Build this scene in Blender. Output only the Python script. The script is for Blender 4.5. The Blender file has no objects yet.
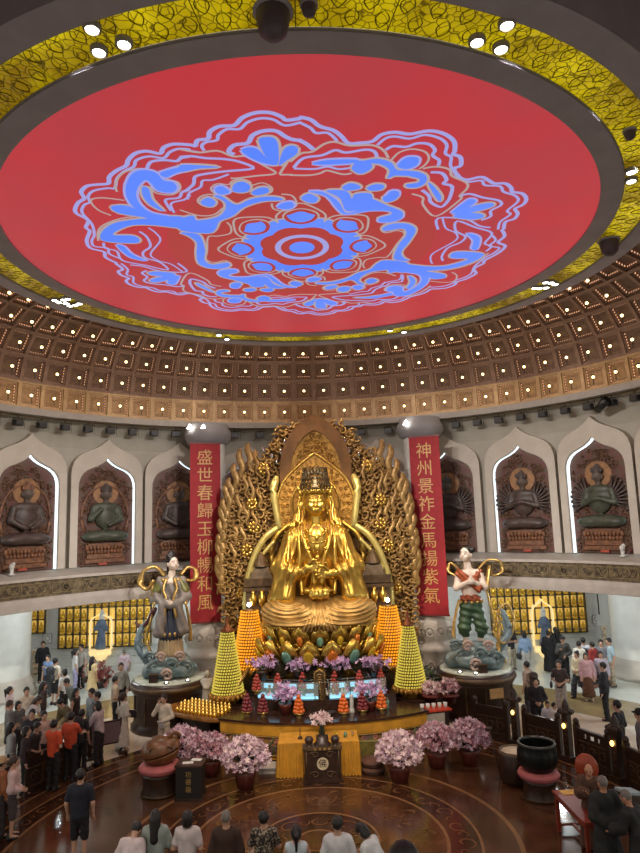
import bpy, math, random
import numpy as np
from mathutils import Vector, Matrix
rnd = random.Random(7)
PI = math.pi
R = math.radians
scene = bpy.context.scene
COL = scene.collection

# ---------------------------------------------------------------- colours and materials
def lin(c):
    c = c/255.0
    return c/12.92 if c <= 0.04045 else ((c+0.055)/1.055)**2.4
def rgb(r, g, b): return (lin(r), lin(g), lin(b), 1.0)
MATS = {}
def mat(name, col, rough=.55, metal=0., var=.12, scale=6., bump=0., emit=0., ecol=None, spec=None, detail=4., col2=None, lo=.4, hi=.65):
    """procedural material: noise mottles the colour and (optionally) bumps the surface"""
    if name in MATS: return MATS[name]
    m = bpy.data.materials.new(name); m.use_nodes = True
    nt = m.node_tree; b = nt.nodes['Principled BSDF']
    tc = nt.nodes.new('ShaderNodeTexCoord'); nz = nt.nodes.new('ShaderNodeTexNoise')
    nz.inputs['Scale'].default_value = scale; nz.inputs['Detail'].default_value = detail
    nt.links.new(tc.outputs['Object'], nz.inputs['Vector'])
    rp = nt.nodes.new('ShaderNodeValToRGB')
    c = rgb(*col)
    c1 = tuple(max(0, v*(1-var)) for v in c[:3])+(1,)
    c2 = rgb(*col2) if col2 else tuple(min(1, v*(1+var)) for v in c[:3])+(1,)
    rp.color_ramp.elements[0].position = lo; rp.color_ramp.elements[0].color = c1
    rp.color_ramp.elements[1].position = hi; rp.color_ramp.elements[1].color = c2
    nt.links.new(nz.outputs['Fac'], rp.inputs['Fac'])
    nt.links.new(rp.outputs['Color'], b.inputs['Base Color'])
    b.inputs['Roughness'].default_value = rough; b.inputs['Metallic'].default_value = metal
    if spec is not None: b.inputs['Specular IOR Level'].default_value = spec
    if bump:
        bp = nt.nodes.new('ShaderNodeBump'); bp.inputs['Strength'].default_value = bump
        bp.inputs['Distance'].default_value = .03
        nt.links.new(nz.outputs['Fac'], bp.inputs['Height']); nt.links.new(bp.outputs['Normal'], b.inputs['Normal'])
    if emit:
        if ecol: b.inputs['Emission Color'].default_value = rgb(*ecol)
        else: nt.links.new(rp.outputs['Color'], b.inputs['Emission Color'])
        b.inputs['Emission Strength'].default_value = emit
    MATS[name] = m
    return m

# ---------------------------------------------------------------- mesh collector
class MB:
    def __init__(s): s.v = []; s.f = []; s.m = []; s.s = []
    def add(s, vs, fs, mi=0, smooth=False):
        o = len(s.v); s.v.extend([tuple(map(float, p)) for p in vs])
        for f in fs: s.f.append(tuple(i+o for i in f)); s.m.append(mi); s.s.append(smooth)
        return s
    def box(s, c, d, mi=0, rz=0., rx=0., ry=0., taper=1.):
        x, y, z = (d[0]/2, d[1]/2, d[2]/2)
        P = [(-x, -y, -z), (x, -y, -z), (x, y, -z), (-x, y, -z), (-x*taper, -y*taper, z), (x*taper, -y*taper, z), (x*taper, y*taper, z), (-x*taper, y*taper, z)]
        M = Matrix.Translation(Vector(c)) @ Matrix.Rotation(rz, 4, 'Z') @ Matrix.Rotation(ry, 4, 'Y') @ Matrix.Rotation(rx, 4, 'X')
        return s.add([M @ Vector(p) for p in P], [(0, 3, 2, 1), (4, 5, 6, 7), (0, 1, 5, 4), (1, 2, 6, 5), (2, 3, 7, 6), (3, 0, 4, 7)], mi)
    def lathe(s, prof, c=(0, 0, 0), n=24, mi=0, smooth=True, a0=0., a1=2*PI, sx=1., sy=1., flute=0, fd=0.):
        full = abs(a1-a0-2*PI) < 1e-6; k = n if full else n+1
        vs = []
        for (r, z) in prof:
            for i in range(k):
                a = a0+(a1-a0)*i/n; rr = r*(1+(fd*math.cos(flute*a) if flute else 0))
                vs.append((c[0]+rr*math.cos(a)*sx, c[1]+rr*math.sin(a)*sy, c[2]+z))
        fs = []
        for j in range(len(prof)-1):
            for i in range(n):
                i2 = (i+1) % k if full else i+1
                fs.append((j*k+i, j*k+i2, (j+1)*k+i2, (j+1)*k+i))
        return s.add(vs, fs, mi, smooth)
    def sph(s, c, r, mi=0, n=10, m=7, M=None):
        r = (r, r, r) if not hasattr(r, '__len__') else r
        vs = []; 
        for j in range(m+1):
            t = PI*j/m
            for i in range(n):
                a = 2*PI*i/n; p = Vector((r[0]*math.sin(t)*math.cos(a), r[1]*math.sin(t)*math.sin(a), -r[2]*math.cos(t)))
                if M: p = M @ p
                vs.append((p.x+c[0], p.y+c[1], p.z+c[2]))
        fs = [(j*n+i, j*n+(i+1) % n, (j+1)*n+(i+1) % n, (j+1)*n+i) for j in range(m) for i in range(n)]
        return s.add(vs, fs, mi, True)
    def tube(s, pts, r, n=8, mi=0, closed=False, cap=True, flat=1., upv=(0, 0, 1)):
        pts = [Vector(p) for p in pts]; N = len(pts)
        rs = r if hasattr(r, '__len__') else [r]*N
        vs = []
        for i, p in enumerate(pts):
            a = pts[(i-1) % N] if (closed or i > 0) else pts[i]; b = pts[(i+1) % N] if (closed or i < N-1) else pts[i]
            t = (b-a); t = t.normalized() if t.length > 1e-9 else Vector((0, 0, 1))
            u = Vector(upv); u = u-t*u.dot(t)
            if u.length < 1e-3: u = Vector((0, 1, 0))-t*t.y
            if u.length < 1e-3: u = Vector((1, 0, 0))
            u.normalize(); w = t.cross(u)
            for k in range(n):
                g = 2*PI*k/n; vs.append(p+(u*math.cos(g)*flat+w*math.sin(g))*rs[i])
        fs = []
        L = N if closed else N-1
        for i in range(L):
            j = (i+1) % N
            for k in range(n): fs.append((i*n+k, i*n+(k+1) % n, j*n+(k+1) % n, j*n+k))
        if cap and not closed:
            fs.append(tuple(range(n-1, -1, -1))); fs.append(tuple((N-1)*n+k for k in range(n)))
        return s.add(vs, fs, mi, True)
    def prism(s, poly, M, d, mi=0, smooth=False):
        """extrude a 2-D outline (x,z) by d along local +y, placed by matrix M"""
        n = len(poly); vs = [M @ Vector((x, 0, z)) for x, z in poly]+[M @ Vector((x, d, z)) for x, z in poly]
        fs = [tuple(range(n)), tuple(range(2*n-1, n-1, -1))]+[(i, i+n, (i+1) % n+n, (i+1) % n) for i in range(n)]
        return s.add(vs, fs, mi, smooth)
    def mesh(s, name, mats):
        me = bpy.data.meshes.new(name); me.from_pydata(s.v, [], s.f)
        for m in (mats if isinstance(mats, (list, tuple)) else [mats]): me.materials.append(m)
        me.polygons.foreach_set('material_index', s.m); me.polygons.foreach_set('use_smooth', s.s)
        me.update(); return me
    def build(s, name, mats, parent=None, loc=None):
        return link(name, s.mesh(name, mats), parent, loc)
def link(name, data, parent=None, loc=None, rot=None):
    o = bpy.data.objects.new(name, data); COL.objects.link(o)
    if parent: o.parent = parent
    if loc is not None: o.location = loc
    if rot is not None: o.rotation_euler = rot
    return o
def tag(o, label=None, cat=None, group=None, kind=None):
    if label: o['label'] = label
    if cat: o['category'] = cat
    if group: o['group'] = group
    if kind: o['kind'] = kind
    return o
def empty(name, loc=(0, 0, 0), rz=0., label=None, cat=None, group=None, scale=1.):
    o = bpy.data.objects.new(name, None); COL.objects.link(o); o.location = loc; o.rotation_euler = (0, 0, rz)
    o.empty_display_size = .1; o.scale = (scale,)*3
    return tag(o, label, cat, group)
def struct(o): o['kind'] = 'structure'; return o
def copy_tree(o, parent=None):
    c = o.copy(); COL.objects.link(c); c.parent = parent
    for ch in list(o.children): copy_tree(ch, c)
    return c
def flipfix(o):
    import bmesh
    bm = bmesh.new(); bm.from_mesh(o.data); bmesh.ops.recalc_face_normals(bm, faces=bm.faces); bm.to_mesh(o.data); bm.free(); return o
def smooth_path(pts, k=4, closed=False):
    P = [np.array(p, float) for p in pts]; n = len(P); out = []
    rng = range(n) if closed else range(n-1)
    for i in rng:
        if closed: a, b, c, d = P[(i-1) % n], P[i], P[(i+1) % n], P[(i+2) % n]
        else: a, b, c, d = P[max(i-1, 0)], P[i], P[i+1], P[min(i+2, n-1)]
        for j in range(k):
            t = j/k; out.append(.5*(2*b+(c-a)*t+(2*a-5*b+4*c-d)*t*t+(3*b-a-3*c+d)*t**3))
    if not closed: out.append(P[-1])
    return out

# ---------------------------------------------------------------- camera model (also turns a pixel of the photograph into a place)
CAM = np.array([0., -14.6, 6.6]); FPX = 640.
_pi, _ro, _ya = R(8.519), R(1.787), R(1.1765)
_fw = np.array([math.sin(_ya)*math.cos(_pi), math.cos(_ya)*math.cos(_pi), math.sin(_pi)])
_rt = np.array([math.cos(_ya), -math.sin(_ya), 0.]); _up = np.cross(_rt, _fw)
_r2 = math.cos(_ro)*_rt-math.sin(_ro)*_up; _u2 = math.sin(_ro)*_rt+math.cos(_ro)*_up
def _ray(x, y): return (x-320)*_r2-(y-426.5)*_u2+FPX*_fw
def atY(x, y, Y): d = _ray(x, y); return CAM+d*((Y-CAM[1])/d[1])
def atZ(x, y, Z=0.): d = _ray(x, y); return CAM+d*((Z-CAM[2])/d[2])
def pol(r, deg, z=0.): return Vector((r*math.sin(R(deg)), r*math.cos(R(deg)), z))     # azimuth from +Y, clockwise

# ---------------------------------------------------------------- implicit modelling: smooth unions of tapered limbs, meshed by surface nets
def surface_nets(F, org, h):
    S = F < 0
    c = np.zeros(tuple(n-1 for n in F.shape), np.int8)
    for a in (0, 1):
        for b in (0, 1):
            for d in (0, 1): c += S[a:F.shape[0]-1+a, b:F.shape[1]-1+b, d:F.shape[2]-1+d]
    I, J, K = np.nonzero((c > 0) & (c < 8))
    if len(I) == 0: return np.zeros((0, 3)), []
    idx = -np.ones(c.shape, np.int64); idx[I, J, K] = np.arange(len(I))
    acc = np.zeros((len(I), 3)); cnt = np.zeros(len(I))
    for ax in range(3):
        for a in (0, 1):
            for b in (0, 1):
                o = [0, 0, 0]; o[(ax+1) % 3] = a; o[(ax+2) % 3] = b; e = list(o); e[ax] = 1
                f0 = F[I+o[0], J+o[1], K+o[2]]; f1 = F[I+e[0], J+e[1], K+e[2]]
                m = (f0 < 0) != (f1 < 0); t = np.where(m, f0/np.where(m, f0-f1, 1), 0)
                p = np.tile(np.array(o, float), (len(I), 1)); p[:, ax] += t
                acc[m] += p[m]; cnt[m] += 1
    V = np.stack([I, J, K], 1)+acc/cnt[:, None]
    V = np.asarray(org)+V*h
    faces = []
    for ax in range(3):
        a1, a2 = (ax+1) % 3, (ax+2) % 3
        sl0 = [slice(None)]*3; sl1 = [slice(None)]*3; sl0[ax] = slice(0, -1); sl1[ax] = slice(1, None)
        s0 = S[tuple(sl0)]; s1 = S[tuple(sl1)]
        E = np.argwhere(s0 != s1)
        ok = (E[:, a1] > 0) & (E[:, a2] > 0) & (E[:, a1] < F.shape[a1]-1) & (E[:, a2] < F.shape[a2]-1)
        E = E[ok]
        d1 = np.zeros(3, int); d1[a1] = 1; d2 = np.zeros(3, int); d2[a2] = 1
        q = [idx[tuple((E-x).T)] for x in (d1+d2, d2, 0*d1, d1)]
        Q = np.stack(q, 1); inside0 = s0[tuple(E.T)]
        Q = np.where(inside0[:, None], Q, Q[:, ::-1])
        faces.append(Q)
    return V, np.concatenate(faces)
class SDF:
    """list of shapes: cap(a,b,r1,r2,scale) tapered limb, ell(centre, radii, rotation), cut(fn) clips, dis(fn) displaces"""
    def __init__(s, k=.04): s.p = []; s.k = k; s.cuts = []; s.subs = []; s.disp = None
    def cap(s, a, b, r1, r2=None, k=None, sq=(1, 1, 1)): s.p.append(('c', np.array(a, float), np.array(b, float), r1, r1 if r2 is None else r2, k, np.array(sq, float))); return s
    def path(s, pts, rs, k=None):
        rs = rs if hasattr(rs, '__len__') else [rs]*len(pts)
        for i in range(len(pts)-1): s.cap(pts[i], pts[i+1], rs[i], rs[i+1], k)
        return s
    def ell(s, c, r, k=None, rot=None): s.p.append(('e', np.array(c, float), np.array(r, float), rot, None, k, None)); return s
    def sub(s, kind, *a): s.subs.append((kind, a)); return s
    def cut(s, fn): s.cuts.append(fn); return s
    def bounds(s):
        lo = np.full(3, 1e9); hi = -lo
        for p in s.p:
            if p[0] == 'c':
                r = max(p[3], p[4])/p[6]
                for q in (p[1], p[2]): lo = np.minimum(lo, q-r); hi = np.maximum(hi, q+r)
            else:
                r = max(p[2]) if p[3] is not None else p[2]
                lo = np.minimum(lo, p[1]-r); hi = np.maximum(hi, p[1]+r)
        return lo, hi
    @staticmethod
    def ev(p, G):
        if p[0] == 'c':
            a, b, sq = p[1]*p[6], p[2]*p[6], p[6]
            ba = b-a; L = max(float(ba@ba), 1e-12)
            x, y, z = (G[i]*sq[i]-a[i] for i in range(3))
            t = np.clip((x*ba[0]+y*ba[1]+z*ba[2])/L, 0, 1)
            return np.sqrt((x-t*ba[0])**2+(y-t*ba[1])**2+(z-t*ba[2])**2)-(p[3]+(p[4]-p[3])*t)
        x, y, z = (G[i]-p[1][i] for i in range(3))
        if p[3] is not None:
            M = np.array(p[3].to_3x3()) if hasattr(p[3], 'to_3x3') else p[3]
            x, y, z = (M[0][i]*x+M[1][i]*y+M[2][i]*z for i in range(3))
        r = p[2]; q = np.sqrt((x/r[0])**2+(y/r[1])**2+(z/r[2])**2)
        g = np.sqrt((x/r[0]**2)**2+(y/r[1]**2)**2+(z/r[2]**2)**2)+1e-9
        return np.clip(q*(q-1)/g, -1, 5)
    def mesh(s, h):
        lo, hi = s.bounds(); pad = 3*h+s.k+(.06 if s.disp else 0); lo = lo-pad; hi = hi+pad
        n = np.ceil((hi-lo)/h).astype(int)+1
        ax = [(lo[i]+h*np.arange(n[i])).astype(np.float32) for i in range(3)]
        F = np.full(tuple(n), 1., np.float32)
        for p in s.p:
            k = s.k if p[5] is None else p[5]
            if p[0] == 'c':
                r = max(p[3], p[4])/p[6]; l = np.minimum(p[1], p[2])-r; u = np.maximum(p[1], p[2])+r
            else:
                r = max(p[2]) if p[3] is not None else p[2]; l = p[1]-r; u = p[1]+r
            m = k+3*h+(.06 if s.disp else 0)
            i0 = np.clip(np.floor((l-m-lo)/h).astype(int), 0, n); i1 = np.clip(np.ceil((u+m-lo)/h).astype(int)+1, 0, n)
            sl = tuple(slice(i0[i], i1[i]) for i in range(3))
            G = (ax[0][sl[0]][:, None, None], ax[1][sl[1]][None, :, None], ax[2][sl[2]][None, None, :])
            d = s.ev(p, G); f = F[sl]
            if k > 1e-6:
                hh = np.clip(k-np.abs(f-d), 0, None)/k; F[sl] = np.minimum(f, d)-hh*hh*k*.25
            else: F[sl] = np.minimum(f, d)
        G = (ax[0][:, None, None], ax[1][None, :, None], ax[2][None, None, :])
        if s.disp: F = F-s.disp(*G).astype(np.float32)
        for kind, a in s.subs:
            d = s.ev((('c', np.array(a[0], float), np.array(a[1], float), a[2], a[3], 0, np.ones(3))) if kind == 'c' else ('e', np.array(a[0], float), np.array(a[1], float), None, None, 0, None), G)
            F = np.maximum(F, -d)
        for fn in s.cuts: F = np.maximum(F, fn(*G).astype(np.float32))
        return surface_nets(F, lo, h)
    def to(s, mb, h, mi=0, M=None):
        V, Fc = s.mesh(h)
        if len(V) == 0: return mb
        if M is not None: V = V@np.array(M.to_3x3()).T+np.array(M.to_translation())
        mb.add(V, [tuple(map(int, f)) for f in Fc], mi, True)
        return mb
    def build(s, name, m, h, parent=None, loc=None):
        return s.to(MB(), h).build(name, m, parent, loc)
def text_mesh(body, size, m, name, parent=None, extrude=.004, bold=.0, M=None):
    cu = bpy.data.curves.new(name, 'FONT'); cu.body = body; cu.size = size; cu.align_x = 'CENTER'; cu.align_y = 'CENTER'
    cu.extrude = extrude; cu.offset = bold; cu.resolution_u = 3
    t = bpy.data.objects.new(name, cu); COL.objects.link(t)
    me = bpy.data.meshes.new_from_object(t.evaluated_get(bpy.context.evaluated_depsgraph_get()))
    bpy.data.objects.remove(t); bpy.data.curves.remove(cu)
    if M is not None: me.transform(M)
    me.materials.clear(); me.materials.append(m)
    return link(name, me, parent)
# ================================================================= camera, world, renderer settings
cam = bpy.data.cameras.new('camera'); cam.sensor_fit = 'VERTICAL'; cam.sensor_height = 24.; cam.lens = FPX/853*24.
cam.shift_x = 0.; cam.shift_y = 0.; cam.clip_start = .1; cam.clip_end = 200
co = bpy.data.objects.new('camera', cam); COL.objects.link(co)
M = Matrix.Identity(4)
for i in range(3): M[i][0] = _r2[i]; M[i][1] = _u2[i]; M[i][2] = -_fw[i]; M[i][3] = CAM[i]
co.matrix_world = M; scene.camera = co
scene.view_settings.view_transform = 'Standard'; scene.view_settings.look = 'None'; scene.view_settings.gamma = 1.; scene.view_settings.exposure = 0.
scene.view_settings.use_curve_mapping = False
w = bpy.data.worlds.new('hall_air'); scene.world = w; w.use_nodes = True
w.node_tree.nodes['Background'].inputs[0].default_value = rgb(205, 196, 186); w.node_tree.nodes['Background'].inputs[1].default_value = 1.0
def noemis(m):
    try: m.cycles.emission_sampling = 'NONE'
    except Exception: pass
    return m

# ================================================================= materials of the building
m_plaster = mat('plaster', (186, 178, 166), .7, var=.05, scale=2.)
m_stone = mat('pale_stone', (176, 168, 157), .55, var=.08, scale=3., bump=.05)
m_cove = mat('cove_paint', (168, 164, 152), .75, var=.05, scale=1.5)
m_grey = mat('grey_paint', (138, 136, 138), .6, var=.06, scale=2.)
m_dgrey = mat('dark_grey_paint', (152, 148, 158), .65, var=.06, scale=2.)
m_marble = mat('white_marble', (206, 206, 200), .3, var=.05, scale=2.)
m_black = mat('black_metal', (22, 20, 20), .45, var=.1)
m_lamp = noemis(mat('lamp_glass', (255, 250, 240), .4, emit=14., ecol=(255, 250, 240)))
m_warm = noemis(mat('warm_lamp_glass', (255, 225, 170), .4, emit=5., ecol=(255, 216, 150)))
m_strip = noemis(mat('cool_light_strip', (230, 245, 250), .4, emit=1.5, ecol=(225, 245, 250)))
m_rib = mat('coffer_rib', (128, 100, 84), .5, var=.1, scale=5., metal=.15)
m_ribg = mat('coffer_rib_gold', (168, 138, 98), .42, var=.12, scale=5., metal=.25)
m_cof = mat('coffer_panel', (98, 74, 58), .5, var=.15, scale=9., metal=.1)
m_cofg = mat('coffer_panel_gold', (140, 110, 74), .42, var=.15, scale=9., metal=.2)
m_bulb = noemis(mat('coffer_bulbs', (255, 214, 170), .5, emit=.75, ecol=(255, 190, 150)))
m_soff = mat('soffit_paint', (160, 152, 140), .7, var=.05)

# ================================================================= ceiling: grey rings, lit gold relief ring, coffered dome
mb = MB()
def ringflat(mb, r0, r1, z0, z1, mi, n=176):
    vs = [tuple(pol(r, 360*i/n, z)) for r, z in ((r0, z0), (r1, z1)) for i in range(n)]
    return mb.add(vs, [(i, (i+1) % n, n+(i+1) % n, n+i) for i in range(n)], mi, False)
ringflat(mb, 6.60, 7.02, 13.02, 13.02, 0); ringflat(mb, 6.60, 6.60, 13.02, 13.12, 0)
ringflat(mb, 7.02, 7.02, 13.02, 13.08, 0); ringflat(mb, 7.69, 7.69, 13.08, 13.02, 0)
ringflat(mb, 7.69, 8.12, 13.02, 13.02, 0); ringflat(mb, 8.12, 8.14, 13.02, 14.0, 0); ringflat(mb, 8.14, 9.3, 14.0, 14.0, 0)
ceil = struct(mb.build('ceiling', [m_dgrey])); ceil['label'] = 'dark grey ring ceiling around the red screen'
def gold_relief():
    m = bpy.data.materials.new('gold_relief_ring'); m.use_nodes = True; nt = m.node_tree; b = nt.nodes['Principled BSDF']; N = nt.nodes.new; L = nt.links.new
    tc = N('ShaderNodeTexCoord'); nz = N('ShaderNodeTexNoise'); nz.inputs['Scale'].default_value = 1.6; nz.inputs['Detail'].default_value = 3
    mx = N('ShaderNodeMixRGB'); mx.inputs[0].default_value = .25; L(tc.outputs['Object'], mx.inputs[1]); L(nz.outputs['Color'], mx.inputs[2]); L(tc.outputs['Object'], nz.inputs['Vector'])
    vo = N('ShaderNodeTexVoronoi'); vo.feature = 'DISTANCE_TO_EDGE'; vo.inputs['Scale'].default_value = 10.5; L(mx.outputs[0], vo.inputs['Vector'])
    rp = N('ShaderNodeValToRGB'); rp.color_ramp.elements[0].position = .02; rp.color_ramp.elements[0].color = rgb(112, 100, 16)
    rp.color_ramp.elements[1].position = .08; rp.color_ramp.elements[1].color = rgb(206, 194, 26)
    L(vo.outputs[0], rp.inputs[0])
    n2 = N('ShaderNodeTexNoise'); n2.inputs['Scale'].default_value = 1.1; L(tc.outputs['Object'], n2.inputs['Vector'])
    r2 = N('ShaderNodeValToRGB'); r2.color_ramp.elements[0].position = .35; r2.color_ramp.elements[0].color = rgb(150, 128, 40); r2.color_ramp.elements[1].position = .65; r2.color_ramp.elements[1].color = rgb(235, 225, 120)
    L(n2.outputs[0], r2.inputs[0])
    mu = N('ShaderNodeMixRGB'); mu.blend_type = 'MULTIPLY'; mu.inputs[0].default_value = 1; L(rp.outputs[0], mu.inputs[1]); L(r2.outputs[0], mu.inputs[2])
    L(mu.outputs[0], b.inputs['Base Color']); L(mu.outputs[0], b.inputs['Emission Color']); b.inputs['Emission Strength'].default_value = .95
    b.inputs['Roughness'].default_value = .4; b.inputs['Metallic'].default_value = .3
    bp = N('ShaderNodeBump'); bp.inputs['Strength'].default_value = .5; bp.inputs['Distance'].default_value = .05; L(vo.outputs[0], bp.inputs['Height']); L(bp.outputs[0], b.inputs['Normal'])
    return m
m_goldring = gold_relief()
m_ringlip = mat('ring_lip', (140, 136, 130), .5)
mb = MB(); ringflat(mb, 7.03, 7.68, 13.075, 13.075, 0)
for k in range(36):                                        # leaf scrolls pressed into each panel of the ring
    a0 = 10*k
    mb.add([tuple(pol(r, a0+d, 13.07)) for r, d in ((7.03, -.06), (7.03, .06), (7.68, .06), (7.68, -.06))], [(0, 1, 2, 3)], 1)
    for q in range(6):
        for s in (-1, 1):
            a = a0+1+q*1.6; r0 = 7.08+.28*(q % 2)
            path = [pol(r0+.30*t, a+s*(.75*math.sin(PI*t)), 13.068) for t in np.linspace(0, 1, 6)]
            mb.tube(path, [.006, .009, .010, .009, .007, .004], n=4, mi=1)
mb.tube([pol(7.68, 2*i, 13.05) for i in range(180)], .022, n=5, mi=2, closed=True); mb.tube([pol(7.03, 2*i, 13.05) for i in range(180)], .018, n=5, mi=2, closed=True)
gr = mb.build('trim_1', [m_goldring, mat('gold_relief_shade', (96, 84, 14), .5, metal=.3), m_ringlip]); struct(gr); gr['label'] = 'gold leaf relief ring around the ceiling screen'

# coffers: 88 around, five rows on a curving profile
PROF = [(11.62, 10.72), (11.55, 11.60), (11.30, 12.42), (10.82, 13.10), (10.08, 13.58), (9.25, 13.86)]
NC = 88; A0 = -.43
mb = MB()
def ceilpt(r, z, a): return np.array(pol(r, a, z))
for j in range(5):
    rib, pan = (2, 3) if j == 0 else (0, 1)
    for k in range(NC):
        ac = A0+k*360/NC; da = 180/NC
        def sp(u, v, dep):                              # u across, v up the profile, dep outward into the dome
            (ra, za), (rb, zb) = PROF[j], PROF[j+1]
            r_ = ra+(rb-ra)*v; z_ = za+(zb-za)*v; L = math.hypot(rb-ra, zb-za)
            nr, nz_ = (zb-za)/L, -(rb-ra)/L
            return ceilpt(r_+nr*dep, z_+nz_*dep, ac+da*u)
        loops = []
        for (h, dep) in ((1., 0), (.86, 0), (.86, .07), (.73, .07), (.73, .16), (.52, .16), (.46, .19)):
            loops.append([sp(-h, .5-h/2, dep), sp(h, .5-h/2, dep), sp(h, .5+h/2, dep), sp(-h, .5+h/2, dep)])
        vs = [p for l in loops for p in l]; o = len(mb.v); mb.v.extend([tuple(p) for p in vs])
        for q in range(6):
            mi = (rib, rib, rib, pan, pan, rib)[q]
            for e in range(4):
                e2 = (e+1) % 4
                mb.f.append((o+4*q+e, o+4*q+e2, o+4*q+4+e2, o+4*q+4+e)); mb.m.append(mi); mb.s.append(False)
        mb.f.append(tuple(o+24+e for e in range(4))); mb.m.append(pan); mb.s.append(False)
        for e in range(4):                              # rows of tiny bulbs along the four inner sides of the coffer
            A, B = np.array(loops[2][e]), np.array(loops[2][(e+1) % 4]); A2, B2 = np.array(loops[1][e]), np.array(loops[1][(e+1) % 4])
            inw = (np.array(loops[4][e])+np.array(loops[4][(e+1) % 4]))/2-(np.array(loops[5][e])+np.array(loops[5][(e+1) % 4]))/2
            A = np.array(loops[4][e])*.55+np.array(loops[3][e])*.45; B = np.array(loops[4][(e+1) % 4])*.55+np.array(loops[3][(e+1) % 4])*.45
            off = -inw/np.linalg.norm(inw)*.012; dd = (np.array(loops[4][e])-np.array(loops[3][e]))*.33
            for q in range(6):
                c_ = A+(B-A)*(.12+.152*q)+off; h_ = (B-A)*.036
                mb.add([c_-h_-dd, c_+h_-dd, c_+h_+dd, c_-h_+dd], [(0, 1, 2, 3)], 4)
cd = mb.build('ceiling', [m_rib, m_cof, m_ribg, m_cofg, m_bulb]); struct(cd); cd['label'] = 'brown and gold coffered dome with rows of tiny bulbs'
# a small warm globe lamp hanging in every coffer in view
pm = MB(); pm.sph((0, 0, 0), .062, 0, 10, 7); pm.mesh
lampme = {}
ROWN = ['lowest', 'second lowest', 'middle', 'second highest', 'highest']
def coffer_lamp(row, a):
    (ra, za), (rb, zb) = PROF[row], PROF[row+1]; L = math.hypot(rb-ra, zb-za); nr, nz_ = (zb-za)/L, -(rb-ra)/L
    p = pol((ra+rb)/2-nr*.02, a, (za+zb)/2-nz_*.02)
    if 'g' not in lampme:
        lampme['g'] = MB().sph((0, 0, 0), .050, 0, 10, 7).mesh('globe', [m_warm])
        q = MB().tube([(0, 0, 0), (0, 0, -.27)], .013, 5).lathe([(.0, .09), (.045, .085), (.05, .05), (.02, .045)], n=8); lampme['s'] = q.mesh('stem', [m_black])
    t = empty('coffer_lamp', p, 0, 'small warm globe lamp hanging in a coffer of the %s row' % ROWN[row], 'lamp', 'globe lamps of the coffered dome, %s row' % ROWN[row])
    return t
protos = {}
for row in range(5):
    for k in range(-16, 17):
        a = A0+k*360/NC
        if row == 4 and abs(k) > 11 and abs(k) < 11: continue
        t = coffer_lamp(row, a)
        link('globe', lampme['g'], t); link('stem', lampme['s'], t)

# fascia below the coffers, cove above the arches
mb = MB()
ringflat(mb, 11.62, 11.56, 10.72, 10.70, 0); ringflat(mb, 11.50, 11.52, 10.72, 10.50, 0); ringflat(mb, 11.50, 11.62, 10.72, 10.72, 0); ringflat(mb, 11.52, 11.72, 10.50, 10.50, 0)
fa = mb.build('trim_2', [mat('fascia_paint', (150, 144, 138), .6, var=.05)]); struct(fa); fa['label'] = 'pale curved fascia under the coffered dome'
def arcwall(mb, prof, a0, a1, n, mi=0, smooth=False):
    vs = [tuple(pol(r, a0+(a1-a0)*i/n, z)) for r, z in prof for i in range(n+1)]; k = n+1
    return mb.add(vs, [(j*k+i, j*k+i+1, (j+1)*k+i+1, (j+1)*k+i) for j in range(len(prof)-1) for i in range(n)], mi, smooth)
AW = 112
mb = MB(); arcwall(mb, [(12.62, 5.2), (12.62, 9.6), (12.5, 10.1), (12.2, 10.5), (11.72, 10.56)], -AW, AW, 72)
wb = mb.build('wall_upper', [m_cove]); struct(wb)
# gallery: sloped sill, rail, carved frieze, lower band, soffit
mb = MB()
arcwall(mb, [(12.7, 5.27), (11.62, 5.12), (11.40, 5.08), (11.38, 4.99), (11.44, 4.98)], -AW, AW, 84, 0)
arcwall(mb, [(11.46, 4.98), (11.46, 4.46)], -AW, AW, 84, 1)
arcwall(mb, [(11.44, 4.46), (11.36, 4.45), (11.30, 4.30), (11.28, 4.06), (11.36, 4.04), (12.0, 4.04), (12.0, 4.3)], -AW, AW, 84, 0)
arcwall(mb, [(12.0, 4.30), (19.5, 4.30)], -AW, AW, 84, 2)
m_frieze = mat('carved_frieze', (104, 90, 66), .5, var=.5, scale=7., bump=.6, metal=.15)
gal = mb.build('wall_gallery', [m_stone, m_frieze, m_soff]); struct(gal); gal['label'] = 'stone gallery edge with brown carved frieze'
m_friezeline = mat('frieze_gilt', (150, 134, 98), .4, metal=.3); m_friezedk = mat('frieze_dark', (70, 58, 44), .5)
for k in range(-19, 20):                                   # framed medallions of the frieze
    a = 1+k*5.3; q = MB()
    d = 2.45
    for zz in (4.55, 4.89): q.tube([pol(11.45, a-d+2*d*i/6, zz) for i in range(7)], .014, 4, 0)
    for s in (-d, d): q.tube([pol(11.45, a+s, 4.55), pol(11.45, a+s, 4.89)], .014, 4, 0)
    if k % 3 == 0:
        for i in range(14):
            pass
        q.tube([pol(11.44, a+.62*math.cos(2*PI*i/14), 4.72+.125*math.sin(2*PI*i/14)) for i in range(14)], .016, 4, 0, closed=True)
        q.tube([pol(11.44, a+.32*math.cos(2*PI*i/10), 4.72+.06*math.sin(2*PI*i/10)) for i in range(10)], .03, 4, 1, closed=True)
    else:
        for s in (-1, 1):
            q.tube([pol(11.45, a+s*(.3+1.7*t), 4.72+.11*math.sin(7*t)) for t in np.linspace(0, 1, 14)], .016, 4, 0)
            q.tube([pol(11.45, a+s*(.5+1.5*t), 4.72-.10*math.sin(6*t+.5)) for t in np.linspace(0, 1, 12)], .016, 4, 1)
    o = q.build('trim_3', [m_friezeline, m_friezedk]); struct(o); o['label'] = 'gilt scroll panel of the gallery frieze'

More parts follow.
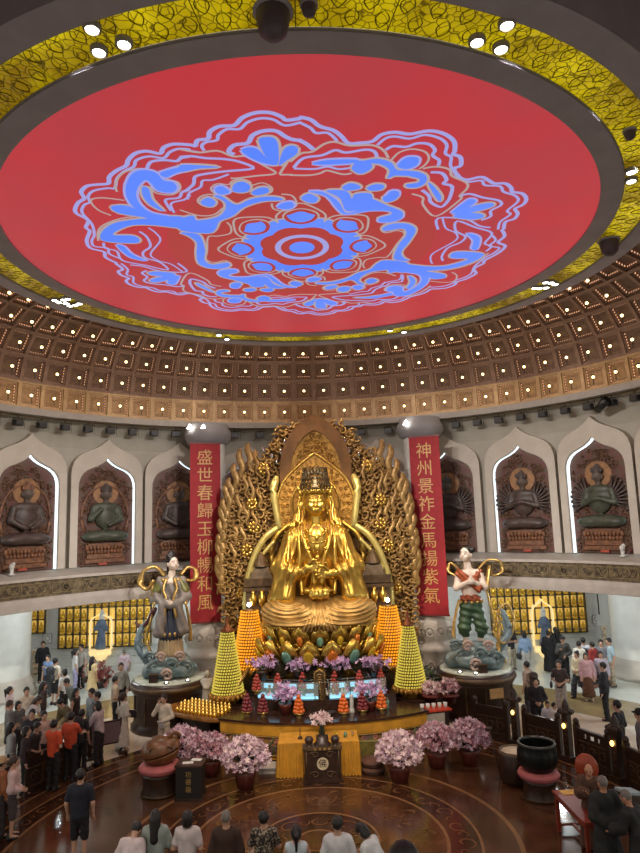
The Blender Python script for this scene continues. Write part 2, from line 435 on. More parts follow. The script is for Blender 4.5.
# ================================================================= arches with painted relief panels
def ogee(w, zs, zp, z0, n=9):
    h = zp-zs; half = [(w, z0), (w, z0+(zs-z0)*.5), (w, zs)]
    prof = [(.985, .16), (.93, .33), (.83, .47), (.68, .58), (.5, .66), (.33, .735), (.19, .82), (.08, .91)]
    half += [(w*a, zs+h*b) for a, b in prof]
    return half+[(0, zp)]+[(-x, z) for x, z in half[::-1]]
IN_W, OUT_W = 1.07, 1.36
ARCHES = [(-64.8, 0), (-51.5, 1), (-38.06, 2), (-24.86, 3), (-11.9, 4), (13.6, 5), (26.65, 6), (40.39, 7), (53.62, 8), (66.8, 9)]
m_red = mat('relief_ground', (108, 52, 42), .6, var=.4, scale=5., bump=.5, col2=(74, 56, 42))
m_halo = mat('relief_halo', (140, 100, 62), .55, var=.2)
m_fig = mat('relief_figure_bronze', (66, 52, 46), .5, var=.3, scale=6., bump=.4)
m_figg = mat('relief_figure_green', (62, 66, 52), .5, var=.3, scale=6., bump=.4)
m_lot = mat('relief_lotus', (112, 72, 46), .5, var=.35, scale=8., bump=.3)
m_cloud = mat('relief_cloud', (96, 66, 46), .6, var=.3, scale=9., bump=.4)
m_skin_r = mat('relief_skin', (88, 74, 66), .5, var=.2)
def arch_frame(a):
    t = Matrix.Translation(pol(12.2, a)) @ Matrix.Rotation(-R(a), 4, 'Z')
    I, O = ogee(IN_W, 8.15, 9.22, 5.27), ogee(OUT_W, 8.62, 9.97, 5.27)
    I2 = [(x*1.02, z+(.03 if z > 8 else 0)) for x, z in I]
    q = MB(); n = len(I)
    V = [t @ Vector((x, 0, z)) for x, z in O]+[t @ Vector((x, 0, z)) for x, z in I2]+[t @ Vector((x, .06, z)) for x, z in I]+[t @ Vector((x, .30, z)) for x, z in I]+[t @ Vector((x, .42, z)) for x, z in O]
    fs = []; 
    for i in range(n-1):
        fs += [(i, i+1, n+i+1, n+i), (n+i, n+i+1, 2*n+i+1, 2*n+i), (4*n+i, 4*n+i+1, i+1, i)]
    q.add(V, fs, 0)
    q.add(V, [(2*n+i, 2*n+i+1, 3*n+i+1, 3*n+i) for i in range(n-1)], 1)
    o = q.build('trim_4', [m_plaster, m_strip]); struct(o); o['label'] = 'pale ogee arch moulding with lit inner edge'
def relief(a, idx, label, kind):
    root = empty('relief_panel', pol(12.46, a), -R(a), label, 'relief')
    q = MB(); q.prism(ogee(IN_W+.03, 8.17, 9.24, 5.28), Matrix.Identity(4), .06, 0); q.build('ground', [m_red], root)
    r_ = random.Random(idx); q = MB()
    for i in range(210):                                     # swirling clouds cast around the figure
        for tr in range(20):
            x = r_.uniform(-.98, .98); z = r_.uniform(5.35, 8.9)
            if abs(x) > .42 or z > 8.1: break
        if abs(x) > IN_W*.95-max(0, z-8.1)*.9: continue
        s = r_.uniform(.06, .12); d = r_.choice((-1, 1)); th0 = r_.uniform(0, 6)
        q.tube([(x+d*s*(1-.75*t)*math.cos(th0+t*7), -.01, z+s*(1-.75*t)*math.sin(th0+t*7)) for t in np.linspace(0, 1, 10)], [.024]*9+[.012], 4, 0)
    q.build('cloud_scrolls', [m_cloud], root)
    q = MB()
    pet = 11
    for lv, (zz, ww, rr) in enumerate(((5.78, .62, .10), (5.93, .66, .11))):
        for i in range(pet):
            x = -ww+2*ww*i/(pet-1); q.sph((x, -.06, zz), (.075, .07, rr), 0, 8, 5)
    q.box((0, -.03, 5.62), (1.35, .14, .16), 0); q.box((0, -.03, 5.45), (1.5, .16, .14), 0); q.box((0, -.03, 6.03), (1.25, .14, .1), 0)
    q.build('lotus_pedestal', [m_lot], root)
    if True:
        q = MB(); q.lathe([(0, .0), (.38, .0), (.40, .02), (.40, .05), (0, .05)], (0, 0, 0), 28); V = [(x, -z*.6, y+7.72) for x, y, z in q.v]; h = MB(); h.add(V, q.f, 0); h.build('halo', [m_halo], root)
        if kind != 2:
            h = MB(); h.tube([(.72*math.cos(t)*(1 if t > 0 else 1), -.02, 6.95+1.0*math.sin(t)) for t in np.linspace(-.5, PI+.5, 24)], .035, 5); h.build('body_halo', [m_lot], root)
    s = SDF(.05)
    s.ell((0, -.06, 6.95), (.34, .16, .42)).ell((0, -.06, 7.25), (.36, .15, .16)).ell((0, -.08, 6.32), (.72, .22, .19)).ell((.36, -.12, 6.28), (.34, .2, .15)).ell((-.36, -.12, 6.28), (.34, .2, .15))
    s.cap((-.36, -.06, 7.22), (-.46, -.10, 6.85), .105, .09).cap((.36, -.06, 7.22), (.46, -.10, 6.85), .105, .09)
    if kind == 0: s.cap((-.46, -.12, 6.85), (-.1, -.24, 6.62), .09, .06).cap((.46, -.12, 6.85), (.1, -.24, 6.62), .09, .06)
    elif kind == 1: s.cap((-.46, -.12, 6.85), (-.2, -.24, 7.16), .09, .06).cap((.46, -.12, 6.85), (.08, -.24, 6.66), .09, .06)
    else: s.cap((-.46, -.12, 6.85), (-.05, -.26, 6.98), .09, .06).cap((.46, -.12, 6.85), (.05, -.26, 6.98), .09, .06)
    s.build('figure', m_figg if idx in (2, 8) else m_fig, .035, root)
    s = SDF(.03); s.cap((0, -.06, 7.38), (0, -.08, 7.52), .09, .085).ell((0, -.1, 7.66), (.15, .15, .19)).ell((0, -.24, 7.64), (.03, .04, .05)); s.ell((-.155, -.08, 7.62), (.03, .04, .08)).ell((.155, -.08, 7.62), (.03, .04, .08))
    s.build('head', m_skin_r, .025, root)
    q = MB(); q.lathe([(.16, 0), (.17, .05), (.15, .1), (.10, .16), (.05, .24), (0, .28)], (0, -.08, 7.76), 12)
    for i in range(5): q.lathe([(.045, 0), (.04, .08), (0, .16)], (-.14+.07*i, -.14, 7.78+.03*(2-abs(i-2))), 6)
    q.build('crown', [m_fig if kind else m_lot], root)
    if kind == 2:
        for sd in (-1, 1):
            for i in range(9):
                th = R(-35+i*14); q = MB(); c0 = Vector((sd*.3, -.05, 7.0)); e = c0+Vector((sd*math.cos(th)*.55, -.04, math.sin(th)*.62))
                q.tube([c0, (c0+e)/2+Vector((0, -.03, -.04)), e], [.05, .04, .03], 6); q.sph(e, .05, 0, 6, 5); q.build('arm', [m_fig], root)
    for ch in root.children:
        if ch.name.split('.')[0] in ('halo', 'body_halo', 'figure', 'head', 'crown', 'arm'): ch.scale = (1.22, 1, 1.14); ch.location.z = 6.0*(1-1.14)
    if idx in (2, 7, 8, 1):
        q = MB(); q.box((-.08 if idx < 5 else .02, -.06, 5.36), (.3, .06, .12), 0); q.build('name_plate', [mat('name_plate_red', (168, 70, 52), .5)], root)
    return root
REL = {1: ('painted relief of a seated bodhisattva, first panel from the left edge of the gallery', 0), 2: ('painted relief of a seated bodhisattva with raised hand, second gallery panel from the left edge', 1),
       3: ('painted relief of a seated bodhisattva half hidden by the left red banner column', 0), 4: ('dark red relief panel between the left banner column and the gold mandorla', 0),
       5: ('dark red relief panel between the gold mandorla and the right banner column', 0), 6: ('many-armed bodhisattva relief partly hidden by the right red banner column', 2),
       7: ('many-armed bodhisattva relief in the second arch right of the right banner column', 2), 8: ('relief of a green robed bodhisattva in the outermost arch on the right', 2)}
for a, i in ARCHES:
    arch_frame(a)
    if i in REL: relief(a, i, *REL[i])
# small white ornaments standing on the gallery sill
for (p, l) in ((pol(12.0, -54.6, 5.2), 'small white box standing on the left gallery sill'), (pol(11.95, 57.8, 5.2), 'small white potted ornament on the right gallery sill')):
    t = empty('sill_ornament', p, 0, l, 'ornament')
    q = MB(); q.lathe([(0, 0), (.10, 0), (.10, .03), (.05, .06), (.07, .2), (0, .2)], n=10); q.build('base', [m_marble], t)
    q = MB(); q.sph((0, 0, .28), (.09, .07, .1)); q.sph((.05, 0, .36), .06); q.build('figure', [m_marble], t)
# row of black spotlights under the fascia
def spot_proto():
    t = empty('gallery_spotlight', (0, 0, 0))
    q = MB(); q.box((0, 0, -.06), (.30, .20, .20), 0); q.box((0, -.12, -.06), (.26, .04, .16), 0); q.build('housing', [m_black], t)
    q = MB(); q.tube([(-.17, 0, -.06), (-.17, 0, .1), (.17, 0, .1), (.17, 0, -.06)], .014, 5); q.tube([(0, 0, .1), (0, 0, .2)], .016, 5); q.build('yoke', [m_black], t)
    q = MB(); q.tube([(.24, 0, .18), (.24, 0, -.22)], .007, 4); q.build('cable', [m_black], t)
    return t
sp0 = None
SP = [-58.8+4.1*k for k in range(9)]+[-14.5, -9.5]+[11., 16.3]+[25.5+4.12*k for k in range(10)]
for a in SP:
    if sp0 is None: sp0 = spot_proto(); t = sp0
    else: t = copy_tree(sp0)
    t.location = pol(11.95, a, 10.30); t.rotation_euler = (0, 0, -R(a))
    tag(t, 'black spotlight hanging in the row under the pale ceiling fascia', 'spotlight', 'black spotlights under the fascia')
mb = MB(); mb.tube([pol(11.95, -70+2*i, 10.50) for i in range(71)], .02, 5)
tag(mb.build('spotlight_rail', [mat('brass_rail', (150, 130, 80), .4, metal=.5)]), 'thin brass rail carrying the row of black spotlights', 'rail')
t = empty('long_spotlight', pol(11.8, 57.2, 10.26), -R(57)-.5, 'long black tilted spotlight at the right end under the fascia', 'spotlight')
q = MB(); q.tube([(-.3, 0, -.16), (.3, 0, .05)], [.13, .15], 12); q.build('barrel', [m_black], t); q = MB(); q.tube([(0, 0, .1), (0, 0, .25)], .02, 6); q.build('yoke', [m_black], t)

# ================================================================= two banner columns
def banner_column(cx, cy, az, label, text, bc, brot):
    t = empty('marble_column', (cx, cy, 0), 0, label, 'column')
    q = MB(); q.lathe([(.66, 2.95), (.66, 9.75)], n=32); q.build('shaft', [m_marble], t)
    q = MB()
    q.lathe([(0, 0), (.94, 0), (.96, .12), (.92, .3), (.90, .42), (.95, .52), (.95, .62), (.88, .70), (.86, 1.75), (.92, 1.84), (.96, 1.92), (.92, 2.02), (.82, 2.12), (.84, 2.26), (.90, 2.36), (.90, 2.78), (.82, 2.92), (.70, 3.02), (.66, 3.12)], n=32)
    q.build('base', [m_stone], t)
    q = MB()
    for k in range(14):                                     # carved lotus tongues around the base
        g = 2*PI*k/14
        for zc, rr, hh, ww in ((2.56, .905, .17, .15), (1.2, .865, .34, .15)):
            q.tube([(rr*math.cos(g+ww/rr*math.cos(u)), rr*math.sin(g+ww/rr*math.cos(u)), zc+hh*math.sin(u)) for u in np.linspace(0, 2*PI, 12)[:-1]], .022, 5, closed=True)
            q.sph((rr*math.cos(g), rr*math.sin(g), zc), (.07, .07, hh*.55), 0, 8, 5)
    q.build('carved_petals', [m_stone], t)
    q = MB(); q.lathe([(.66, 9.72), (.80, 9.78), (.84, 9.9), (.90, 10.0), (.90, 10.22), (.80, 10.36), (.8, 10.5)], n=24); q.build('capital', [m_grey], t)
    b = empty('banner', bc, brot, ('red hanging banner with gold brush characters on the %s marble column' % ('left' if cx < 0 else 'right')), 'banner')
    q = MB(); q.box((0, 0, 6.42), (1.14, .03, 6.56)); q.build('cloth', [mat('banner_red', (158, 30, 38), .7, var=.08, scale=4.)], b)
    m_gold_t = mat('banner_gold_ink', (205, 160, 92), .5, var=.1)
    for i, ch in enumerate(text):
        z = 9.12-i*.665
        text_mesh(ch, .62, m_gold_t, 'character', b, .004, .0, Matrix.Translation((-.02, -.022, z)) @ Matrix.Rotation(PI/2, 4, 'X'))
    q = MB(); q.box((0, -.005, 9.70), (1.2, .06, .06)); q.box((0, -.005, 3.14), (1.2, .06, .06)); q.build('rod', [mat('banner_rod', (110, 24, 28), .5)], b)
    return t
def place(x, y, Y): p = atY(x, y, Y); return float(p[0]), float(p[1])
BL = (-3.88, 9.58, 0); BR = (4.40, 9.35, 0)
banner_column(-3.90, 10.42, -21, 'pale marble column behind the left red banner, carved lotus base', '盛世春歸玉柳暢和風', BL, R(18))
banner_column(4.42, 10.18, 23, 'pale marble column behind the right red banner, carved lotus base', '神州景祚金馬揚紫氣', BR, R(-20))
for (x, y, Y, l) in ((191, 428, 9.9, 'outer lamp under the left capital'), (204.5, 428, 9.9, 'inner lamp under the left capital'), (405, 424, 9.7, 'inner lamp under the right capital'), (428, 424, 9.7, 'outer lamp under the right capital')):
    p = atY(x, y, Y); t = empty('capital_lamp', p-np.array([0, .25, 0]), 0, 'small white cone lamp, '+l, 'lamp')
    q = MB(); q.lathe([(0, .12), (.03, .1), (.12, -.06), (0, -.06)], n=10); q.build('lamp_cone', [m_lamp], t)
    q = MB(); q.tube([(0, 0, .1), (0, .1, .16), (0, .25, .16)], .015, 5); q.build('bracket', [m_black], t)

# ================================================================= lower hall: back wall, votive niches, big round columns
YW = 16.8
mb = MB(); mb.box((0, YW+.15, 2.2), (27.2, .3, 4.4)); mb.box((0, YW-.12, .18), (27.2, .3, .36)); mb.box((0, YW-.06, .55), (27.2, .14, .38)); mb.box((0, YW-.05, 1.22), (27.2, .12, .10)); mb.box((0, YW-.09, .78), (27.2, .2, .06))
wl = struct(mb.build('wall_back', [mat('lower_wall_stone', (196, 198, 194), .45, var=.05, scale=1.5)]))
for s, nm in ((-1, 'wall_left'), (1, 'wall_right')):
    mb = MB(); c = Vector((s*(13.5+2.2), YW-2.2+.15, 2.2)); mb.box(c, (6.4, .3, 4.4), rz=-s*R(45)); struct(mb.build(nm, [MATS['lower_wall_stone']]))
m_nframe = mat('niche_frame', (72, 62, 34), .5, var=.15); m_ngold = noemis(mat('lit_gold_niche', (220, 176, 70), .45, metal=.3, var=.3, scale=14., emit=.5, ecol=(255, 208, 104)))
m_figgold = mat('figurine_gold', (236, 190, 66), .3, metal=.7, var=.1)
figme = None
def figurine_mesh():
    s = SDF(.03); s.ell((0, 0, .06), (.10, .07, .05)).ell((0, 0, .18), (.065, .05, .10)).ell((0, -.01, .31), (.042, .042, .055)).cap((-.06, 0, .22), (-.075, -.04, .12), .028, .022).cap((.06, 0, .22), (.075, -.04, .12), .028, .022).cap((-.075, -.04, .12), (0, -.07, .11), .022).cap((.075, -.04, .12), (0, -.07, .11), .022).ell((0, 0, .365), (.02, .02, .025))
    mb = s.to(MB(), .018); mb.lathe([(.09, 0), (.11, -.03), (.12, -.07), (0, -.07)], n=10); return mb.mesh('golden_figurine', [m_figgold])
figme = figurine_mesh()
def niche_wall(x0, x1, rows, zb, ph, label, side, skip=None, y=YW, rz=0, cx=None):
    t = empty('votive_niche_cabinet', ((x0+x1)/2, y, 0), rz, label, 'niches')
    W = x1-x0; n = round(W/.335); pw = W/n; q = MB(); H = rows*ph
    q.box((0, -.04, zb+H/2), (W, .02, H), 0); q.build('back_panel', [m_ngold], t)
    q = MB()
    for i in range(n+1):
        q.box((-W/2+i*pw, -.13, zb+H/2), (.045, .18, H+.05))
    for j in range(rows+1): q.box((0, -.13, zb+j*ph), (W+.05, .18, .055))
    q.build('frame', [m_nframe], t)
    for i in range(n):
        for j in range(rows):
            x = -W/2+(i+.5)*pw
            if skip and skip[0] < x < skip[1] and j < skip[2]: continue
            f = link('golden_figurine', figme, None, Matrix.Translation((t.location.x, t.location.y, 0)) @ Matrix.Rotation(rz, 4, 'Z') @ Vector((x, -.14, zb+j*ph+.10)), (0, 0, rz))
            f.scale = (1.12, 1, 1.02)
            tag(f, 'tiny golden figurine in the %s' % side, 'figurine', 'golden figurines in the %s' % side)
    return t
pL = atY(59.5, 647.7, YW); pR = atY(145, 644, YW); qL = atY(498, 634, YW); qR = atY(586, 631, YW)
SL = atY(102.5, 647, YW)[0]; SR = atY(541.7, 632, YW)[0]
cxl = (pL[0]+pR[0])/2; cxr = (qL[0]+qR[0])/2
niche_wall(pL[0], pR[0]+.3, 5, float(pL[2]), .60, 'gold lit votive niche wall on the left of the lower hall', 'left niche wall', (SL-cxl-.55-.15, SL-cxl+.55-.15, 3))
niche_wall(qL[0]-.3, qR[0], 5, float(qR[2]), .58, 'gold lit votive niche wall on the right of the lower hall', 'right niche wall', (SR-cxr-.5+.15, SR-cxr+.62+.15, 3))
m_glow = noemis(mat('shrine_glow', (255, 214, 110), .5, emit=.62, ecol=(255, 232, 180))); m_blue = mat('figurine_blue_robe', (88, 104, 128), .5, var=.2); m_white = mat('figurine_white', (214, 214, 208), .4)
def shrine(x, zb, zt, label, l2):
    t = empty('arched_shrine', (x, YW-.3, 0), 0, label, 'shrine')
    w = .52; O = ogee(w, zb+(zt-zb)*.68, zt, zb); I = ogee(w-.055, zb+(zt-zb)*.68, zt-.07, zb+.04)
    q = MB(); n = len(O); V = [(x_, -.05, z) for x_, z in O]+[(x_, -.05, z) for x_, z in I]+[(x_, .25, z) for x_, z in O]+[(x_, .2, z) for x_, z in I]
    q.add(V, [f for i in range(n-1) for f in ((i, i+1, n+i+1, n+i), (i+1, i, 2*n+i, 2*n+i+1))], 0); q.add(V, [(n+i, n+i+1, 3*n+i+1, 3*n+i) for i in range(n-1)], 0); q.build('arch_frame', [m_glow], t)
    q = MB(); q.add([(x_, .18, z) for x_, z in I], [tuple(range(n))], 0); q.build('lit_back', [m_ngold], t)
    q = MB(); q.lathe([(.5, .0), (.46, -.12), (.34, -.3), (.2, -.46), (.0, -.6)], (0, 0.05, zb), 16, a0=PI, a1=2*PI)
    for k in range(7): g = PI+PI*(k+.5)/7; q.sph((.44*math.cos(g), .05+.44*math.sin(g), zb-.14), (.1, .05, .14), 0, 8, 5)
    q.lathe([(0, 0), (.5, 0)], (0, .05, zb), 16, a0=PI, a1=2*PI); q.build('lotus_bracket', [m_glow], t)
    f = empty('guanyin_figurine', (x, YW-.32, zb+.02), 0, l2, 'statue')
    f.scale = (1.35, .8, 1.42)
    s = SDF(.05); s.cap((0, 0, .08), (.04, 0, .62), .19, .11).cap((.04, 0, .62), (.03, 0, .86), .12, .10).cap((-.08, 0, .84), (-.18, -.06, .62), .06, .05).cap((.13, 0, .84), (.22, -.06, .6), .06, .05).cap((-.18, -.06, .62), (-.04, -.12, .66), .045).cap((.22, -.06, .6), (.1, -.12, .7), .045)
    s.build('robe', m_blue, .03, f)
    s = SDF(.02); s.ell((.03, -.01, 1.02), (.075, .075, .1)).cap((.03, 0, .88), (.03, 0, .96), .05); s.build('head', m_white, .022, f)
    s = SDF(.03); s.ell((.03, .03, 1.1), (.1, .09, .1)).ell((.03, .02, 1.2), (.05, .05, .07)).cap((.03, .06, 1.08), (.03, .08, .7), .09, .12); s.build('veil', m_white, .025, f)
shrine(SL, float(atY(102, 648, YW)[2]), float(atY(102, 611, YW)[2]), 'glowing arched shrine in the middle of the left niche wall', 'blue robed standing figurine inside the left glowing shrine')
shrine(SR, float(atY(541, 645, YW)[2]), float(atY(541, 598, YW)[2]), 'glowing arched shrine in the middle of the right niche wall', 'blue robed standing figurine inside the right glowing shrine')
# framed relief plaques and narrow gold strips beside the big columns
for (x, y, nm) in ((48, 638, 'left'), (596, 619, 'right')):
    p = atY(x, y, YW); t = empty('wall_plaque', (p[0], YW, p[2]), 0, 'small framed square plaque with a ring motif on the %s lower wall' % nm, 'plaque')
    q = MB(); q.box((0, -.04, 0), (.42, .06, .42)); q.build('panel', [m_marble], t)
    q = MB()
    for s in (-1, 1): q.box((s*.2, -.08, 0), (.03, .03, .43)); q.box((0, -.08, s*.2), (.43, .03, .03))
    q.tube([(.11*math.cos(u), -.075, .11*math.sin(u)) for u in np.linspace(0, 2*PI, 15)[:-1]], .018, 5, closed=True); q.build('frame', [m_grey], t)
xa = float(atY(39, 620, YW)[0]); xb = float(atY(604, 610, YW)[0])
niche_wall(xa-.34, xa+.34, 4, 1.9, .6, 'narrow gold niche strip beside the big left column', 'narrow gold strip by the left column')
niche_wall(xb-.34, xb+.34, 4, 1.9, .6, 'narrow gold niche strip beside the big right column', 'narrow gold strip by the right column')
for (x, y, nm) in ((35.5, 664, 'left'), (606.5, 640, 'right')):
    p = atY(x, y, YW-.35); t = empty('marble_scroll_ornament', p, 0, 'carved cream scroll ornament below the narrow gold strip on the %s' % nm, 'ornament')
    q = MB()
    for k in range(5): q.tube([(.2*math.cos(u)*(1-u/12)+.05*(k % 2), 0, -.45+k*.24+.09*math.sin(u)) for u in np.linspace(0, 6, 10)], .05, 6)
    q.build('scrolls', [mat('cream_marble', (226, 206, 176), .4)], t); q = MB(); q.box((0, .1, 0), (.5, .08, 1.3)); q.build('backing', [m_marble], t)
def big_column(x, y, label):
    t = empty('big_round_column', (x, y, 0), 0, label, 'column')
    q = MB(); q.lathe([(1.32, .7), (1.32, 4.3)], n=40); q.build('shaft', [m_marble], t)
    q = MB(); q.lathe([(0, 0), (1.6, 0), (1.6, .16), (1.52, .2), (1.54, .32), (1.44, .42), (1.46, .52), (1.38, .62), (1.36, .72), (1.32, .78)], n=40); q.build('base', [m_stone], t)
big_column(-13.0, 12.9, 'big pale round column at the left edge of the lower hall'); big_column(13.75, 12.6, 'big pale round column at the right edge of the lower hall')

# ================================================================= floor
m_fbrown = mat('brown_marble', (78, 49, 32), .14, var=.3, scale=1.3, detail=8., spec=.55); m_fdark = mat('dark_brown_marble', (56, 33, 22), .14, var=.3, scale=1.7, detail=8., spec=.55)
m_fline = mat('inlay_line', (124, 90, 62), .16, var=.1, spec=.5); m_fscroll = mat('inlay_scroll', (98, 66, 42), .16, var=.15, spec=.5)
m_fpale = mat('pale_marble_floor', (206, 210, 202), .16, var=.06, scale=1.2, spec=.5); m_foch = mat('ochre_marble_floor', (150, 130, 92), .14, var=.12, scale=1.2, spec=.5)
def tile_mat():
    m = mat('cream_tile_floor', (206, 196, 178), .2, var=.08, scale=.8); nt = m.node_tree; b = nt.nodes['Principled BSDF']
    br = nt.nodes.new('ShaderNodeTexBrick'); tc = nt.nodes.new('ShaderNodeTexCoord'); br.inputs['Scale'].default_value = 1.; br.inputs['Brick Width'].default_value = .8; br.inputs['Row Height'].default_value = .8
    br.offset = 0; br.inputs['Color1'].default_value = rgb(214, 204, 188); br.inputs['Color2'].default_value = rgb(196, 170, 146); br.inputs['Mortar'].default_value = rgb(180, 168, 150); br.inputs['Mortar Size'].default_value = .008
    nt.links.new(tc.outputs['Object'], br.inputs['Vector']); nt.links.new(br.outputs['Color'], b.inputs['Base Color']); return m
m_ftile = tile_mat()
mb = MB()
RR = [(0, .42, 0), (.42, .47, 2), (.47, 1.24, 1), (1.24, 1.30, 2), (1.30, 2.66, 0), (2.66, 2.73, 2), (2.73, 3.34, 1), (3.34, 3.40, 2), (3.40, 4.10, 0), (4.10, 4.20, 2), (4.20, 6.55, 0), (6.55, 6.63, 2), (6.63, 7.1, 1), (7.1, 7.16, 2), (7.16, 7.6, 0), (7.6, 7.68, 2), (7.68, 7.98, 1), (7.98, 11.9, 6), (11.9, 14.35, 5), (14.35, 30, 4)]
for r0, r1, mi in RR: ringflat(mb, max(r0, .001), r1, 0, 0, mi, 120)
def scroll(cr, a, s, d, n=12):
    """a C-scroll lying flat in the inlay band, centred at radius cr and azimuth a"""
    out = []
    for i in range(n):
        u = i/(n-1); th = d*(u*5.2); rr_ = s*(1-.72*u)
        out.append(pol(cr+rr_*math.sin(th+.4), a+math.degrees(rr_*math.cos(th+.4)/cr), .003))
    return out
def ribbon_flat(mb, path, w, mi, z=None):
    P = [Vector(p) for p in path]; N = len(P); vs = []
    for i in range(N):
        t = (P[min(i+1, N-1)]-P[max(i-1, 0)]); nrm = Vector((-t.y, t.x, 0)); nrm = nrm.normalized() if nrm.length > 1e-9 else Vector((1, 0, 0))
        ww = w[i] if hasattr(w, '__len__') else w
        vs += [P[i]+nrm*ww/2, P[i]-nrm*ww/2]
    mb.add(vs, [(2*i, 2*i+1, 2*i+3, 2*i+2) for i in range(N-1)], mi)
for cr, n, s in ((3.04, 26, .24), (2.0, 14, .46), (.86, 8, .26), (6.86, 64, .17), (7.83, 70, .13)):
    for k in range(n):
        a = 360*k/n; d = 1 if k % 2 else -1
        ribbon_flat(mb, scroll(cr, a, s, d), [.05]*6+[.06, .07, .07, .06, .05, .03], 3)
        ribbon_flat(mb, scroll(cr+(.2 if cr == 2.0 else 0)*d, a+180/n, s*.6, -d), .035, 3)
        if cr == 2.0:
            for q in (-1, 1): ribbon_flat(mb, [pol(cr+q*.2+.28*math.sin(2.6*t), a+q*6+8*t, .003) for t in np.linspace(0, 1, 8)], [.02, .05, .08, .1, .09, .07, .04, .01], 3)
for k in range(24): ribbon_flat(mb, [pol(4.9+1.2*t, 15*k+7*math.sin(3*t), .003) for t in np.linspace(0, 1, 8)], [.01, .05, .09, .1, .09, .06, .03, .01], 1)
fl = struct(mb.build('floor', [m_fbrown, m_fdark, m_fline, m_fscroll, m_fpale, m_foch, m_ftile]))

# ================================================================= lights of the hall, plus fill beams added for brightness
def spot(name, loc, target, power, size=40., blend=.5, col=(255, 244, 226), rad=.15):
    l = bpy.data.lights.new(name, 'SPOT'); l.energy = power; l.spot_size = R(size); l.spot_blend = blend; l.color = rgb(*col)[:3]; l.shadow_soft_size = rad
    o = bpy.data.objects.new(name, l); COL.objects.link(o); o.location = loc; d = Vector(target)-Vector(loc); o.rotation_euler = d.to_track_quat('-Z', 'Y').to_euler(); return o
def wall_fill(a, z, power, size=34):  # added fill spot without a fixture, brightens the gallery wall across the hall
    p_ = pol(7.35, a+180+(a*.0), 12.9); spot('added_wall_beam', p_, pol(12.2, a, z), power, size, .9, (255, 248, 240), .3)
def point(name, loc, power, col=(255, 240, 220), rad=.2):
    l = bpy.data.lights.new(name, 'POINT'); l.energy = power; l.color = rgb(*col)[:3]; l.shadow_soft_size = rad
    o = bpy.data.objects.new(name, l); COL.objects.link(o); o.location = loc; return o
def area(name, loc, target, power, sx, sy, col=(255, 250, 244)):
    l = bpy.data.lights.new(name, 'AREA'); l.shape = 'RECTANGLE'; l.size = sx; l.size_y = sy; l.energy = power; l.color = rgb(*col)[:3]
    o = bpy.data.objects.new(name, l); COL.objects.link(o); o.location = loc; d = Vector(target)-Vector(loc); o.rotation_euler = d.to_track_quat('-Z', 'Y').to_euler(); return o
STAT = (.2, 7.6, 5.5)
for s in (-1, 1):
    spot('ceiling_spot', (s*3.9, -6.2, 12.95), STAT, 3400, 26, .6, (255, 232, 190))
    spot('ceiling_spot', (s*6.6, 2.8, 12.95), STAT, 1500, 30, .6, (255, 232, 190))
    spot('ceiling_spot', (s*5.8, 4.6, 12.95), (s*5.2, 8.2, 3.4), 2400, 26, .6)
    spot('ceiling_spot', (s*1.9, 7.1, 12.9), (.2, 8.6, 7.6), 500, 60, .7, (255, 226, 180))
for a in (-62, -44, -26, 26, 44, 62): wall_fill(a, 7.3, 4200)
for a in (-56, -30, 32, 58): wall_fill(a, 4.2, 3600, 30)
spot('added_altar_beam', (1.2, -7.2, 12.9), (0, 4.6, .6), 2600, 34, .8, (255, 240, 216)); spot('added_altar_beam', (-1.2, -7.2, 12.9), (0, 4.6, .9), 2600, 34, .8, (255, 240, 216))  # added pair of beams, no fixture there; they brighten the altar front
for k in range(12):                                        # the coffer lamps' common glow on wall and gallery
    a = -77+14*k; point('dome_glow', pol(10.0, a, 11.2), 22, (255, 232, 206), .4)
for a in range(-100, 101, 20):                               # cool lights under the gallery soffit
    point('soffit_light', pol(14.4, a, 3.9), 190, (240, 250, 255), .12)
for k in range(6):                                          # downlights of the ceiling ring over the inner floor
    p_ = pol(7.3, 30+60*k, 12.95); spot('ceiling_downlight_beam', p_, (p_.x*.25, p_.y*.25+1.0, 0), 700, 62, .8, (255, 240, 216))
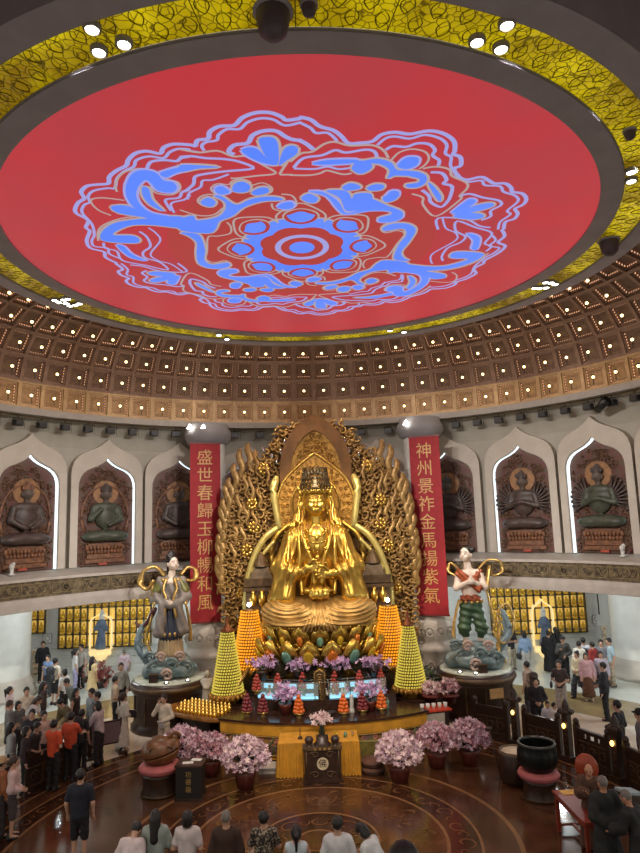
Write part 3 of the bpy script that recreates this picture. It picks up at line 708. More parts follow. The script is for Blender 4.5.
# ================================================================= the round ceiling screen: outlines (width, tone, path) and fills of half of its blossom, repeated by a half turn
LINES = [
(0.11,0,[(-4.55,0.43),(-4.72,0.08),(-4.66,-0.24),(-4.9,-0.46),(-4.85,-0.86),(-4.63,-1.31),(-4.65,-1.5),(-4.49,-1.83),(-4.63,-2.17),(-4.45,-2.55),(-4.26,-2.73),(-4.23,-2.98),(-4.05,-3.19),(-3.82,-3.24),(-3.62,-3.27),(-3.53,-3.5),(-3.33,-3.71),(-3.12,-3.86),(-3.03,-4.04),(-2.85,-4.24),(-2.64,-4.3),(-2.43,-4.22),(-2.33,-4.39),(-2.14,-4.49),(-1.86,-4.46),(-1.78,-4.43),(-1.71,-4.59),(-1.53,-4.63),(-1.47,-4.82),(-1.29,-4.96),(-1.05,-4.98),(-0.9,-5.17),(-0.68,-5.29),(-0.45,-5.29),(-0.27,-5.18),(-0.19,-5.09),(0.03,-5.13),(0.02,-5.16),(0.2,-5.09),(0.35,-4.91),(0.57,-4.8),(0.71,-4.64),(0.85,-4.42),(1.04,-4.42),(1.26,-4.46),(1.4,-4.65),(1.62,-4.71),(1.88,-4.65),(2.19,-4.73),(2.46,-4.64),(2.68,-4.42),(2.76,-4.13),(2.76,-4.02),(2.91,-3.92),(2.98,-3.64),(2.88,-3.55),(3.01,-3.28),(3.21,-3.14),(3.47,-3.23),(3.66,-3.09),(3.8,-2.98),(4.02,-2.97),(4.19,-2.79),(4.26,-2.64),(4.49,-2.56),(4.65,-2.32),(4.65,-2.09),(4.54,-1.93),(4.67,-1.71),(4.67,-1.46),(4.52,-1.33),(4.59,-0.96)]),
(0.08,0,[(-4.41,0.15),(-4.57,-0.13),(-4.51,-0.44),(-4.78,-0.55),(-4.74,-0.85),(-4.59,-1.13),(-4.47,-1.66),(-4.5,-2.16),(-4.35,-2.47),(-4.2,-2.58),(-4.16,-2.8),(-3.99,-3.01),(-3.69,-3.1),(-3.55,-3.1),(-3.41,-3.43),(-3.2,-3.68),(-2.99,-3.83),(-2.89,-4.03),(-2.64,-4.14),(-2.4,-4.08),(-2.26,-4.25),(-2.08,-4.35),(-1.89,-4.32),(-1.94,-4.3),(-1.75,-4.23)]),
(0.08,0,[(-1.65,-4.28),(-1.67,-4.42),(-1.58,-4.53),(-1.39,-4.58),(-1.34,-4.73),(-1.18,-4.88),(-0.97,-4.88),(-0.83,-5.05),(-0.61,-5.15),(-0.4,-5.11),(-0.22,-4.95),(0.03,-5.02),(0.05,-5),(0.2,-4.87),(0.29,-4.73),(0.48,-4.73),(0.61,-4.57),(0.65,-4.48)]),
(0.08,0,[(1.36,-4.35),(1.48,-4.54),(1.64,-4.59),(1.9,-4.52),(2.14,-4.62),(2.42,-4.51),(2.58,-4.31),(2.61,-4.05),(2.74,-3.93),(2.79,-3.65),(2.94,-3.42),(3.22,-3.07),(3.51,-3.1),(3.63,-2.92),(3.94,-2.87),(4.08,-2.65),(4.36,-2.49),(4.5,-2.25),(4.4,-1.85),(4.52,-1.68),(4.4,-1.34),(4.46,-0.97)]),
(0.12,0,[(-1.14,-4.15),(-1.23,-4.24),(-1.11,-4.43),(-0.88,-4.48),(-0.78,-4.69),(-0.6,-4.81),(-0.38,-4.81),(-0.23,-4.65),(-0.11,-4.56),(0.02,-4.53),(0.01,-4.53),(0.13,-4.42),(0.25,-4.25)]),
(0.06,1,[(-2.06,-4.34),(-1.75,-4.23),(-1.42,-4.27),(-1.18,-4.09),(-0.92,-4.08),(-0.67,-3.8),(-0.45,-3.51),(-0.84,-3.43),(-1.2,-3.36),(-1.3,-3.38)]),
(0.09,0,[(-2.11,-4.1),(-1.9,-4.12),(-1.65,-4.05),(-1.33,-4.01),(-1.07,-3.91),(-0.85,-3.69),(-1.38,-3.61),(-1.77,-3.53),(-1.96,-3.44),(-2.04,-3.17),(-2.27,-2.9)]),
(0.07,0,[(-1.32,-3.51),(-1.63,-3.33),(-1.84,-3.3),(-1.92,-3.07),(-2.17,-2.86),(-2.25,-2.61)]),
(0.06,1,[(0.01,-4.14),(-0.16,-4),(-0.38,-3.48)]),
(0.06,1,[(-0.17,-3.88),(0.03,-4.14),(0.23,-4.19),(0.43,-4.41),(0.62,-4.47),(0.88,-4.35),(1.27,-4.35),(1.49,-4.18),(1.6,-3.94)]),
(0.09,0,[(-0.11,-3.69),(0.07,-3.99),(0.4,-4.07),(0.63,-4.22),(0.83,-4.14),(1.16,-4.22),(1.33,-4.15),(1.4,-3.94)]),
(0.08,0,[(-0.11,-3.66),(0.27,-3.63),(0.51,-3.7),(0.72,-3.61),(0.96,-3.65)]),
(0.06,1,[(-0.38,-3.46),(-0.14,-3.45),(-0.19,-3.44),(0.17,-3.42),(0.38,-3.48),(0.51,-3.57),(0.8,-3.43),(0.97,-3.46)]),
(0.05,1,[(1.66,-3.87),(1.77,-4.11),(1.98,-4.21),(2.23,-4.12),(2.34,-3.91),(2.31,-3.7),(2.22,-3.57)]),
(0.09,0,[(1.52,-4.2),(1.64,-4.31),(1.87,-4.28),(2.05,-4.38),(2.26,-4.35),(2.4,-4.17),(2.39,-4),(2.54,-3.84),(2.56,-3.66)]),
(0.06,1,[(2.29,-3.57),(2.53,-3.63),(2.8,-3.52),(2.9,-3.29),(3.23,-3.04),(3.3,-2.82),(3.22,-2.53),(3.27,-2.38),(2.91,-1.67),(2.54,-2.18),(2.48,-2.49),(2.23,-2.65)]),
(0.1,0,[(2.46,-3.44),(2.68,-3.4),(2.82,-3.16),(2.79,-3.02),(2.98,-2.91),(3.03,-2.54),(3.02,-2.31),(2.93,-2.08),(2.68,-2.29),(2.59,-2.56),(2.41,-2.79)]),
(0.09,0,[(3.24,-2.53),(3.41,-2.6),(3.72,-2.44),(4.07,-2.31),(4.19,-2.11),(4.04,-1.87),(4.11,-1.61),(3.95,-1.44)]),
(0.08,0,[(3.08,-1.03),(2.97,-1.58),(3.6,-1.5),(3.98,-1.17),(4.26,-1.07)]),
(0.05,1,[(-3.55,-2.96),(-3.5,-3.23),(-3.36,-3.49),(-3.17,-3.68),(-2.87,-3.76),(-2.6,-3.62),(-2.48,-3.39),(-2.3,-3.25),(-2.34,-2.98),(-2.54,-2.81),(-2.81,-2.89),(-2.87,-3.14)]),
(0.05,1,[(-3.5,-2.63),(-3.91,-2.75),(-4.16,-2.65),(-4.14,-2.27),(-3.95,-2.02)]),
(0.09,0,[(-2.77,-3.76),(-2.65,-3.97),(-2.41,-4.02),(-2.19,-3.98),(-2.1,-4.07),(-1.93,-4.12)]),
(0.08,0,[(-2.14,-2.97),(-2.3,-2.91),(-2.41,-2.69),(-2.68,-2.63),(-2.7,-2.4),(-2.67,-2.16)]),
(0.07,0,[(-2.17,-2.79),(-2.32,-2.61),(-2.61,-2.47),(-2.63,-2.08)]),
(0.08,0,[(-4.51,-0.74),(-4.56,-0.44),(-4.35,-0.27),(-4.37,0.27),(-3.91,0.58),(-3.42,0.91),(-3.5,0.43),(-3.79,0.13),(-3.75,-0.19),(-3.51,-0.49),(-3.47,-0.98),(-3.56,-1.26)]),
(0.06,0,[(-3.07,1.05),(-3.25,0.56),(-3.52,0.32),(-3.61,-0.07),(-3.22,-0.77),(-3.22,-1.15),(-3.32,-1.43)]),
(0.05,1,[(-4.6,-0.84),(-4.45,-1.31),(-4.18,-1.65),(-3.66,-1.92),(-2.95,-1.97)]),
(0.05,1,[(-1.61,-2.12),(-1.54,-2.39),(-1.71,-2.77),(-1.93,-2.75),(-2.06,-2.56),(-2,-2.37),(-1.82,-2.29)]),
(0.05,1,[(-2.49,-2.2),(-2.15,-1.94),(-1.83,-1.96),(-1.6,-2.24)]),
(0.05,1,[(-1.6,-1.61),(-1.54,-1.39),(-1.6,-1.07),(-1.89,-0.95),(-2.11,-0.91),(-2.24,-0.21),(-2.35,0.33),(-2.15,0.51),(-1.9,0.41),(-1.77,0.65),(-1.89,0.88),(-2.15,0.86)]),
(0.05,1,[(-0.59,-2.39),(-0.56,-2.15),(-0.33,-2.06),(-0.09,-2.29),(-0.16,-2.67),(-0.38,-2.75)]),
(0.04,1,[(-1.68,-2.81),(-1.73,-3.02),(-1.58,-3.19),(-1.37,-3.15),(-1.28,-3.28),(-1.1,-3.34),(-0.95,-3.23),(-0.94,-3.1),(-0.72,-3.19),(-0.55,-3.01),(-0.6,-2.8),(-0.87,-2.7)])]
FILLS = [
[(-1,-4.29),(-0.86,-4.37),(-0.7,-4.28),(-0.53,-3.89),(-0.47,-3.8),(-0.7,-3.9),(-0.92,-4.11)],
[(-0.68,-4.58),(-0.58,-4.66),(-0.42,-4.63),(-0.36,-4.41),(-0.38,-3.89),(-0.47,-3.8),(-0.56,-3.95),(-0.64,-4.25)],
[(-0.03,-4.34),(-0.15,-4.4),(-0.28,-4.26),(-0.38,-3.79),(-0.23,-3.94),(-0.05,-4.14)],
[(0.23,-3.83),(0.5,-3.93),(1.01,-3.93),(1.02,-3.82),(0.44,-3.78)],
[(0.96,-3.62),(1.02,-3.84),(1.18,-3.89),(1.33,-3.73),(1.28,-3.55),(1.12,-3.45)],
[(1.18,-3.89),(1.42,-3.94),(1.67,-3.81),(1.81,-3.56),(2.06,-3.52),(2.08,-3.35),(1.8,-3.36),(1.67,-3.27),(1.67,-3.56),(1.47,-3.76),(1.26,-3.8)],
[(1.79,-3.69),(1.89,-3.93),(2.02,-3.98),(2.15,-3.92),(2.15,-3.7),(1.98,-3.58)],
[(1.93,-3.46),(2.13,-3.51),(2.36,-3.38),(2.44,-3.14),(2.33,-2.93),(2.12,-2.91),(2.06,-3.03),(2.27,-3.09),(2.28,-3.23),(2.09,-3.32)],
[(2.47,-3.1),(2.63,-2.92),(2.84,-2.55),(2.86,-2.33),(2.75,-2.48),(2.57,-2.85)],
[(3.2,-1.82),(3.35,-2.22),(3.46,-2.41),(3.61,-2.29),(3.43,-1.89)],
[(3.26,-1.73),(3.58,-2.09),(3.93,-2.23),(4.02,-2.07),(3.68,-1.84)],
[(3.28,-1.65),(3.53,-1.81),(3.87,-1.75),(3.95,-1.58),(3.69,-1.5)],
[(-3.3,-3.22),(-3.08,-3.61),(-2.85,-3.73),(-2.64,-3.63),(-2.56,-3.36),(-2.4,-3.29),(-2.37,-3.08),(-2.51,-2.91),(-2.75,-2.99),(-2.82,-3.27),(-2.9,-3.38),(-3.09,-3.15),(-3.22,-2.8),(-3.22,-2.42),(-3.07,-2.1),(-2.65,-1.88),(-2.72,-1.58),(-3.17,-1.86),(-3.39,-2.35),(-3.41,-2.81)],
[(-3.02,-3.14),(-2.91,-3.07),(-2.94,-2.64),(-2.82,-2.17),(-3.03,-2.42),(-3.09,-2.79)],
[(-3.83,-2.41),(-3.52,-2.44),(-3.22,-2.15),(-2.66,-1.83),(-2.25,-1.94),(-2.37,-1.27),(-2.73,-1.49),(-3.17,-1.86),(-3.76,-2.13)],
[(-2.57,-3.62),(-2.26,-3.77),(-1.98,-3.85),(-2,-3.72),(-2.3,-3.59),(-2.5,-3.46)],
[(-2.15,-3.86),(-1.82,-3.85),(-1.46,-3.77),(-1.84,-3.74),(-2.2,-3.64)],
[(-4.51,-0.93),(-4.37,-1.3),(-4.06,-1.64),(-3.7,-1.8),(-3.08,-1.9),(-2.49,-1.91),(-2.51,-1.39),(-3.16,-1.56),(-3.64,-1.58),(-4.03,-1.33),(-4.16,-1.13),(-3.77,-1.09),(-3.66,-0.89),(-3.79,-0.7),(-4.32,-0.78)],
[(-4.24,-0.63),(-4.1,-0.52),(-4.04,-0.1),(-3.79,0.3),(-4.1,0.12),(-4.22,-0.27)],
[(-2.01,-2.52),(-1.83,-2.7),(-1.71,-2.51),(-1.81,-2.32),(-1.96,-2.37)],
[(-1.71,-2.75),(-1.56,-2.74),(-1.31,-2.38),(-0.99,-2.6),(-0.64,-2.68),(-0.39,-2.61),(-0.39,-2.52),(-0.77,-2.49),(-1.17,-2.26),(-1.44,-1.9),(-1.75,-1.67),(-1.88,-1.32),(-2.08,-1.12),(-2.66,-1.31),(-2.56,-1.83),(-2.18,-1.74),(-1.76,-1.88),(-1.56,-2.19),(-1.53,-2.5)],
[(-0.48,-2.23),(-0.4,-2.38),(-0.26,-2.45),(-0.17,-2.43),(-0.15,-2.25),(-0.29,-2.14)],
[(-2.69,-1.17),(-2.44,-1.16),(-2.27,-0.97),(-2.29,-0.22),(-2.39,0.32),(-2.26,0.62),(-1.87,0.52),(-1.82,0.7),(-2.01,0.87),(-2.34,0.85),(-2.57,0.54),(-2.51,-0.12),(-2.41,-0.63),(-2.52,-0.98)],
[(-2.15,1.17),(-1.88,1),(-1.66,1.14),(-1.92,1.31),(-1.8,1.51),(-1.36,1.57),(-0.96,1.49),(-0.79,2.04),(-0.5,2.34),(-0.91,2.31),(-1.09,1.88),(-1.4,2),(-1.77,1.71),(-2.13,1.42)],
[(-1.96,2.03),(-1.7,1.91),(-1.78,2.26),(-1.94,2.25)],
[(-1.44,1.93),(-1.13,1.75),(-1.06,2.16),(-1.37,2.21)],
[(-1.32,-2.94),(-1.26,-3.18),(-1.1,-3.27),(-0.97,-3.13),(-1.01,-2.92),(-1.18,-2.86)],
[(-1.65,-3.02),(-1.51,-3.12),(-1.38,-2.9),(-1.52,-2.8),(-1.62,-2.84)],
[(-0.96,-2.85),(-0.8,-3.02),(-0.64,-3.02),(-0.63,-2.84),(-0.86,-2.74)],
[(0.01,-2.59),(0.16,-2.77),(0.35,-2.58),(0.28,-2.39),(0.13,-2.43)],
[(0.16,-2.84),(0.46,-2.81),(0.77,-2.41),(0.91,-2.01),(1.03,-1.93),(1.41,-2.15),(1.89,-2.08),(2.17,-1.78),(2.08,-1.53),(1.8,-1.46),(1.67,-1.55),(1.77,-1.72),(2,-1.79),(1.82,-1.98),(1.42,-2),(0.96,-1.86),(0.77,-2.09),(0.52,-2.64)],
[(0.82,-2.99),(0.96,-3.13),(1.13,-3.05),(1.16,-2.91),(0.9,-2.85)],
[(1.3,-2.94),(1.44,-3.07),(1.62,-3.03),(1.6,-2.86),(1.39,-2.83)],
[(1.03,-2.55),(1.21,-2.65),(1.41,-2.57),(1.39,-2.38),(1.04,-2.4)],
[(1.67,-2.6),(1.82,-2.63),(1.95,-2.51),(1.81,-2.36),(1.69,-2.41)]]
def screen_mat(name, col, st, col2=None, scale=.35):
    m = bpy.data.materials.new(name); m.use_nodes = True; nt = m.node_tree; b = nt.nodes['Principled BSDF']; N = nt.nodes.new
    tc = N('ShaderNodeTexCoord'); nz = N('ShaderNodeTexNoise'); nz.inputs['Scale'].default_value = scale; nz.inputs['Detail'].default_value = 2; nt.links.new(tc.outputs['Object'], nz.inputs['Vector'])
    rp = N('ShaderNodeValToRGB'); rp.color_ramp.elements[0].position = .38; rp.color_ramp.elements[1].position = .62
    rp.color_ramp.elements[0].color = rgb(*col); rp.color_ramp.elements[1].color = rgb(*(col2 or col)); nt.links.new(nz.outputs[0], rp.inputs[0])
    nt.links.new(rp.outputs[0], b.inputs['Emission Color']); b.inputs['Emission Strength'].default_value = st; b.inputs['Base Color'].default_value = (.02, .02, .02, 1); b.inputs['Roughness'].default_value = .5
    b.inputs['Specular IOR Level'].default_value = .2
    return m
ms = [screen_mat('screen_red', (196, 56, 64), .9, (184, 62, 70)), screen_mat('screen_violet', (160, 160, 222), 1.), screen_mat('screen_straw', (178, 160, 158), 1.), screen_mat('screen_blue', (88, 132, 252), 1., (100, 140, 255)), screen_mat('screen_red_deep', (178, 62, 60), .95)]
for m in ms[1:]: noemis(m)
scr = empty('ceiling_screen', (0, 0, 13.06), 0, 'huge round red ceiling screen showing a blue and violet ornamental blossom', 'screen')
mb = MB(); nn = 128
mb.add([(0, 0, 0)]+[tuple(pol(6.6, 360*i/nn, 0)) for i in range(nn)], [(0, 1+i, 1+(i+1) % nn) for i in range(nn)], 0)
mb.build('screen_panel', [ms[0]], scr)
mb = MB(); CY = -.26
def rot2(p, k): return p if k == 0 else (-p[0], 2*CY-p[1])
def fill(poly, z, mi):
    from mathutils.geometry import tessellate_polygon
    P = smooth_path(poly, 4, True); tri = tessellate_polygon([[Vector((x, y, 0)) for x, y in P]])
    mb.add([(x, y, z) for x, y in P], tri, mi)
mb.add([(0, CY, -.004)]+[(3.1*math.cos(2*PI*i/48), CY+3.1*math.sin(2*PI*i/48), -.004) for i in range(48)], [(0, 1+i, 1+(i+1) % 48) for i in range(48)], 3)
for k in (0, 1):
    for i, (w_, c_, p_) in enumerate(LINES):
        ribbon_flat(mb, [(x, y, -.010-.0002*i) for x, y in smooth_path([rot2(p, k) for p in p_], 4)], w_*(.78 if c_ == 0 else .9), c_)
    for i, p_ in enumerate(FILLS):
        P = [rot2(p, k) for p in p_]; c = np.mean(P, axis=0)
        ribbon_flat(mb, [(x, y, -.017) for x, y in smooth_path(P+[P[0]], 3)], .11, 1 if i % 3 else 0)
        fill(P, -.020-.0002*i, 2)
def ring(r0, r1, z, mi, fn=None, n=96):
    vs = []
    for rr_ in (r0, r1):
        for i in range(n):
            t = 2*PI*i/n; g = rr_*(fn(t) if fn else 1); vs.append((g*math.cos(t), CY+.03+g*math.sin(t)*1.08, z))
    mb.add(vs, [(i, (i+1) % n, n+(i+1) % n, n+i) for i in range(n)], mi)
lob = lambda t: 1+.10*abs(math.sin(4*t))
ring(0, .30, -.012, 2); ring(.50, .64, -.012, 0); ring(.92, 1.28, -.012, 2, lob); ring(1.28, 1.33, -.013, 1, lob)
for k in range(8):
    t0 = 2*PI*(k+.5)/8+.39
    for (r0, r1, w_, mi, z) in ((1.2, 1.66, .30, 2, -.015), (1.15, 1.78, .40, 1, -.013), (1.12, 1.75, .36, 3, -.0145)):
        poly = [(r0, 0), (r0+.1, w_*.7), (r0+.3, w_), (r1-.12, w_*.75), (r1, 0), (r1-.12, -w_*.75), (r0+.3, -w_), (r0+.1, -w_*.7)]
        P = [(x*math.cos(t0)-y*math.sin(t0), CY+.03+(x*math.sin(t0)+y*math.cos(t0))*1.08) for x, y in poly]
        fill(P, z, mi)
    ribbon_flat(mb, [(x*math.cos(t0)-y*math.sin(t0), CY+.03+(x*math.sin(t0)+y*math.cos(t0))*1.08, -.0125) for x, y in smooth_path([(1.2, .5), (1.5, .52), (1.78, .3), (1.98, 0), (1.78, -.3), (1.5, -.52), (1.2, -.5)], 4)], .05, 1)
mb.build('blossom_pattern', [ms[1], ms[2], ms[3], ms[4]], scr)

# lamp clusters set in the gold ring
clusters = [('one of three in the near left gold ceiling ring', [(92, 29), (99, 52), (124, 44)]), ('one of three in the near right gold ceiling ring', [(507, 25), (477, 42), (501, 49)]),
            ('one of two at the right side of the gold ring', [(631, 172), (631, 181)]), ('in the cluster of the far left gold ring', [(71, 298), (64, 299.5), (59, 302), (66, 303), (81, 303), (75, 305), (70, 305.5), (55, 300)]),
            ('in the cluster of the far right gold ring', [(533, 287.5), (544, 282), (539.5, 288), (551, 282.5), (555, 284), (546, 287.5)]), ('right of centre in the far gold ring', [(390, 330.5), (404, 332)]), ('left of centre in the far gold ring', [(219, 335), (227, 339)])]
ND = [0]
for lab, pts in clusters:
    for (x, y) in pts:
        p = atZ(x, y, 13.02); d = math.hypot(p[0], p[1]); p = p*1.
        k_ = min(max(d, 7.15), 7.6)/d
        t = empty('ceiling_downlight', (p[0]*k_, p[1]*k_, 13.04), 0, 'round white downlight, '+lab, 'downlight', lab)
        MB().lathe([(0, -.03), (.085, -.03), (.09, 0)], n=16).build('lens', [m_lamp], t)
        MB().lathe([(.09, -.045), (.12, -.03), (.12, .04)], n=16).build('trim_ring', [m_ringlip], t)
for (x, y, nm) in ((273, 16, 'large'), (309, 9, 'small'), (630, 134, 'small right'), (609, 243, 'round right')):
    p = atZ(x, y, 13.0); s = 1. if nm in ('large', 'round right') else .45
    t = empty('ceiling_camera', (p[0], p[1], 13.07), 0, {'large': 'large dark dome device on the near part of the gold ceiling ring', 'small': 'small dark device beside the large dome on the near gold ring', 'small right': 'small dark device on the right side of the gold ceiling ring', 'round right': 'round dark device on the gold ring above the right coffers'}[nm], 'device')
    q = MB().lathe([(.22*s, 0), (.22*s, -.12*s), (.18*s, -.3*s), (.10*s, -.38*s), (0, -.40*s)], n=16); q.build('dome', [mat('device_grey', (84, 72, 84), .5)], t)
    MB().lathe([(.26*s, .02), (.26*s, -.03), (.2*s, -.04)], n=16).build('mount', [m_dgrey], t)
# ================================================================= the great golden seated statue
def gold_mat(name, col, rough, bump=0., scale=8., metal=.9, col2=None): return mat(name, col, rough, metal, .15, scale, bump, col2=col2)
m_gold = gold_mat('polished_gold', (214, 180, 88), .28, .08, 5.)
m_goldrobe = gold_mat('gold_leaf_robe', (208, 172, 84), .30, .12, 4.)
m_goldmatte = gold_mat('matte_gold_lap', (186, 152, 94), .46, .1, 3., .7)
m_golddk = gold_mat('old_gold', (150, 108, 44), .42, .5, 9., .6, (190, 146, 70))
m_goldbr = gold_mat('brown_gold_openwork', (158, 124, 70), .45, .3, 7., .45, (184, 150, 94))
m_crown = gold_mat('dark_crown_filigree', (98, 86, 66), .4, .3, 12., .6)
SX, SY = .22, 7.5
G = empty('golden_guanyin_statue', (SX, SY, 0), 0, 'huge golden seated bodhisattva statue with a dark crown on the lotus throne', 'statue')
def clipmask(v, a, b): return np.clip((v-a)/(b-a), 0, 1)
# robe: torso, sleeves, lap
s = SDF(.22)
s.ell((0, .05, 5.2), (.80, .56, 1.35)).ell((0, 0, 5.95), (.80, .48, .55))
for d in (-1, 1):
    s.cap((d*.34, .0, 6.42), (d*.78, -.02, 6.02), .27, .32); s.cap((d*.78, -.02, 6.02), (d*1.16, -.28, 5.12), .34, .34)
    s.cap((d*1.16, -.28, 5.12), (d*.72, -.80, 5.0), .34, .26); s.cap((d*1.14, -.35, 4.95), (d*1.30, -.42, 4.2), .30, .36); s.cap((d*.9, -.62, 4.95), (d*1.0, -.75, 4.25), .22, .26)
def torso_folds(x, y, z):
    ax = np.abs(x)
    f = .026*np.sin(21*ax+5*z+1.4*np.sin(2.4*z))*clipmask(z, 4.2, 4.6)*clipmask(-z, -6.5, -6.2)
    f = f+.012*np.sin(30*ax+7*z)*clipmask(ax, .75, .95)
    return f*np.ones_like(x+y+z)
s.disp = torso_folds
s.cut(lambda x, y, z: 4.0-z+0*x+0*y)
s.build('robe', m_goldrobe, .035, G)
# chest opening, sash and shawl edges
q = MB()
for d in (-1, 1):
    q.tube(smooth_path([(d*.42, -.12, 6.72), (d*.46, -.42, 6.3), (d*.34, -.60, 5.8), (d*.16, -.66, 5.3), (d*.10, -.72, 4.6)], 5), [.10]*21, 8, flat=.6)
    q.tube(smooth_path([(d*.52, -.02, 6.72), (d*.60, -.42, 6.2), (d*.58, -.56, 5.6), (d*.58, -.62, 5.0), (d*.52, -.78, 4.3)], 5), [.07]*21, 8)
    q.tube(smooth_path([(d*.70, -.10, 6.45), (d*.92, -.42, 5.9), (d*.98, -.62, 5.3)], 5), [.06]*11, 8)
q.build('shawl_edge', m_gold, G) if False else q.build('shawl_edge', [m_gold], G)
s = SDF(.1); s.ell((0, -.36, 5.95), (.42, .24, .62)); s.build('chest', m_gold, .035, G)
# necklace strands and pendants on the chest
q = MB()
for r_, z0, t_ in ((.34, 6.42, .035), (.44, 6.28, .03), (.52, 6.1, .026)):
    for i in range(22):
        u = PI*(i/21); q.sph((r_*math.cos(u), -.50-.10*math.sin(u), z0-.34*math.sin(u)*r_/.34*.8), t_, 0, 7, 5)
for (x, z, r_) in ((0, 6.1, .08), (0, 5.78, .10), (0, 5.45, .08), (-.28, 5.75, .06), (.28, 5.75, .06), (0, 5.15, .07)):
    q.sph((x, -.68, z), (r_, .05, r_*1.3), 0, 10, 6)
for x in (-.28, 0, .28):
    for k in range(5): q.sph((x*.9, -.67, 5.65-.09*k), .035, 0, 6, 4)
q.build('necklace', [m_gold], G)
# lap: crossed legs under drapery
s = SDF(.18)
for d in (-1, 1): s.ell((d*1.02, -.45, 3.82), (.84, .80, .38)); s.cap((d*1.55, -.55, 3.72), (d*.5, -1.05, 3.72), .30, .26)
s.ell((0, -.3, 3.82), (1.1, .9, .42)); s.ell((0, -.55, 3.45), (1.78, .95, .20)); s.cap((-.4, -1.15, 3.72), (.5, -1.18, 3.62), .24, .22)
def lap_folds(x, y, z):
    ax = np.abs(x); q = np.sqrt((ax-.98)**2+((z-4.3)*1.7)**2)
    a = .028*np.sin(30*q)*clipmask(-y, .35, .7)
    b = .03*np.sin(34*x)*np.clip(1-ax/.5, 0, 1)*clipmask(-y, .4, .7)
    return a*np.clip(ax/.45, 0, 1)+b+0*z
s.disp = lap_folds
s.build('lap_drapery', m_goldmatte, .035, G)
q = MB()
for d in (-1, 1):
    for k in range(4): q.tube(smooth_path([(d*(.2+.1*k), -1.22+.02*k, 3.9-.02*k), (d*(.75+.1*k), -1.18, 3.62-.06*k), (d*(1.3+.09*k), -1.0, 3.62-.04*k), (d*(1.66+.03*k), -.7, 3.74-.02*k)], 5), [.035]*16, 6)
for k in range(9): q.tube([(-.32+.08*k, -1.38, 3.72), (-.42+.105*k, -1.44, 3.45), (-.52+.13*k, -1.42, 3.24)], [.03, .045, .05], 6)
q.build('drapery_folds', [m_goldmatte], G)
# forearms and hands
def big_hand(s, w, d, spread=1.):
    """open palm at w; fingers curl toward the middle (d = -1 viewer's left, +1 viewer's right)"""
    w = np.array(w, float); s.ell(w, (.17, .10, .15))
    for i, (L, up) in enumerate(((.34, .13), (.38, .05), (.36, -.03), (.28, -.11))):
        a = w+np.array([-d*.10, -.02, up]); b = a+np.array([-d*L*.5, -.07, .03]); c = b+np.array([-d*L*.42, .04, -.02])
        s.cap(a, b, .045, .04, .02); s.cap(b, c, .04, .03, .02)
    a = w+np.array([-d*.02, -.06, .14]); s.cap(a, a+np.array([-d*.14, -.06, .12]), .05, .042, .02).cap(a+np.array([-d*.14, -.06, .12]), a+np.array([-d*.24, -.04, .10]), .042, .032, .02)
for d, w in ((-1, (-.30, -1.06, 5.16)), (1, (.34, -1.06, 4.96))):
    s = SDF(.05); s.cap((d*.86, -.74, 5.0), (d*.44, -1.0, 5.06 if d < 0 else 4.95), .18, .12); big_hand(s, w, d)
    s.build('hand', m_gold, .022, G)
    q = MB(); q.lathe([(.16, -.05), (.19, 0), (.16, .05)], n=16); h = MB(); Rm = Matrix.Translation((d*.52, -.96, 5.03 if d < 0 else 4.95)) @ Matrix.Rotation(PI/2, 4, 'Y') @ Matrix.Rotation(.5*d, 4, 'X'); h.add([Rm @ Vector(v) for v in q.v], q.f, 0, True); h.build('bracelet', [m_gold], G)
s = SDF(.06); s.ell((0, -1.0, 4.45), (.5, .24, .12)).ell((0, -1.12, 4.32), (.34, .15, .14)); s.disp = lambda x, y, z: .02*np.sin(26*x)+0*y+0*z; s.build('waist_bow', m_gold, .03, G)
# head
s = SDF(.05)
s.cap((0, .02, 6.35), (0, -.02, 6.95), .27, .25)
s.ell((0, -.05, 7.28), (.37, .40, .47)); s.ell((0, -.18, 7.08), (.29, .28, .26)); s.ell((0, -.36, 6.95), (.10, .08, .08))
s.cap((0, -.43, 7.36), (0, -.50, 7.17), .035, .055); s.ell((-.045, -.47, 7.155), (.04, .04, .035)); s.ell((.045, -.47, 7.155), (.04, .04, .035))
for d in (-1, 1):
    s.ell((d*.16, -.36, 7.33), (.10, .07, .045)); s.cap((d*.06, -.43, 7.40), (d*.15, -.43, 7.45), .022, .022, .02).cap((d*.15, -.43, 7.45), (d*.26, -.34, 7.42), .022, .015, .02)
    s.ell((d*.17, -.34, 7.16), (.12, .10, .12)); s.ell((d*.39, .0, 7.12), (.055, .09, .26)); s.ell((d*.40, -.02, 6.9), (.06, .07, .09))
s.cap((-.085, -.455, 7.05), (.085, -.455, 7.05), .026, .026, .02); s.cap((-.06, -.45, 7.005), (.06, -.45, 7.005), .03, .03, .02); s.ell((0, -.455, 7.5), (.03, .03, .04), .02)
s.build('head', m_gold, .020, G)
q = MB()
for d in (-1, 1): q.tube([(d*.07, -.425, 7.315), (d*.16, -.432, 7.300), (d*.24, -.385, 7.315)], [.008, .014, .008], 5)
q.build('eyelids', [m_golddk], G)
s = SDF(.1)
for d in (-1, 1):
    s.cap((d*.40, .14, 7.75), (d*.52, .16, 7.2), .13, .12).cap((d*.52, .16, 7.2), (d*.62, .1, 6.8), .12, .12).cap((d*.62, .1, 6.8), (d*.80, -.02, 6.5), .12, .14); s.cap((d*.44, -.1, 7.0), (d*.5, -.34, 6.6), .06, .05)
s.ell((0, .18, 7.6), (.46, .34, .45))
s.disp = lambda x, y, z: .014*np.sin(40*x)+0*y+0*z
s.build('hair_and_veil', m_goldrobe, .028, G)
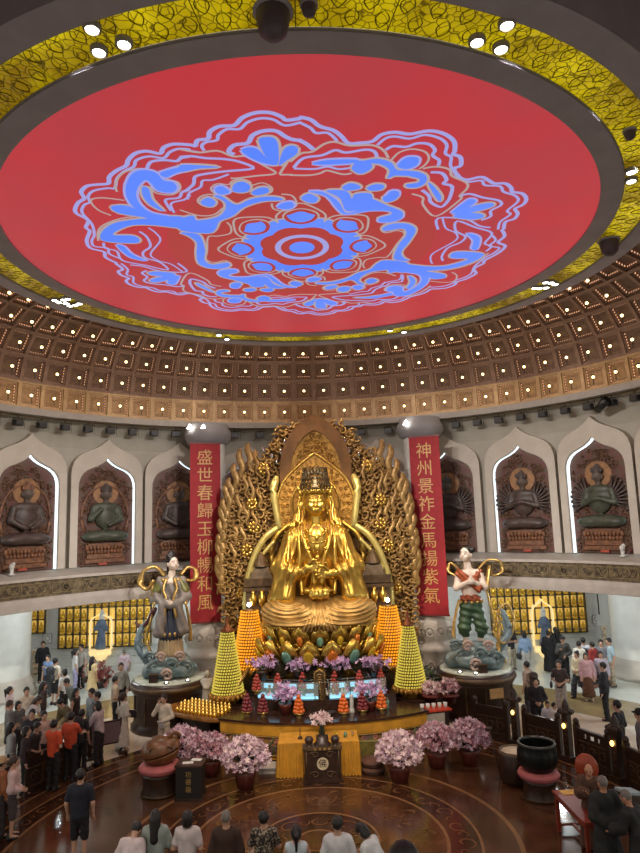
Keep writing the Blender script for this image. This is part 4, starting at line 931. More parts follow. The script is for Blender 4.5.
# crown: gold band with a dark filigree of leaves and a small seated figure
q = MB(); q.lathe([(.43, -.08), (.47, -.04), (.47, .06), (.43, .10)], (0, -.02, 7.66), 28)
for d in (-1, 1):
    q.sph((d*.50, -.05, 7.62), (.10, .08, .12), 0, 8, 6); q.sph((d*.56, -.06, 7.76), (.07, .06, .08), 0, 8, 6); q.tube(smooth_path([(d*.52, -.06, 7.5), (d*.60, -.06, 7.2), (d*.56, -.1, 6.9), (d*.62, -.16, 6.6)], 4), [.05]*13, 6)
for i in range(9): a = -PI/2+(i-4)*.30; q.sph((.47*math.cos(a), -.02+.47*math.sin(a), 7.68), .05, 0, 8, 5)
cb = q.build('crown_band', [m_gold], G)
q = MB()
for i in range(13):
    a = -PI/2+(i-6)*.26; h_ = .70-.05*abs(i-6); r0 = .49
    for lv in range(4):
        rr_ = r0-.03*lv; z0 = 7.72+lv*.17
        c_ = Vector((rr_*math.cos(a+.13*(lv % 2)), -.02+rr_*math.sin(a+.13*(lv % 2)), z0))
        q.tube([c_+Vector((.09*math.cos(u)*-math.sin(a), .09*math.cos(u)*math.cos(a), .11+.13*math.sin(u))) for u in np.linspace(0, 2*PI, 9)[:-1]], .020, 5, closed=True)
    q.lathe([(.05, 0), (.055, .06), (0, .2)], (.42*math.cos(a), -.02+.42*math.sin(a), 7.72+h_-.12), 6)
q.build('crown_filigree', [m_crown], G)
s = SDF(.04); s.ell((0, -.52, 7.80), (.13, .08, .06)).ell((0, -.52, 7.93), (.075, .06, .11)).ell((0, -.53, 8.09), (.05, .05, .065)); s.build('crown_figure', mat('crown_figure_pale', (176, 160, 130), .4, metal=.4), .022, G)
# ---------------- lotus throne
T = empty('lotus_throne', (SX, SY, 0), 0, 'golden lotus throne with jewelled petals under the great statue', 'throne')
q = MB(); q.lathe([(0, 3.34), (1.85, 3.34), (1.95, 3.28), (1.80, 3.1), (1.55, 2.7), (1.4, 2.3), (1.36, 1.9), (1.36, 1.5), (1.4, 1.2), (1.45, 1.0), (0, 1.0)], n=48, sy=.62); q.build('seat', [m_golddk], T)
pet_s = SDF(.03); 
def petal_mesh(name, m, flat=.35):
    mb = MB(); nu, nv = 10, 9; vs = []
    for i in range(nu+1):
        u = i/nu
        for j in range(nv):
            v = -1+2*j/(nv-1); wd = .30*math.sin(PI*min(1, .18+.82*u))**.7*(1 if u < .98 else .2)
            x = v*wd; z = .80*u; y = -.18*math.sin(PI*u*.9)-.12*u*u+.10*v*v*(.4+u)
            vs.append((x, y, z))
    o = nu*0
    n_ = len(vs); vs2 = [(x*.96, y+.05, z) for x, y, z in vs]
    fs = [(i*nv+j, i*nv+j+1, (i+1)*nv+j+1, (i+1)*nv+j) for i in range(nu) for j in range(nv-1)]
    mb.add(vs, fs, 0, True); mb.add(vs2, [f[::-1] for f in fs], 0, True)
    mb.tube([(vs[i*nv][0], vs[i*nv][1], vs[i*nv][2]) for i in range(nu+1)]+[(vs[i*nv+nv-1][0], vs[i*nv+nv-1][1], vs[i*nv+nv-1][2]) for i in range(nu, -1, -1)], .022, 5, 0)
    return mb.mesh(name, [m])
pm_gold = petal_mesh('petal_gold', m_gold); 
m_sepal = mat('dark_sepal', (46, 42, 30), .4, metal=.3, var=.3); pm_dark = petal_mesh('petal_dark', m_sepal)
m_jteal = mat('jewel_teal', (120, 168, 150), .12, metal=.4, var=.2); m_jorange = mat('jewel_orange', (208, 120, 44), .15, metal=.4, var=.2); m_jyel = mat('jewel_yellow', (206, 170, 50), .15, metal=.4)
jm = {}
def jewel(m):
    if m.name not in jm: jm[m.name] = MB().sph((0, -.27, .36), (.17, .07, .24), 0, 12, 8).mesh('jewel', [m])
    return jm[m.name]
for tier, (n, rr_, z0, sc, tilt) in enumerate(((18, 1.62, 2.72, .92, R(14)), (18, 1.70, 2.22, 1.05, R(26)), (16, 1.62, 3.22, .0, 0), (14, 1.72, 2.28, .98, R(118)))):
    if sc == 0: continue
    for k in range(n):
        a = 2*PI*(k+(.5 if tier % 2 else 0))/n-PI/2
        if math.sin(a) > .35: continue
        p = link('petal', pm_dark if tier == 3 else pm_gold, T, (rr_*math.cos(a), .64*rr_*math.sin(a), z0), (tilt, 0, a+PI/2)); p.scale = (sc, sc, sc)
        if tier == 3: p['label'] = 'dark downturned petal'; continue
        j = link('jewel', jewel((m_jteal, m_jorange, m_jyel)[(k*2+tier) % 3]), p)
        if tier == 0: j.scale = (.7, .8, .7)
q = MB()
for k in range(40):
    a = -PI*k/39; q.sph((1.92*math.cos(a), .62*1.92*math.sin(a), 3.30), .075, 0, 7, 5)
q.build('bead_rim', [m_gold], T)
q = MB()
for k in range(15):                                         # gilt cloud scrolls between the petals
    a = -PI*(k+.5)/15; c_ = Vector((1.86*math.cos(a), .64*1.86*math.sin(a), 2.62))
    for d in (-1, 1): q.tube([c_+Vector((d*(.16-.10*t)*math.cos(5*t)*-math.sin(a), d*(.16-.10*t)*math.cos(5*t)*math.cos(a), .14*math.sin(5*t)+.15*t)) for t in np.linspace(0, 1.1, 9)], .04, 6)
q.build('gilt_scrolls', [m_gold], T)
# ---------------- dark carved throne back
TB = empty('throne_backrest', (SX, 8.3, 0), 0, 'dark carved throne arms with gold vases beside the statue', 'throne')
m_wood = mat('dark_carved_wood', (86, 66, 44), .4, var=.3, scale=5., bump=.3, metal=.15); m_wooddk = mat('dark_wood', (52, 34, 24), .35, var=.25, scale=4., bump=.1)
for d in (-1, 1):
    q = MB(); q.box((d*1.98, -.1, 4.62), (1.1, .5, .26)); q.box((d*1.98, -.1, 4.40), (1.25, .6, .12)); q.box((d*1.95, -.05, 4.95), (.8, .4, .42), taper=.6); q.lathe([(.3, 0), (.22, .2), (.08, .4), (0, .52)], (d*1.95, -.05, 5.15), 12); q.box((d*1.98, -.1, 3.0), (1.0, .4, 2.7)); q.build('arm', [m_wood], TB)
    for k in range(3):
        v = MB(); v.lathe([(.07, 0), (.1, .05), (.14, .2), (.12, .32), (.06, .42), (.08, .5), (0, .5)], (d*(1.62+.3*k), -.42, 3.85), 12); v.build('vase', [m_gold], TB)
    q = MB(); q.sph((d*2.35, -.55, 3.92), .07, 0, 8, 6); q.build('lamp', [m_lamp], TB)
# ================================================================= the flaming mandorla behind the statue
MX, MY = .27, 9.0
MD = empty('flaming_mandorla', (MX, MY, 0), 0, 'giant pierced gold mandorla of flames and scrolls behind the statue', 'mandorla')
HALF = [(0, 10.5), (.55, 10.42), (1.1, 10.26), (1.45, 10.0), (1.75, 9.66), (1.95, 9.3), (2.25, 9.0), (2.6, 8.7), (2.92, 8.2), (3.2, 7.5), (3.38, 6.8), (3.5, 6.0), (3.58, 5.0), (3.6, 4.0), (3.55, 3.0), (3.4, 2.0), (3.2, 1.2)]
OUT = [(x*.94, z-(.12 if z > 8 else 0)) for x, z in HALF]; OUT = OUT+[(-x, z) for x, z in OUT[:0:-1]]
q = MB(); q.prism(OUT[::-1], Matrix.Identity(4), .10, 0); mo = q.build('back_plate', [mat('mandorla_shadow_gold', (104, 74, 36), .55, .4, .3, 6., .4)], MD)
def halfw(z):
    for (x0, z0), (x1, z1) in zip(HALF[1:], HALF[2:]):
        if z1 <= z <= z0: return x0+(x1-x0)*(z0-z)/(z0-z1)
    return .5 if z > 10 else 3.2
r_ = random.Random(3); q = MB(); pts = []
for tries in range(9000):
    z = r_.uniform(1.5, 10.25); x = r_.uniform(-3.5, 3.5); hw = halfw(z)
    if abs(x) > hw-.12: continue
    inner = (x/1.5)**2+((z-7.2)/2.1)**2 < 1 or (abs(x) < 1.9 and z < 6) or (abs(x) < .95*(1 if z < 9.4 else max(0, 10.5-z)) and z > 8.6)
    if inner: continue
    if any((x-a)**2+(z-b)**2 < .028 for a, b in pts): continue
    pts.append((x, z)); s_ = r_.uniform(.12, .22); d = r_.choice((-1, 1)); t0 = math.atan2(z-5, x)+r_.uniform(-1, 1); y = r_.uniform(-.16, -.06)
    q.tube([(x+s_*(1-.8*t)*math.cos(t0+d*6*t), y-.05*t, z+s_*(1-.8*t)*math.sin(t0+d*6*t)) for t in np.linspace(0, 1, 11)], [.032, .038, .042, .045, .048, .048, .046, .044, .04, .036, .03], 5)
    if r_.random() < .5:
        u = t0+r_.uniform(-.8, .8); q.tube([(x, y, z), (x+.16*math.cos(u), y-.04, z+.16*math.sin(u)), (x+.26*math.cos(u+.5*d), y, z+.26*math.sin(u+.5*d))], [.05, .045, .008], 5)
q.build('scrollwork', [m_goldbr], MD)
for d in (-1, 1):                                          # flame tongues licking up along both edges
    z = 1.6; k = 0; q = MB()
    while z < 10.3:
        for row, (ins, ln, w_) in enumerate(((.02, 1.35, .16), (.48, 1.2, .10), (.8, 1.3, .09), (1.15, 1.2, .08))):
            zz = z+.17*row; hw = halfw(min(zz, 10.4))-ins
            if hw < .25 or zz > 9.2 or zz < 4.2 or (row and (zz < 5 or (k+row) % 2)) or (row > 1 and not 5.8 < zz < 8.2): continue
            L_ = ln*(.75+.35*((k*7+row*3) % 5)/5); lean = .30 if zz < 8 else .05
            path = smooth_path([(d*(hw-.22), -.10-.03*row, zz-.28), (d*(hw-.02), -.14-.03*row, zz-.06), (d*(hw-.10), -.15-.03*row, zz+.2*L_), (d*(hw+.03+.1*lean), -.12-.03*row, zz+.5*L_), (d*(hw-.04+.16*lean), -.08, zz+.72*L_)], 3)
            n_ = len(path); q.tube(path, upv=(0, 1, 0), flat=.4, n=8, r=[w_*.8*math.sin(PI*min(1, .12+.88*(1-i/(n_-1))))**.8*(1 if i < n_-1 else .1) for i in range(n_)])
        z += .40; k += 1
    q.build('flames', [m_goldbr], MD)
for d in (-1, 1):
    for (x, z) in ((2.35, 7.35), (2.55, 5.7), (2.75, 4.2), (2.3, 6.5), (1.9, 8.6)):
        q = MB()
        for k in range(8): a = k*PI/4; q.sph((d*x+.15*math.cos(a), -.2, z+.15*math.sin(a)), (.085, .05, .085), 0, 7, 5)
        q.sph((d*x, -.26, z), .09, 0, 8, 6); q.build('rosette', [gold_mat('bright_gold', (206, 172, 92), .3)], MD)
m_fire = mat('mirror_bits', (196, 192, 180), .1, metal=.9)
q = MB()
for d in (-1, 1):
    for (x, z) in ((1.25, 9.2), (1.42, 8.85), (1.1, 9.55), (2.35, 8.9), (1.9, 9.3), (1.6, 9.05), (2.5, 3.6), (2.9, 3.4), (2.7, 3.0)): q.sph((d*x, -.16, z), (.07, .03, .12), 0, 7, 5)
q.build('mirror_inlays', [m_fire], MD)
# upper red-brown pointed arch with a gilt relief field
def point_arch(w, z0, zs, zp, n=10):
    return [(w, z0)]+[(w*math.cos(t*PI/2)**.8, zs+(zp-zs)*(math.sin(t*PI/2)*.82+.18*t**3)) for t in np.linspace(0, 1, n)]
A1 = point_arch(1.30, 7.6, 8.5, 10.5); A2 = point_arch(.92, 7.6, 8.35, 9.95)
def band(mb, A, B, y0, y1, mi):
    A = A+[(-x, z) for x, z in A[-2::-1]]; B = B+[(-x, z) for x, z in B[-2::-1]]; n = len(A)
    vs = [(x, y0, z) for x, z in A]+[(x, y0, z) for x, z in B]+[(x, y1, z) for x, z in A]+[(x, y1, z) for x, z in B]
    mb.add(vs, [f for i in range(n-1) for f in ((i, i+1, n+i+1, n+i), (i+1, i, 2*n+i, 2*n+i+1), (n+i, n+i+1, 3*n+i+1, 3*n+i))], mi)
q = MB(); band(q, A1, A2, -.46, .0, 0); q.build('arch_band', [mat('copper_arch', (114, 80, 44), .38, metal=.5, var=.2, scale=3.)], MD)
q = MB(); P = A2+[(-x, z) for x, z in A2[-2::-1]]; q.add([(x, -.30, z) for x, z in P], [tuple(range(len(P)))], 0)
r_ = random.Random(5); pts = []
for tries in range(900):
    x = r_.uniform(-.85, .85); z = r_.uniform(8.3, 9.85)
    if abs(x) > .92*(1-max(0, (z-8.35)/1.6))**.6-.1 or any((x-a)**2+(z-b)**2 < .014 for a, b in pts): continue
    pts.append((x, z)); t0 = r_.uniform(0, 6); d = r_.choice((-1, 1)); q.tube([(x+.10*(1-.75*t)*math.cos(t0+d*6*t), -.33, z+.10*(1-.75*t)*math.sin(t0+d*6*t)) for t in np.linspace(0, 1, 8)], .022, 5)
q.build('relief_field', [m_golddk], MD)
# head halo and body halo
HD = empty('head_halo', (SX+.02, 8.45, 0), 0, 'pointed round gold halo plate behind the statue head', 'halo')
def halo_out(r, zp, n=30):
    out = []
    for i in range(n+1):
        t = -R(70)+(R(160))*i/n; x = r*math.cos(t); z = 7.2+r*1.12*math.sin(t); k = max(0, (t-R(50))/R(40)); out.append((x, z+k*k*zp*1.))
    return out
H1 = halo_out(1.38, .34); P = H1+[(-x, z) for x, z in H1[-2::-1]]
q = MB(); q.prism(P[::-1], Matrix.Identity(4), .12, 0); q.build('plate', [m_golddk], HD)
q = MB(); q.tube([(x, -.02, z) for x, z in P], .05, 7); q.build('bright_rim', [gold_mat('bright_gold', (226, 190, 96), .3)], HD)
q = MB(); q.tube([(.86*math.cos(u), -.04, 7.25+.95*math.sin(u)) for u in np.linspace(0, 2*PI, 41)[:-1]], .035, 6, closed=True); q.build('inner_ring', [gold_mat('bright_gold', (226, 190, 96), .3)], HD)
q = MB()
for rr_, n in ((1.02, 26), (1.2, 30)):
    for k in range(n):
        u = 2*PI*k/n
        if -2.2 < u-2*PI < -1.0 or 4.1 < u < 5.3: continue
        q.tube([(rr_*math.cos(u)+.08*(1-.7*t)*math.cos(u+6*t), -.05, 7.25+rr_*1.1*math.sin(u)+.08*(1-.7*t)*math.sin(u+6*t)) for t in np.linspace(0, 1, 8)], .022, 5)
q.build('relief_scrolls', [m_golddk], HD)
BH = empty('body_halo', (SX+.02, 8.62, 0), 0, 'pale gold lit halo arc rising on both sides of the statue', 'halo')
m_pale = mat('pale_gold_lit_edge', (222, 206, 128), .3, metal=.6, var=.12, scale=4.)
for d in (-1, 1):
    q = MB(); q.tube(smooth_path([(d*1.36, -.2, 8.3), (d*1.5, -.24, 7.8), (d*1.42, -.26, 7.1), (d*1.3, -.25, 6.4)], 5), [.05, .1, .13, .15, .15, .15, .15, .14, .13, .12, .12, .12, .12, .12, .1, .08], 8); q.build('upper_arc', [m_pale], BH)
    q = MB(); q.tube(smooth_path([(d*1.3, -.2, 6.5), (d*1.85, -.22, 6.1), (d*2.25, -.22, 5.4), (d*2.5, -.22, 4.5), (d*2.55, -.22, 3.4), (d*2.5, -.22, 2.2)], 5), .12, 8); q.build('lower_arc', [m_pale], BH)
    q = MB(); q.tube(smooth_path([(d*1.5, -.3, 6.0), (d*1.95, -.3, 5.5), (d*2.3, -.3, 4.9)], 5), .07, 8); q.build('inner_ribbon', [m_pale], BH)
    q = MB(); q.tube(smooth_path([(d*.9, -.1, 6.6), (d*1.4, -.14, 6.2), (d*1.62, -.14, 5.6), (d*1.5, -.1, 4.8)], 5), [.16]*16, 8, flat=.7); q.build('scarf', [m_goldrobe], BH)

# ================================================================= attendants on round pedestals
def pedestal(x, y, label):
    t = empty('round_pedestal', (x, y, 0), 0, label, 'pedestal'); t.scale = (1, 1, PZ/1.47)
    q = MB(); q.lathe([(0, 0), (1.30, 0), (1.30, .12), (1.22, .2), (1.2, .3), (1.2, 1.05), (1.26, 1.12), (1.30, 1.18), (1.30, 1.34), (1.26, 1.42), (0, 1.42)], n=40); q.build('drum', [m_wooddk], t)
    q = MB(); q.lathe([(1.285, -.07), (1.33, -.03), (1.33, .03), (1.285, .07)], (0, 0, 1.26), 48, flute=48, fd=.012); q.build('carved_band', [m_wood], t)
    q = MB(); q.lathe([(0, 1.47), (1.16, 1.47), (1.2, 1.45), (1.2, 1.42)], n=40); q.build('top', [mat('pedestal_top', (188, 196, 184), .2, var=.1)], t)
    for k in range(12): a = 2*PI*k/12; MB().box((1.205*math.cos(a), 1.205*math.sin(a), .66), (.03, .05, .76), rz=a).build('panel_strip', [m_wood], t)
    return t
PLX, PLY = -4.90, 8.36; PRX, PRY = 5.50, 8.12; PZ = 1.58
pedestal(PLX, PLY, 'dark round carved wooden pedestal under the standing maiden statue on the left'); pr = pedestal(PRX, PRY, 'dark round carved wooden pedestal under the boy attendant statue on the right')
m_cream = mat('painted_skin', (222, 204, 188), .4, var=.06); m_hair = mat('black_hair', (26, 22, 22), .45, var=.3, scale=20.); m_gilt = gold_mat('gilt_paint', (196, 162, 96), .34, .1, 8., .7)
m_grob = mat('grey_robe_paint', (126, 118, 112), .45, var=.15, scale=4.); m_navy = mat('navy_paint', (46, 52, 66), .4, var=.2, scale=4.); m_beige = mat('beige_paint', (170, 148, 112), .45, var=.12, scale=5.)
m_tealp = mat('teal_cloud_paint', (92, 118, 122), .35, var=.3, scale=3., col2=(132, 146, 146)); m_pinkp = mat('rose_cloud_paint', (176, 152, 140), .4, var=.2); m_greenp = mat('green_paint', (58, 84, 58), .4, var=.25, scale=5.); m_redp = mat('red_scarf_paint', (156, 78, 46), .4, var=.3, scale=6., metal=.2); m_wine = mat('wine_paint', (82, 46, 42), .4, var=.2)
def statue_head(parent, c, yaw, bun):
    """life-like painted head; face toward -y before yaw"""
    c = Vector(c); Mx = Matrix.Translation(c) @ Matrix.Rotation(yaw, 4, 'Z')
    s = SDF(.03); s.ell((0, -.02, 0), (.17, .2, .23)).ell((0, -.09, -.10), (.125, .13, .12)).cap((0, -.20, .05), (0, -.245, -.03), .02, .03).cap((0, .02, -.12), (0, .04, -.42), .10, .12)
    for d in (-1, 1): s.ell((d*.175, .02, -.03), (.025, .05, .07)); s.ell((d*.08, -.16, -.07), (.06, .05, .06))
    s.to(MB(), .02, 0, Mx).build('face', [m_cream], parent)
    q = MB()
    for d in (-1, 1): q.sph(Mx @ Vector((d*.075, -.188, .02)), (.036, .016, .014), 0, 8, 5); q.tube([Mx @ Vector((d*.03, -.205, .075)), Mx @ Vector((d*.08, -.198, .09)), Mx @ Vector((d*.13, -.165, .075))], .009, 5)
    q.build('eyes_and_brows', [m_hair], parent)
    q = MB(); q.sph(Mx @ Vector((0, -.205, -.105)), (.045, .022, .018), 0, 8, 5); q.build('lips', [mat('painted_lips', (170, 84, 76), .4)], parent)
    s = SDF(.05); s.ell((0, .04, .07), (.19, .2, .2))
    if bun == 1: s.ell((0, .08, .30), (.12, .12, .13)).ell((-.12, .06, .24), (.08, .08, .09)).ell((.12, .06, .24), (.08, .08, .09)).cap((0, .16, 0), (0, .2, -.3), .12, .09)
    else: s.ell((.19, .08, .14), (.085, .085, .085)).ell((-.19, .08, .14), (.085, .085, .085))
    s.sub('e', (0, -.16, -.05), (.155, .16, .20))
    s.to(MB(), .022, 0, Mx).build('hair', [m_hair], parent)
def cloud_base(t, z, sd):
    s = SDF(.10)
    for (x, y, zz, r) in ((0, 0, .22, .52), (.5, -.2, .2, .34), (-.52, -.1, .22, .36), (.2, -.45, .25, .34), (-.3, -.42, .3, .3), (.1, .3, .25, .5), (-.1, -.1, .5, .4), (.35, 0, .52, .28), (-.4, .05, .55, .26)): s.ell((x, y, z+zz), (r*1.1, r, r*.72))
    s.disp = lambda x, y, z: .035*np.sin(9*x+4*z)*np.sin(8*z+3*y)
    s.build('cloud_base', m_tealp, .035, t)
    q = MB()
    for (x, zz, r, mi) in ((-.45, .40, .22, 0), (.1, .5, .2, 0), (.55, .35, .2, 0), (-.05, .18, .19, 1), (.35, .7, .16, 1), (-.6, .72, .17, 0), (-.25, .72, .15, 1)):
        y = -.72+.35*abs(x)
        q.tube([(x+sd*r*(1-.85*u)*math.cos(u*10), y-.04*u, z+zz+r*(1-.85*u)*math.sin(u*10)) for u in np.linspace(0, 1, 20)], [.055-.02*u for u in np.linspace(0, 1, 20)], 7, mi)
    q.build('cloud_curls', [m_tealp, m_pinkp], t)
    q = MB()
    for k in range(7):                                      # tail fins rising at the outer side
        q.tube(smooth_path([(sd*.6, .05, z+.3), (sd*(.85+.04*k), .05-.04*k, z+.55+.08*k), (sd*(.95+.05*(k % 3)), -.02*k, z+.9+.10*k), (sd*(.82+.1*(k % 2)), -.02*k, z+1.1+.12*k)], 3), [.09, .09, .085, .08, .07, .06, .05, .04, .03, .015], 6)
    q.build('tail_fins', [mat('fin_paint', (112, 132, 140), .35, var=.2)], t)
# maiden on the left
A = empty('maiden_attendant_statue', (PLX, PLY, 0), R(8), 'painted standing maiden statue in grey robe with gilt ribbons, on the left pedestal', 'statue')
z0 = 1.47; cloud_base(A, z0, -1)
s = SDF(.10); s.cap((0, 0, z0+.75), (0, 0, z0+1.5), .42, .34); s.disp = lambda x, y, z: .025*np.sin(26*np.arctan2(x, -y)+2*z); s.build('skirt', m_beige, .03, A)
s = SDF(.10); s.cap((0, -.02, z0+1.35), (0, 0, z0+2.25), .40, .30); s.disp = lambda x, y, z: .02*np.sin(20*np.arctan2(x, -y)+5*z); s.build('apron', m_navy, .03, A)
s = SDF(.12); s.ell((0, 0, z0+2.72), (.34, .26, .5)); s.cap((-.3, 0, z0+3.02), (.3, 0, z0+3.02), .17)
s.cap((-.34, 0, z0+3.0), (-.50, -.08, z0+2.5), .16, .17).cap((-.5, -.08, z0+2.5), (-.06, -.42, z0+2.35), .16, .13).cap((.34, 0, z0+3.0), (.5, -.08, z0+2.5), .16, .17).cap((.5, -.08, z0+2.5), (.12, -.40, z0+2.3), .16, .13)
s.cap((-.22, -.36, z0+2.3), (-.34, -.3, z0+1.45), .14, .20).cap((.26, -.34, z0+2.3), (.42, -.26, z0+1.5), .14, .2)
s.disp = lambda x, y, z: .02*np.sin(22*x+9*z); s.build('robe', m_grob, .03, A)
s = SDF(.04); s.ell((.02, -.5, z0+2.38), (.09, .07, .08))
for i in range(4): s.cap((.0, -.55, z0+2.34+.035*i), (-.11, -.5, z0+2.36+.035*i), .02, .014, .01)
s.cap((.05, -.54, z0+2.44), (-.0, -.57, z0+2.5), .02, .015, .01); s.build('hands', m_cream, .016, A)
s = SDF(.04); s.cap((0, -.02, z0+3.1), (.02, -.03, z0+3.3), .13, .10); s.ell((0, -.16, z0+3.02), (.16, .1, .12)); s.build('neck', m_cream, .025, A)
statue_head(A, (.06, -.05, z0+3.62), R(35), 1)
q = MB()
q.tube(smooth_path([(.3, .15, z0+3.2), (.55, .25, z0+3.45), (.82, .2, z0+3.35), (.78, .05, z0+3.05), (.5, -.1, z0+3.05)], 5), (.105), 7, flat=.5)
q.tube(smooth_path([(-.2, .15, z0+3.2), (-.5, .25, z0+3.5), (-.9, .2, z0+3.4), (-1.0, .1, z0+3.0), (-.75, 0, z0+2.8), (-.55, -.05, z0+3.1)], 5), (.12), 7, flat=.5)
q.tube(smooth_path([(-.62, .02, z0+3.05), (-.52, -.2, z0+2.5), (-.6, -.2, z0+1.9), (-.75, -.15, z0+1.3), (-.62, -.2, z0+.8)], 5), .08, 7, flat=.5)
q.tube(smooth_path([(.5, .02, z0+3.0), (.5, -.25, z0+2.4), (.62, -.2, z0+1.7), (.66, -.15, z0+1.1)], 5), .075, 7, flat=.5)
for d in (-1, 1): q.tube(smooth_path([(d*.12, -.22, z0+3.15), (d*.22, -.34, z0+2.8), (d*.12, -.4, z0+2.5), (d*.2, -.44, z0+1.9)], 4), .05, 6)
for k in range(16): a = 2*PI*k/16; q.sph((.42*math.cos(a), .42*math.sin(a), z0+1.36), (.05, .05, .08), 0, 6, 5)
for d in (-1, 1):
    for k in range(7): q.sph((d*(.24+.05*k), -.12+.02*k, z0+3.08-.035*k*k*.5), (.09, .10, .07), 0, 8, 5)
q.build('gilt_ribbons', [m_gilt], A)
s = SDF(.05)
for d in (-1, 1): s.cap((d*.3, -.02, z0+3.0), (d*.46, -.06, z0+2.72), .175, .17)
s.build('shoulder_cape', mat('olive_cape_paint', (112, 112, 62), .4, var=.3, scale=6., metal=.2), .026, A)
q = MB(); q.tube(smooth_path([(-.5, -.2, z0+2.2), (-.7, -.1, z0+1.8), (-.95, 0, z0+1.6), (-1.15, .1, z0+1.75)], 4), [.12, .14, .14, .13, .12, .12, .12, .11, .1, .1, .08, .06, .05], 8, flat=.6); q.build('wine_sash', [m_wine], A)
A.scale = (1.04,)*3; A.location.z = PZ-1.47*1.04
# boy on the right
Bo = empty('boy_attendant_statue', (PRX, PRY, 0), R(-8), 'painted bare-chested boy statue in green trousers with gilt ribbon loops, right pedestal', 'statue')
cloud_base(Bo, z0, 1)
s = SDF(.07)
for d in (-1, 1): s.cap((d*.15, 0, z0+1.7), (d*.26, -.1, z0+1.15), .2, .19).cap((d*.26, -.1, z0+1.15), (d*.24, 0, z0+.95), .19, .13)
s.ell((0, 0, z0+1.8), (.34, .26, .25)); s.disp = lambda x, y, z: .018*np.sin(30*z+8*x); s.build('trousers', m_greenp, .028, Bo)
s = SDF(.05)
for d in (-1, 1): s.cap((d*.23, 0, z0+1.05), (d*.21, 0, z0+.6), .11, .08).ell((d*.22, -.1, z0+.56), (.09, .17, .07))
s.build('legs', m_cream, .025, Bo)
s = SDF(.09); s.ell((0, 0, z0+2.35), (.28, .2, .42)).cap((-.24, 0, z0+2.75), (.24, 0, z0+2.75), .15).cap((0, 0, z0+2.8), (-.03, -.02, z0+3.05), .12, .10)
for d in (-1, 1): s.cap((d*.32, 0, z0+2.74), (d*.42, -.14, z0+2.36), .11, .09).cap((d*.42, -.14, z0+2.36), (d*.06, -.42, z0+2.56), .09, .065)
s.ell((0, -.45, z0+2.62), (.07, .06, .13))
for i in range(4): s.cap((0, -.43-.028*i, z0+2.68), (0, -.43-.024*i, z0+2.86-.012*i), .02, .014, .01)
s.cap((0, -.38, z0+2.62), (0, -.36, z0+2.74), .022, .016, .01)
s.build('torso_and_arms', m_cream, .024, Bo)
s = SDF(.06); s.cap((-.3, -.1, z0+2.8), (.22, -.24, z0+2.35), .13, .14).cap((.3, -.05, z0+2.8), (.05, -.25, z0+2.5), .1, .1).ell((0, -.02, z0+2.02), (.35, .27, .14)); s.disp = lambda x, y, z: .022*np.sin(28*x+24*z); s.build('scarf', m_redp, .025, Bo)
statue_head(Bo, (-.06, -.03, z0+3.36), R(-35), 2)
q = MB()
q.tube(smooth_path([(-.3, .1, z0+2.9), (-.55, .15, z0+3.1), (-.62, .1, z0+2.85), (-.4, 0, z0+2.7)], 5), .07, 7, flat=.5)
q.tube(smooth_path([(.25, .1, z0+2.85), (.6, .15, z0+3.15), (.98, .1, z0+3.1), (1.0, .05, z0+2.8), (.7, 0, z0+2.7), (.62, -.02, z0+3.0)], 5), .075, 7, flat=.5)
q.tube(smooth_path([(.62, 0, z0+2.95), (.5, -.1, z0+2.3), (.58, -.1, z0+1.7), (.66, -.1, z0+1.25)], 5), .08, 7, flat=.5)
q.tube(smooth_path([(.66, -.1, z0+1.25), (.62, -.1, z0+1.0), (.85, -.12, z0+.7), (1.15, -.12, z0+1.0), (1.22, -.1, z0+1.5), (1.02, -.08, z0+1.85), (.78, -.08, z0+1.6), (.78, -.1, z0+1.1), (.72, -.14, z0+.5), (.92, -.2, z0+.15)], 5), .085, 7, flat=.5)
q.tube(smooth_path([(-.36, -.1, z0+2.0), (-.52, -.15, z0+1.5), (-.6, -.2, z0+1.0), (-.5, -.25, z0+.7)], 5), .07, 7, flat=.5)
for k in range(12): a = 2*PI*k/12; q.sph((.35*math.cos(a), .27*math.sin(a), z0+1.93), .05, 0, 6, 5)
q.build('gilt_ribbons', [m_gilt], Bo)
Bo.scale = (1.12,)*3; Bo.location.z = PZ-1.47*1.12
for (dx, dy, lx) in ((-.36, -1.0, 'left'), (.02, -1.02, 'right')):
    px_, py_ = (PLX, PLY) if lx == 'left' else (PRX, PRY)
    t = empty('small_dark_box', (px_+dx, py_+dy+.1, PZ), 0, 'small dark wooden incense box on the %s round pedestal' % lx, 'box')
    MB().box((0, 0, .12), (.26, .18, .24)).build('case', [m_wooddk], t); MB().box((0, 0, .255), (.3, .22, .03)).build('lid', [m_wood], t)
for (x, y, nm) in ((PLX+.75, PLY-.85, 'right rim of the left'), (PRX-.7, PRY-.8, 'left rim of the right'), (PLX+.1, PLY-1.1, 'front rim of the left'), (PRX-.25, PRY-1.08, 'front rim of the right')):
    t = empty('pedestal_uplight', (x, y, PZ), 0, 'tiny bright uplight on the '+nm+' round pedestal', 'lamp')
    MB().lathe([(0, .06), (.03, .05), (.035, 0)], n=8).build('lens', [m_lamp], t); MB().lathe([(.09, 0), (.09, .03), (.06, .03)], n=8).build('base', [m_black], t)
t = empty('paper_notice', (PRX+.32, PRY-1.32, 1.02), 0, 'tan paper notice fixed to the front of the right round pedestal', 'notice')
MB().box((0, 0, 0), (.48, .02, .30), rz=R(14)).build('sheet', [mat('tan_paper', (190, 150, 96), .7)], t)
for (x, y, n_) in ((-1, 0, 0),):
    pass
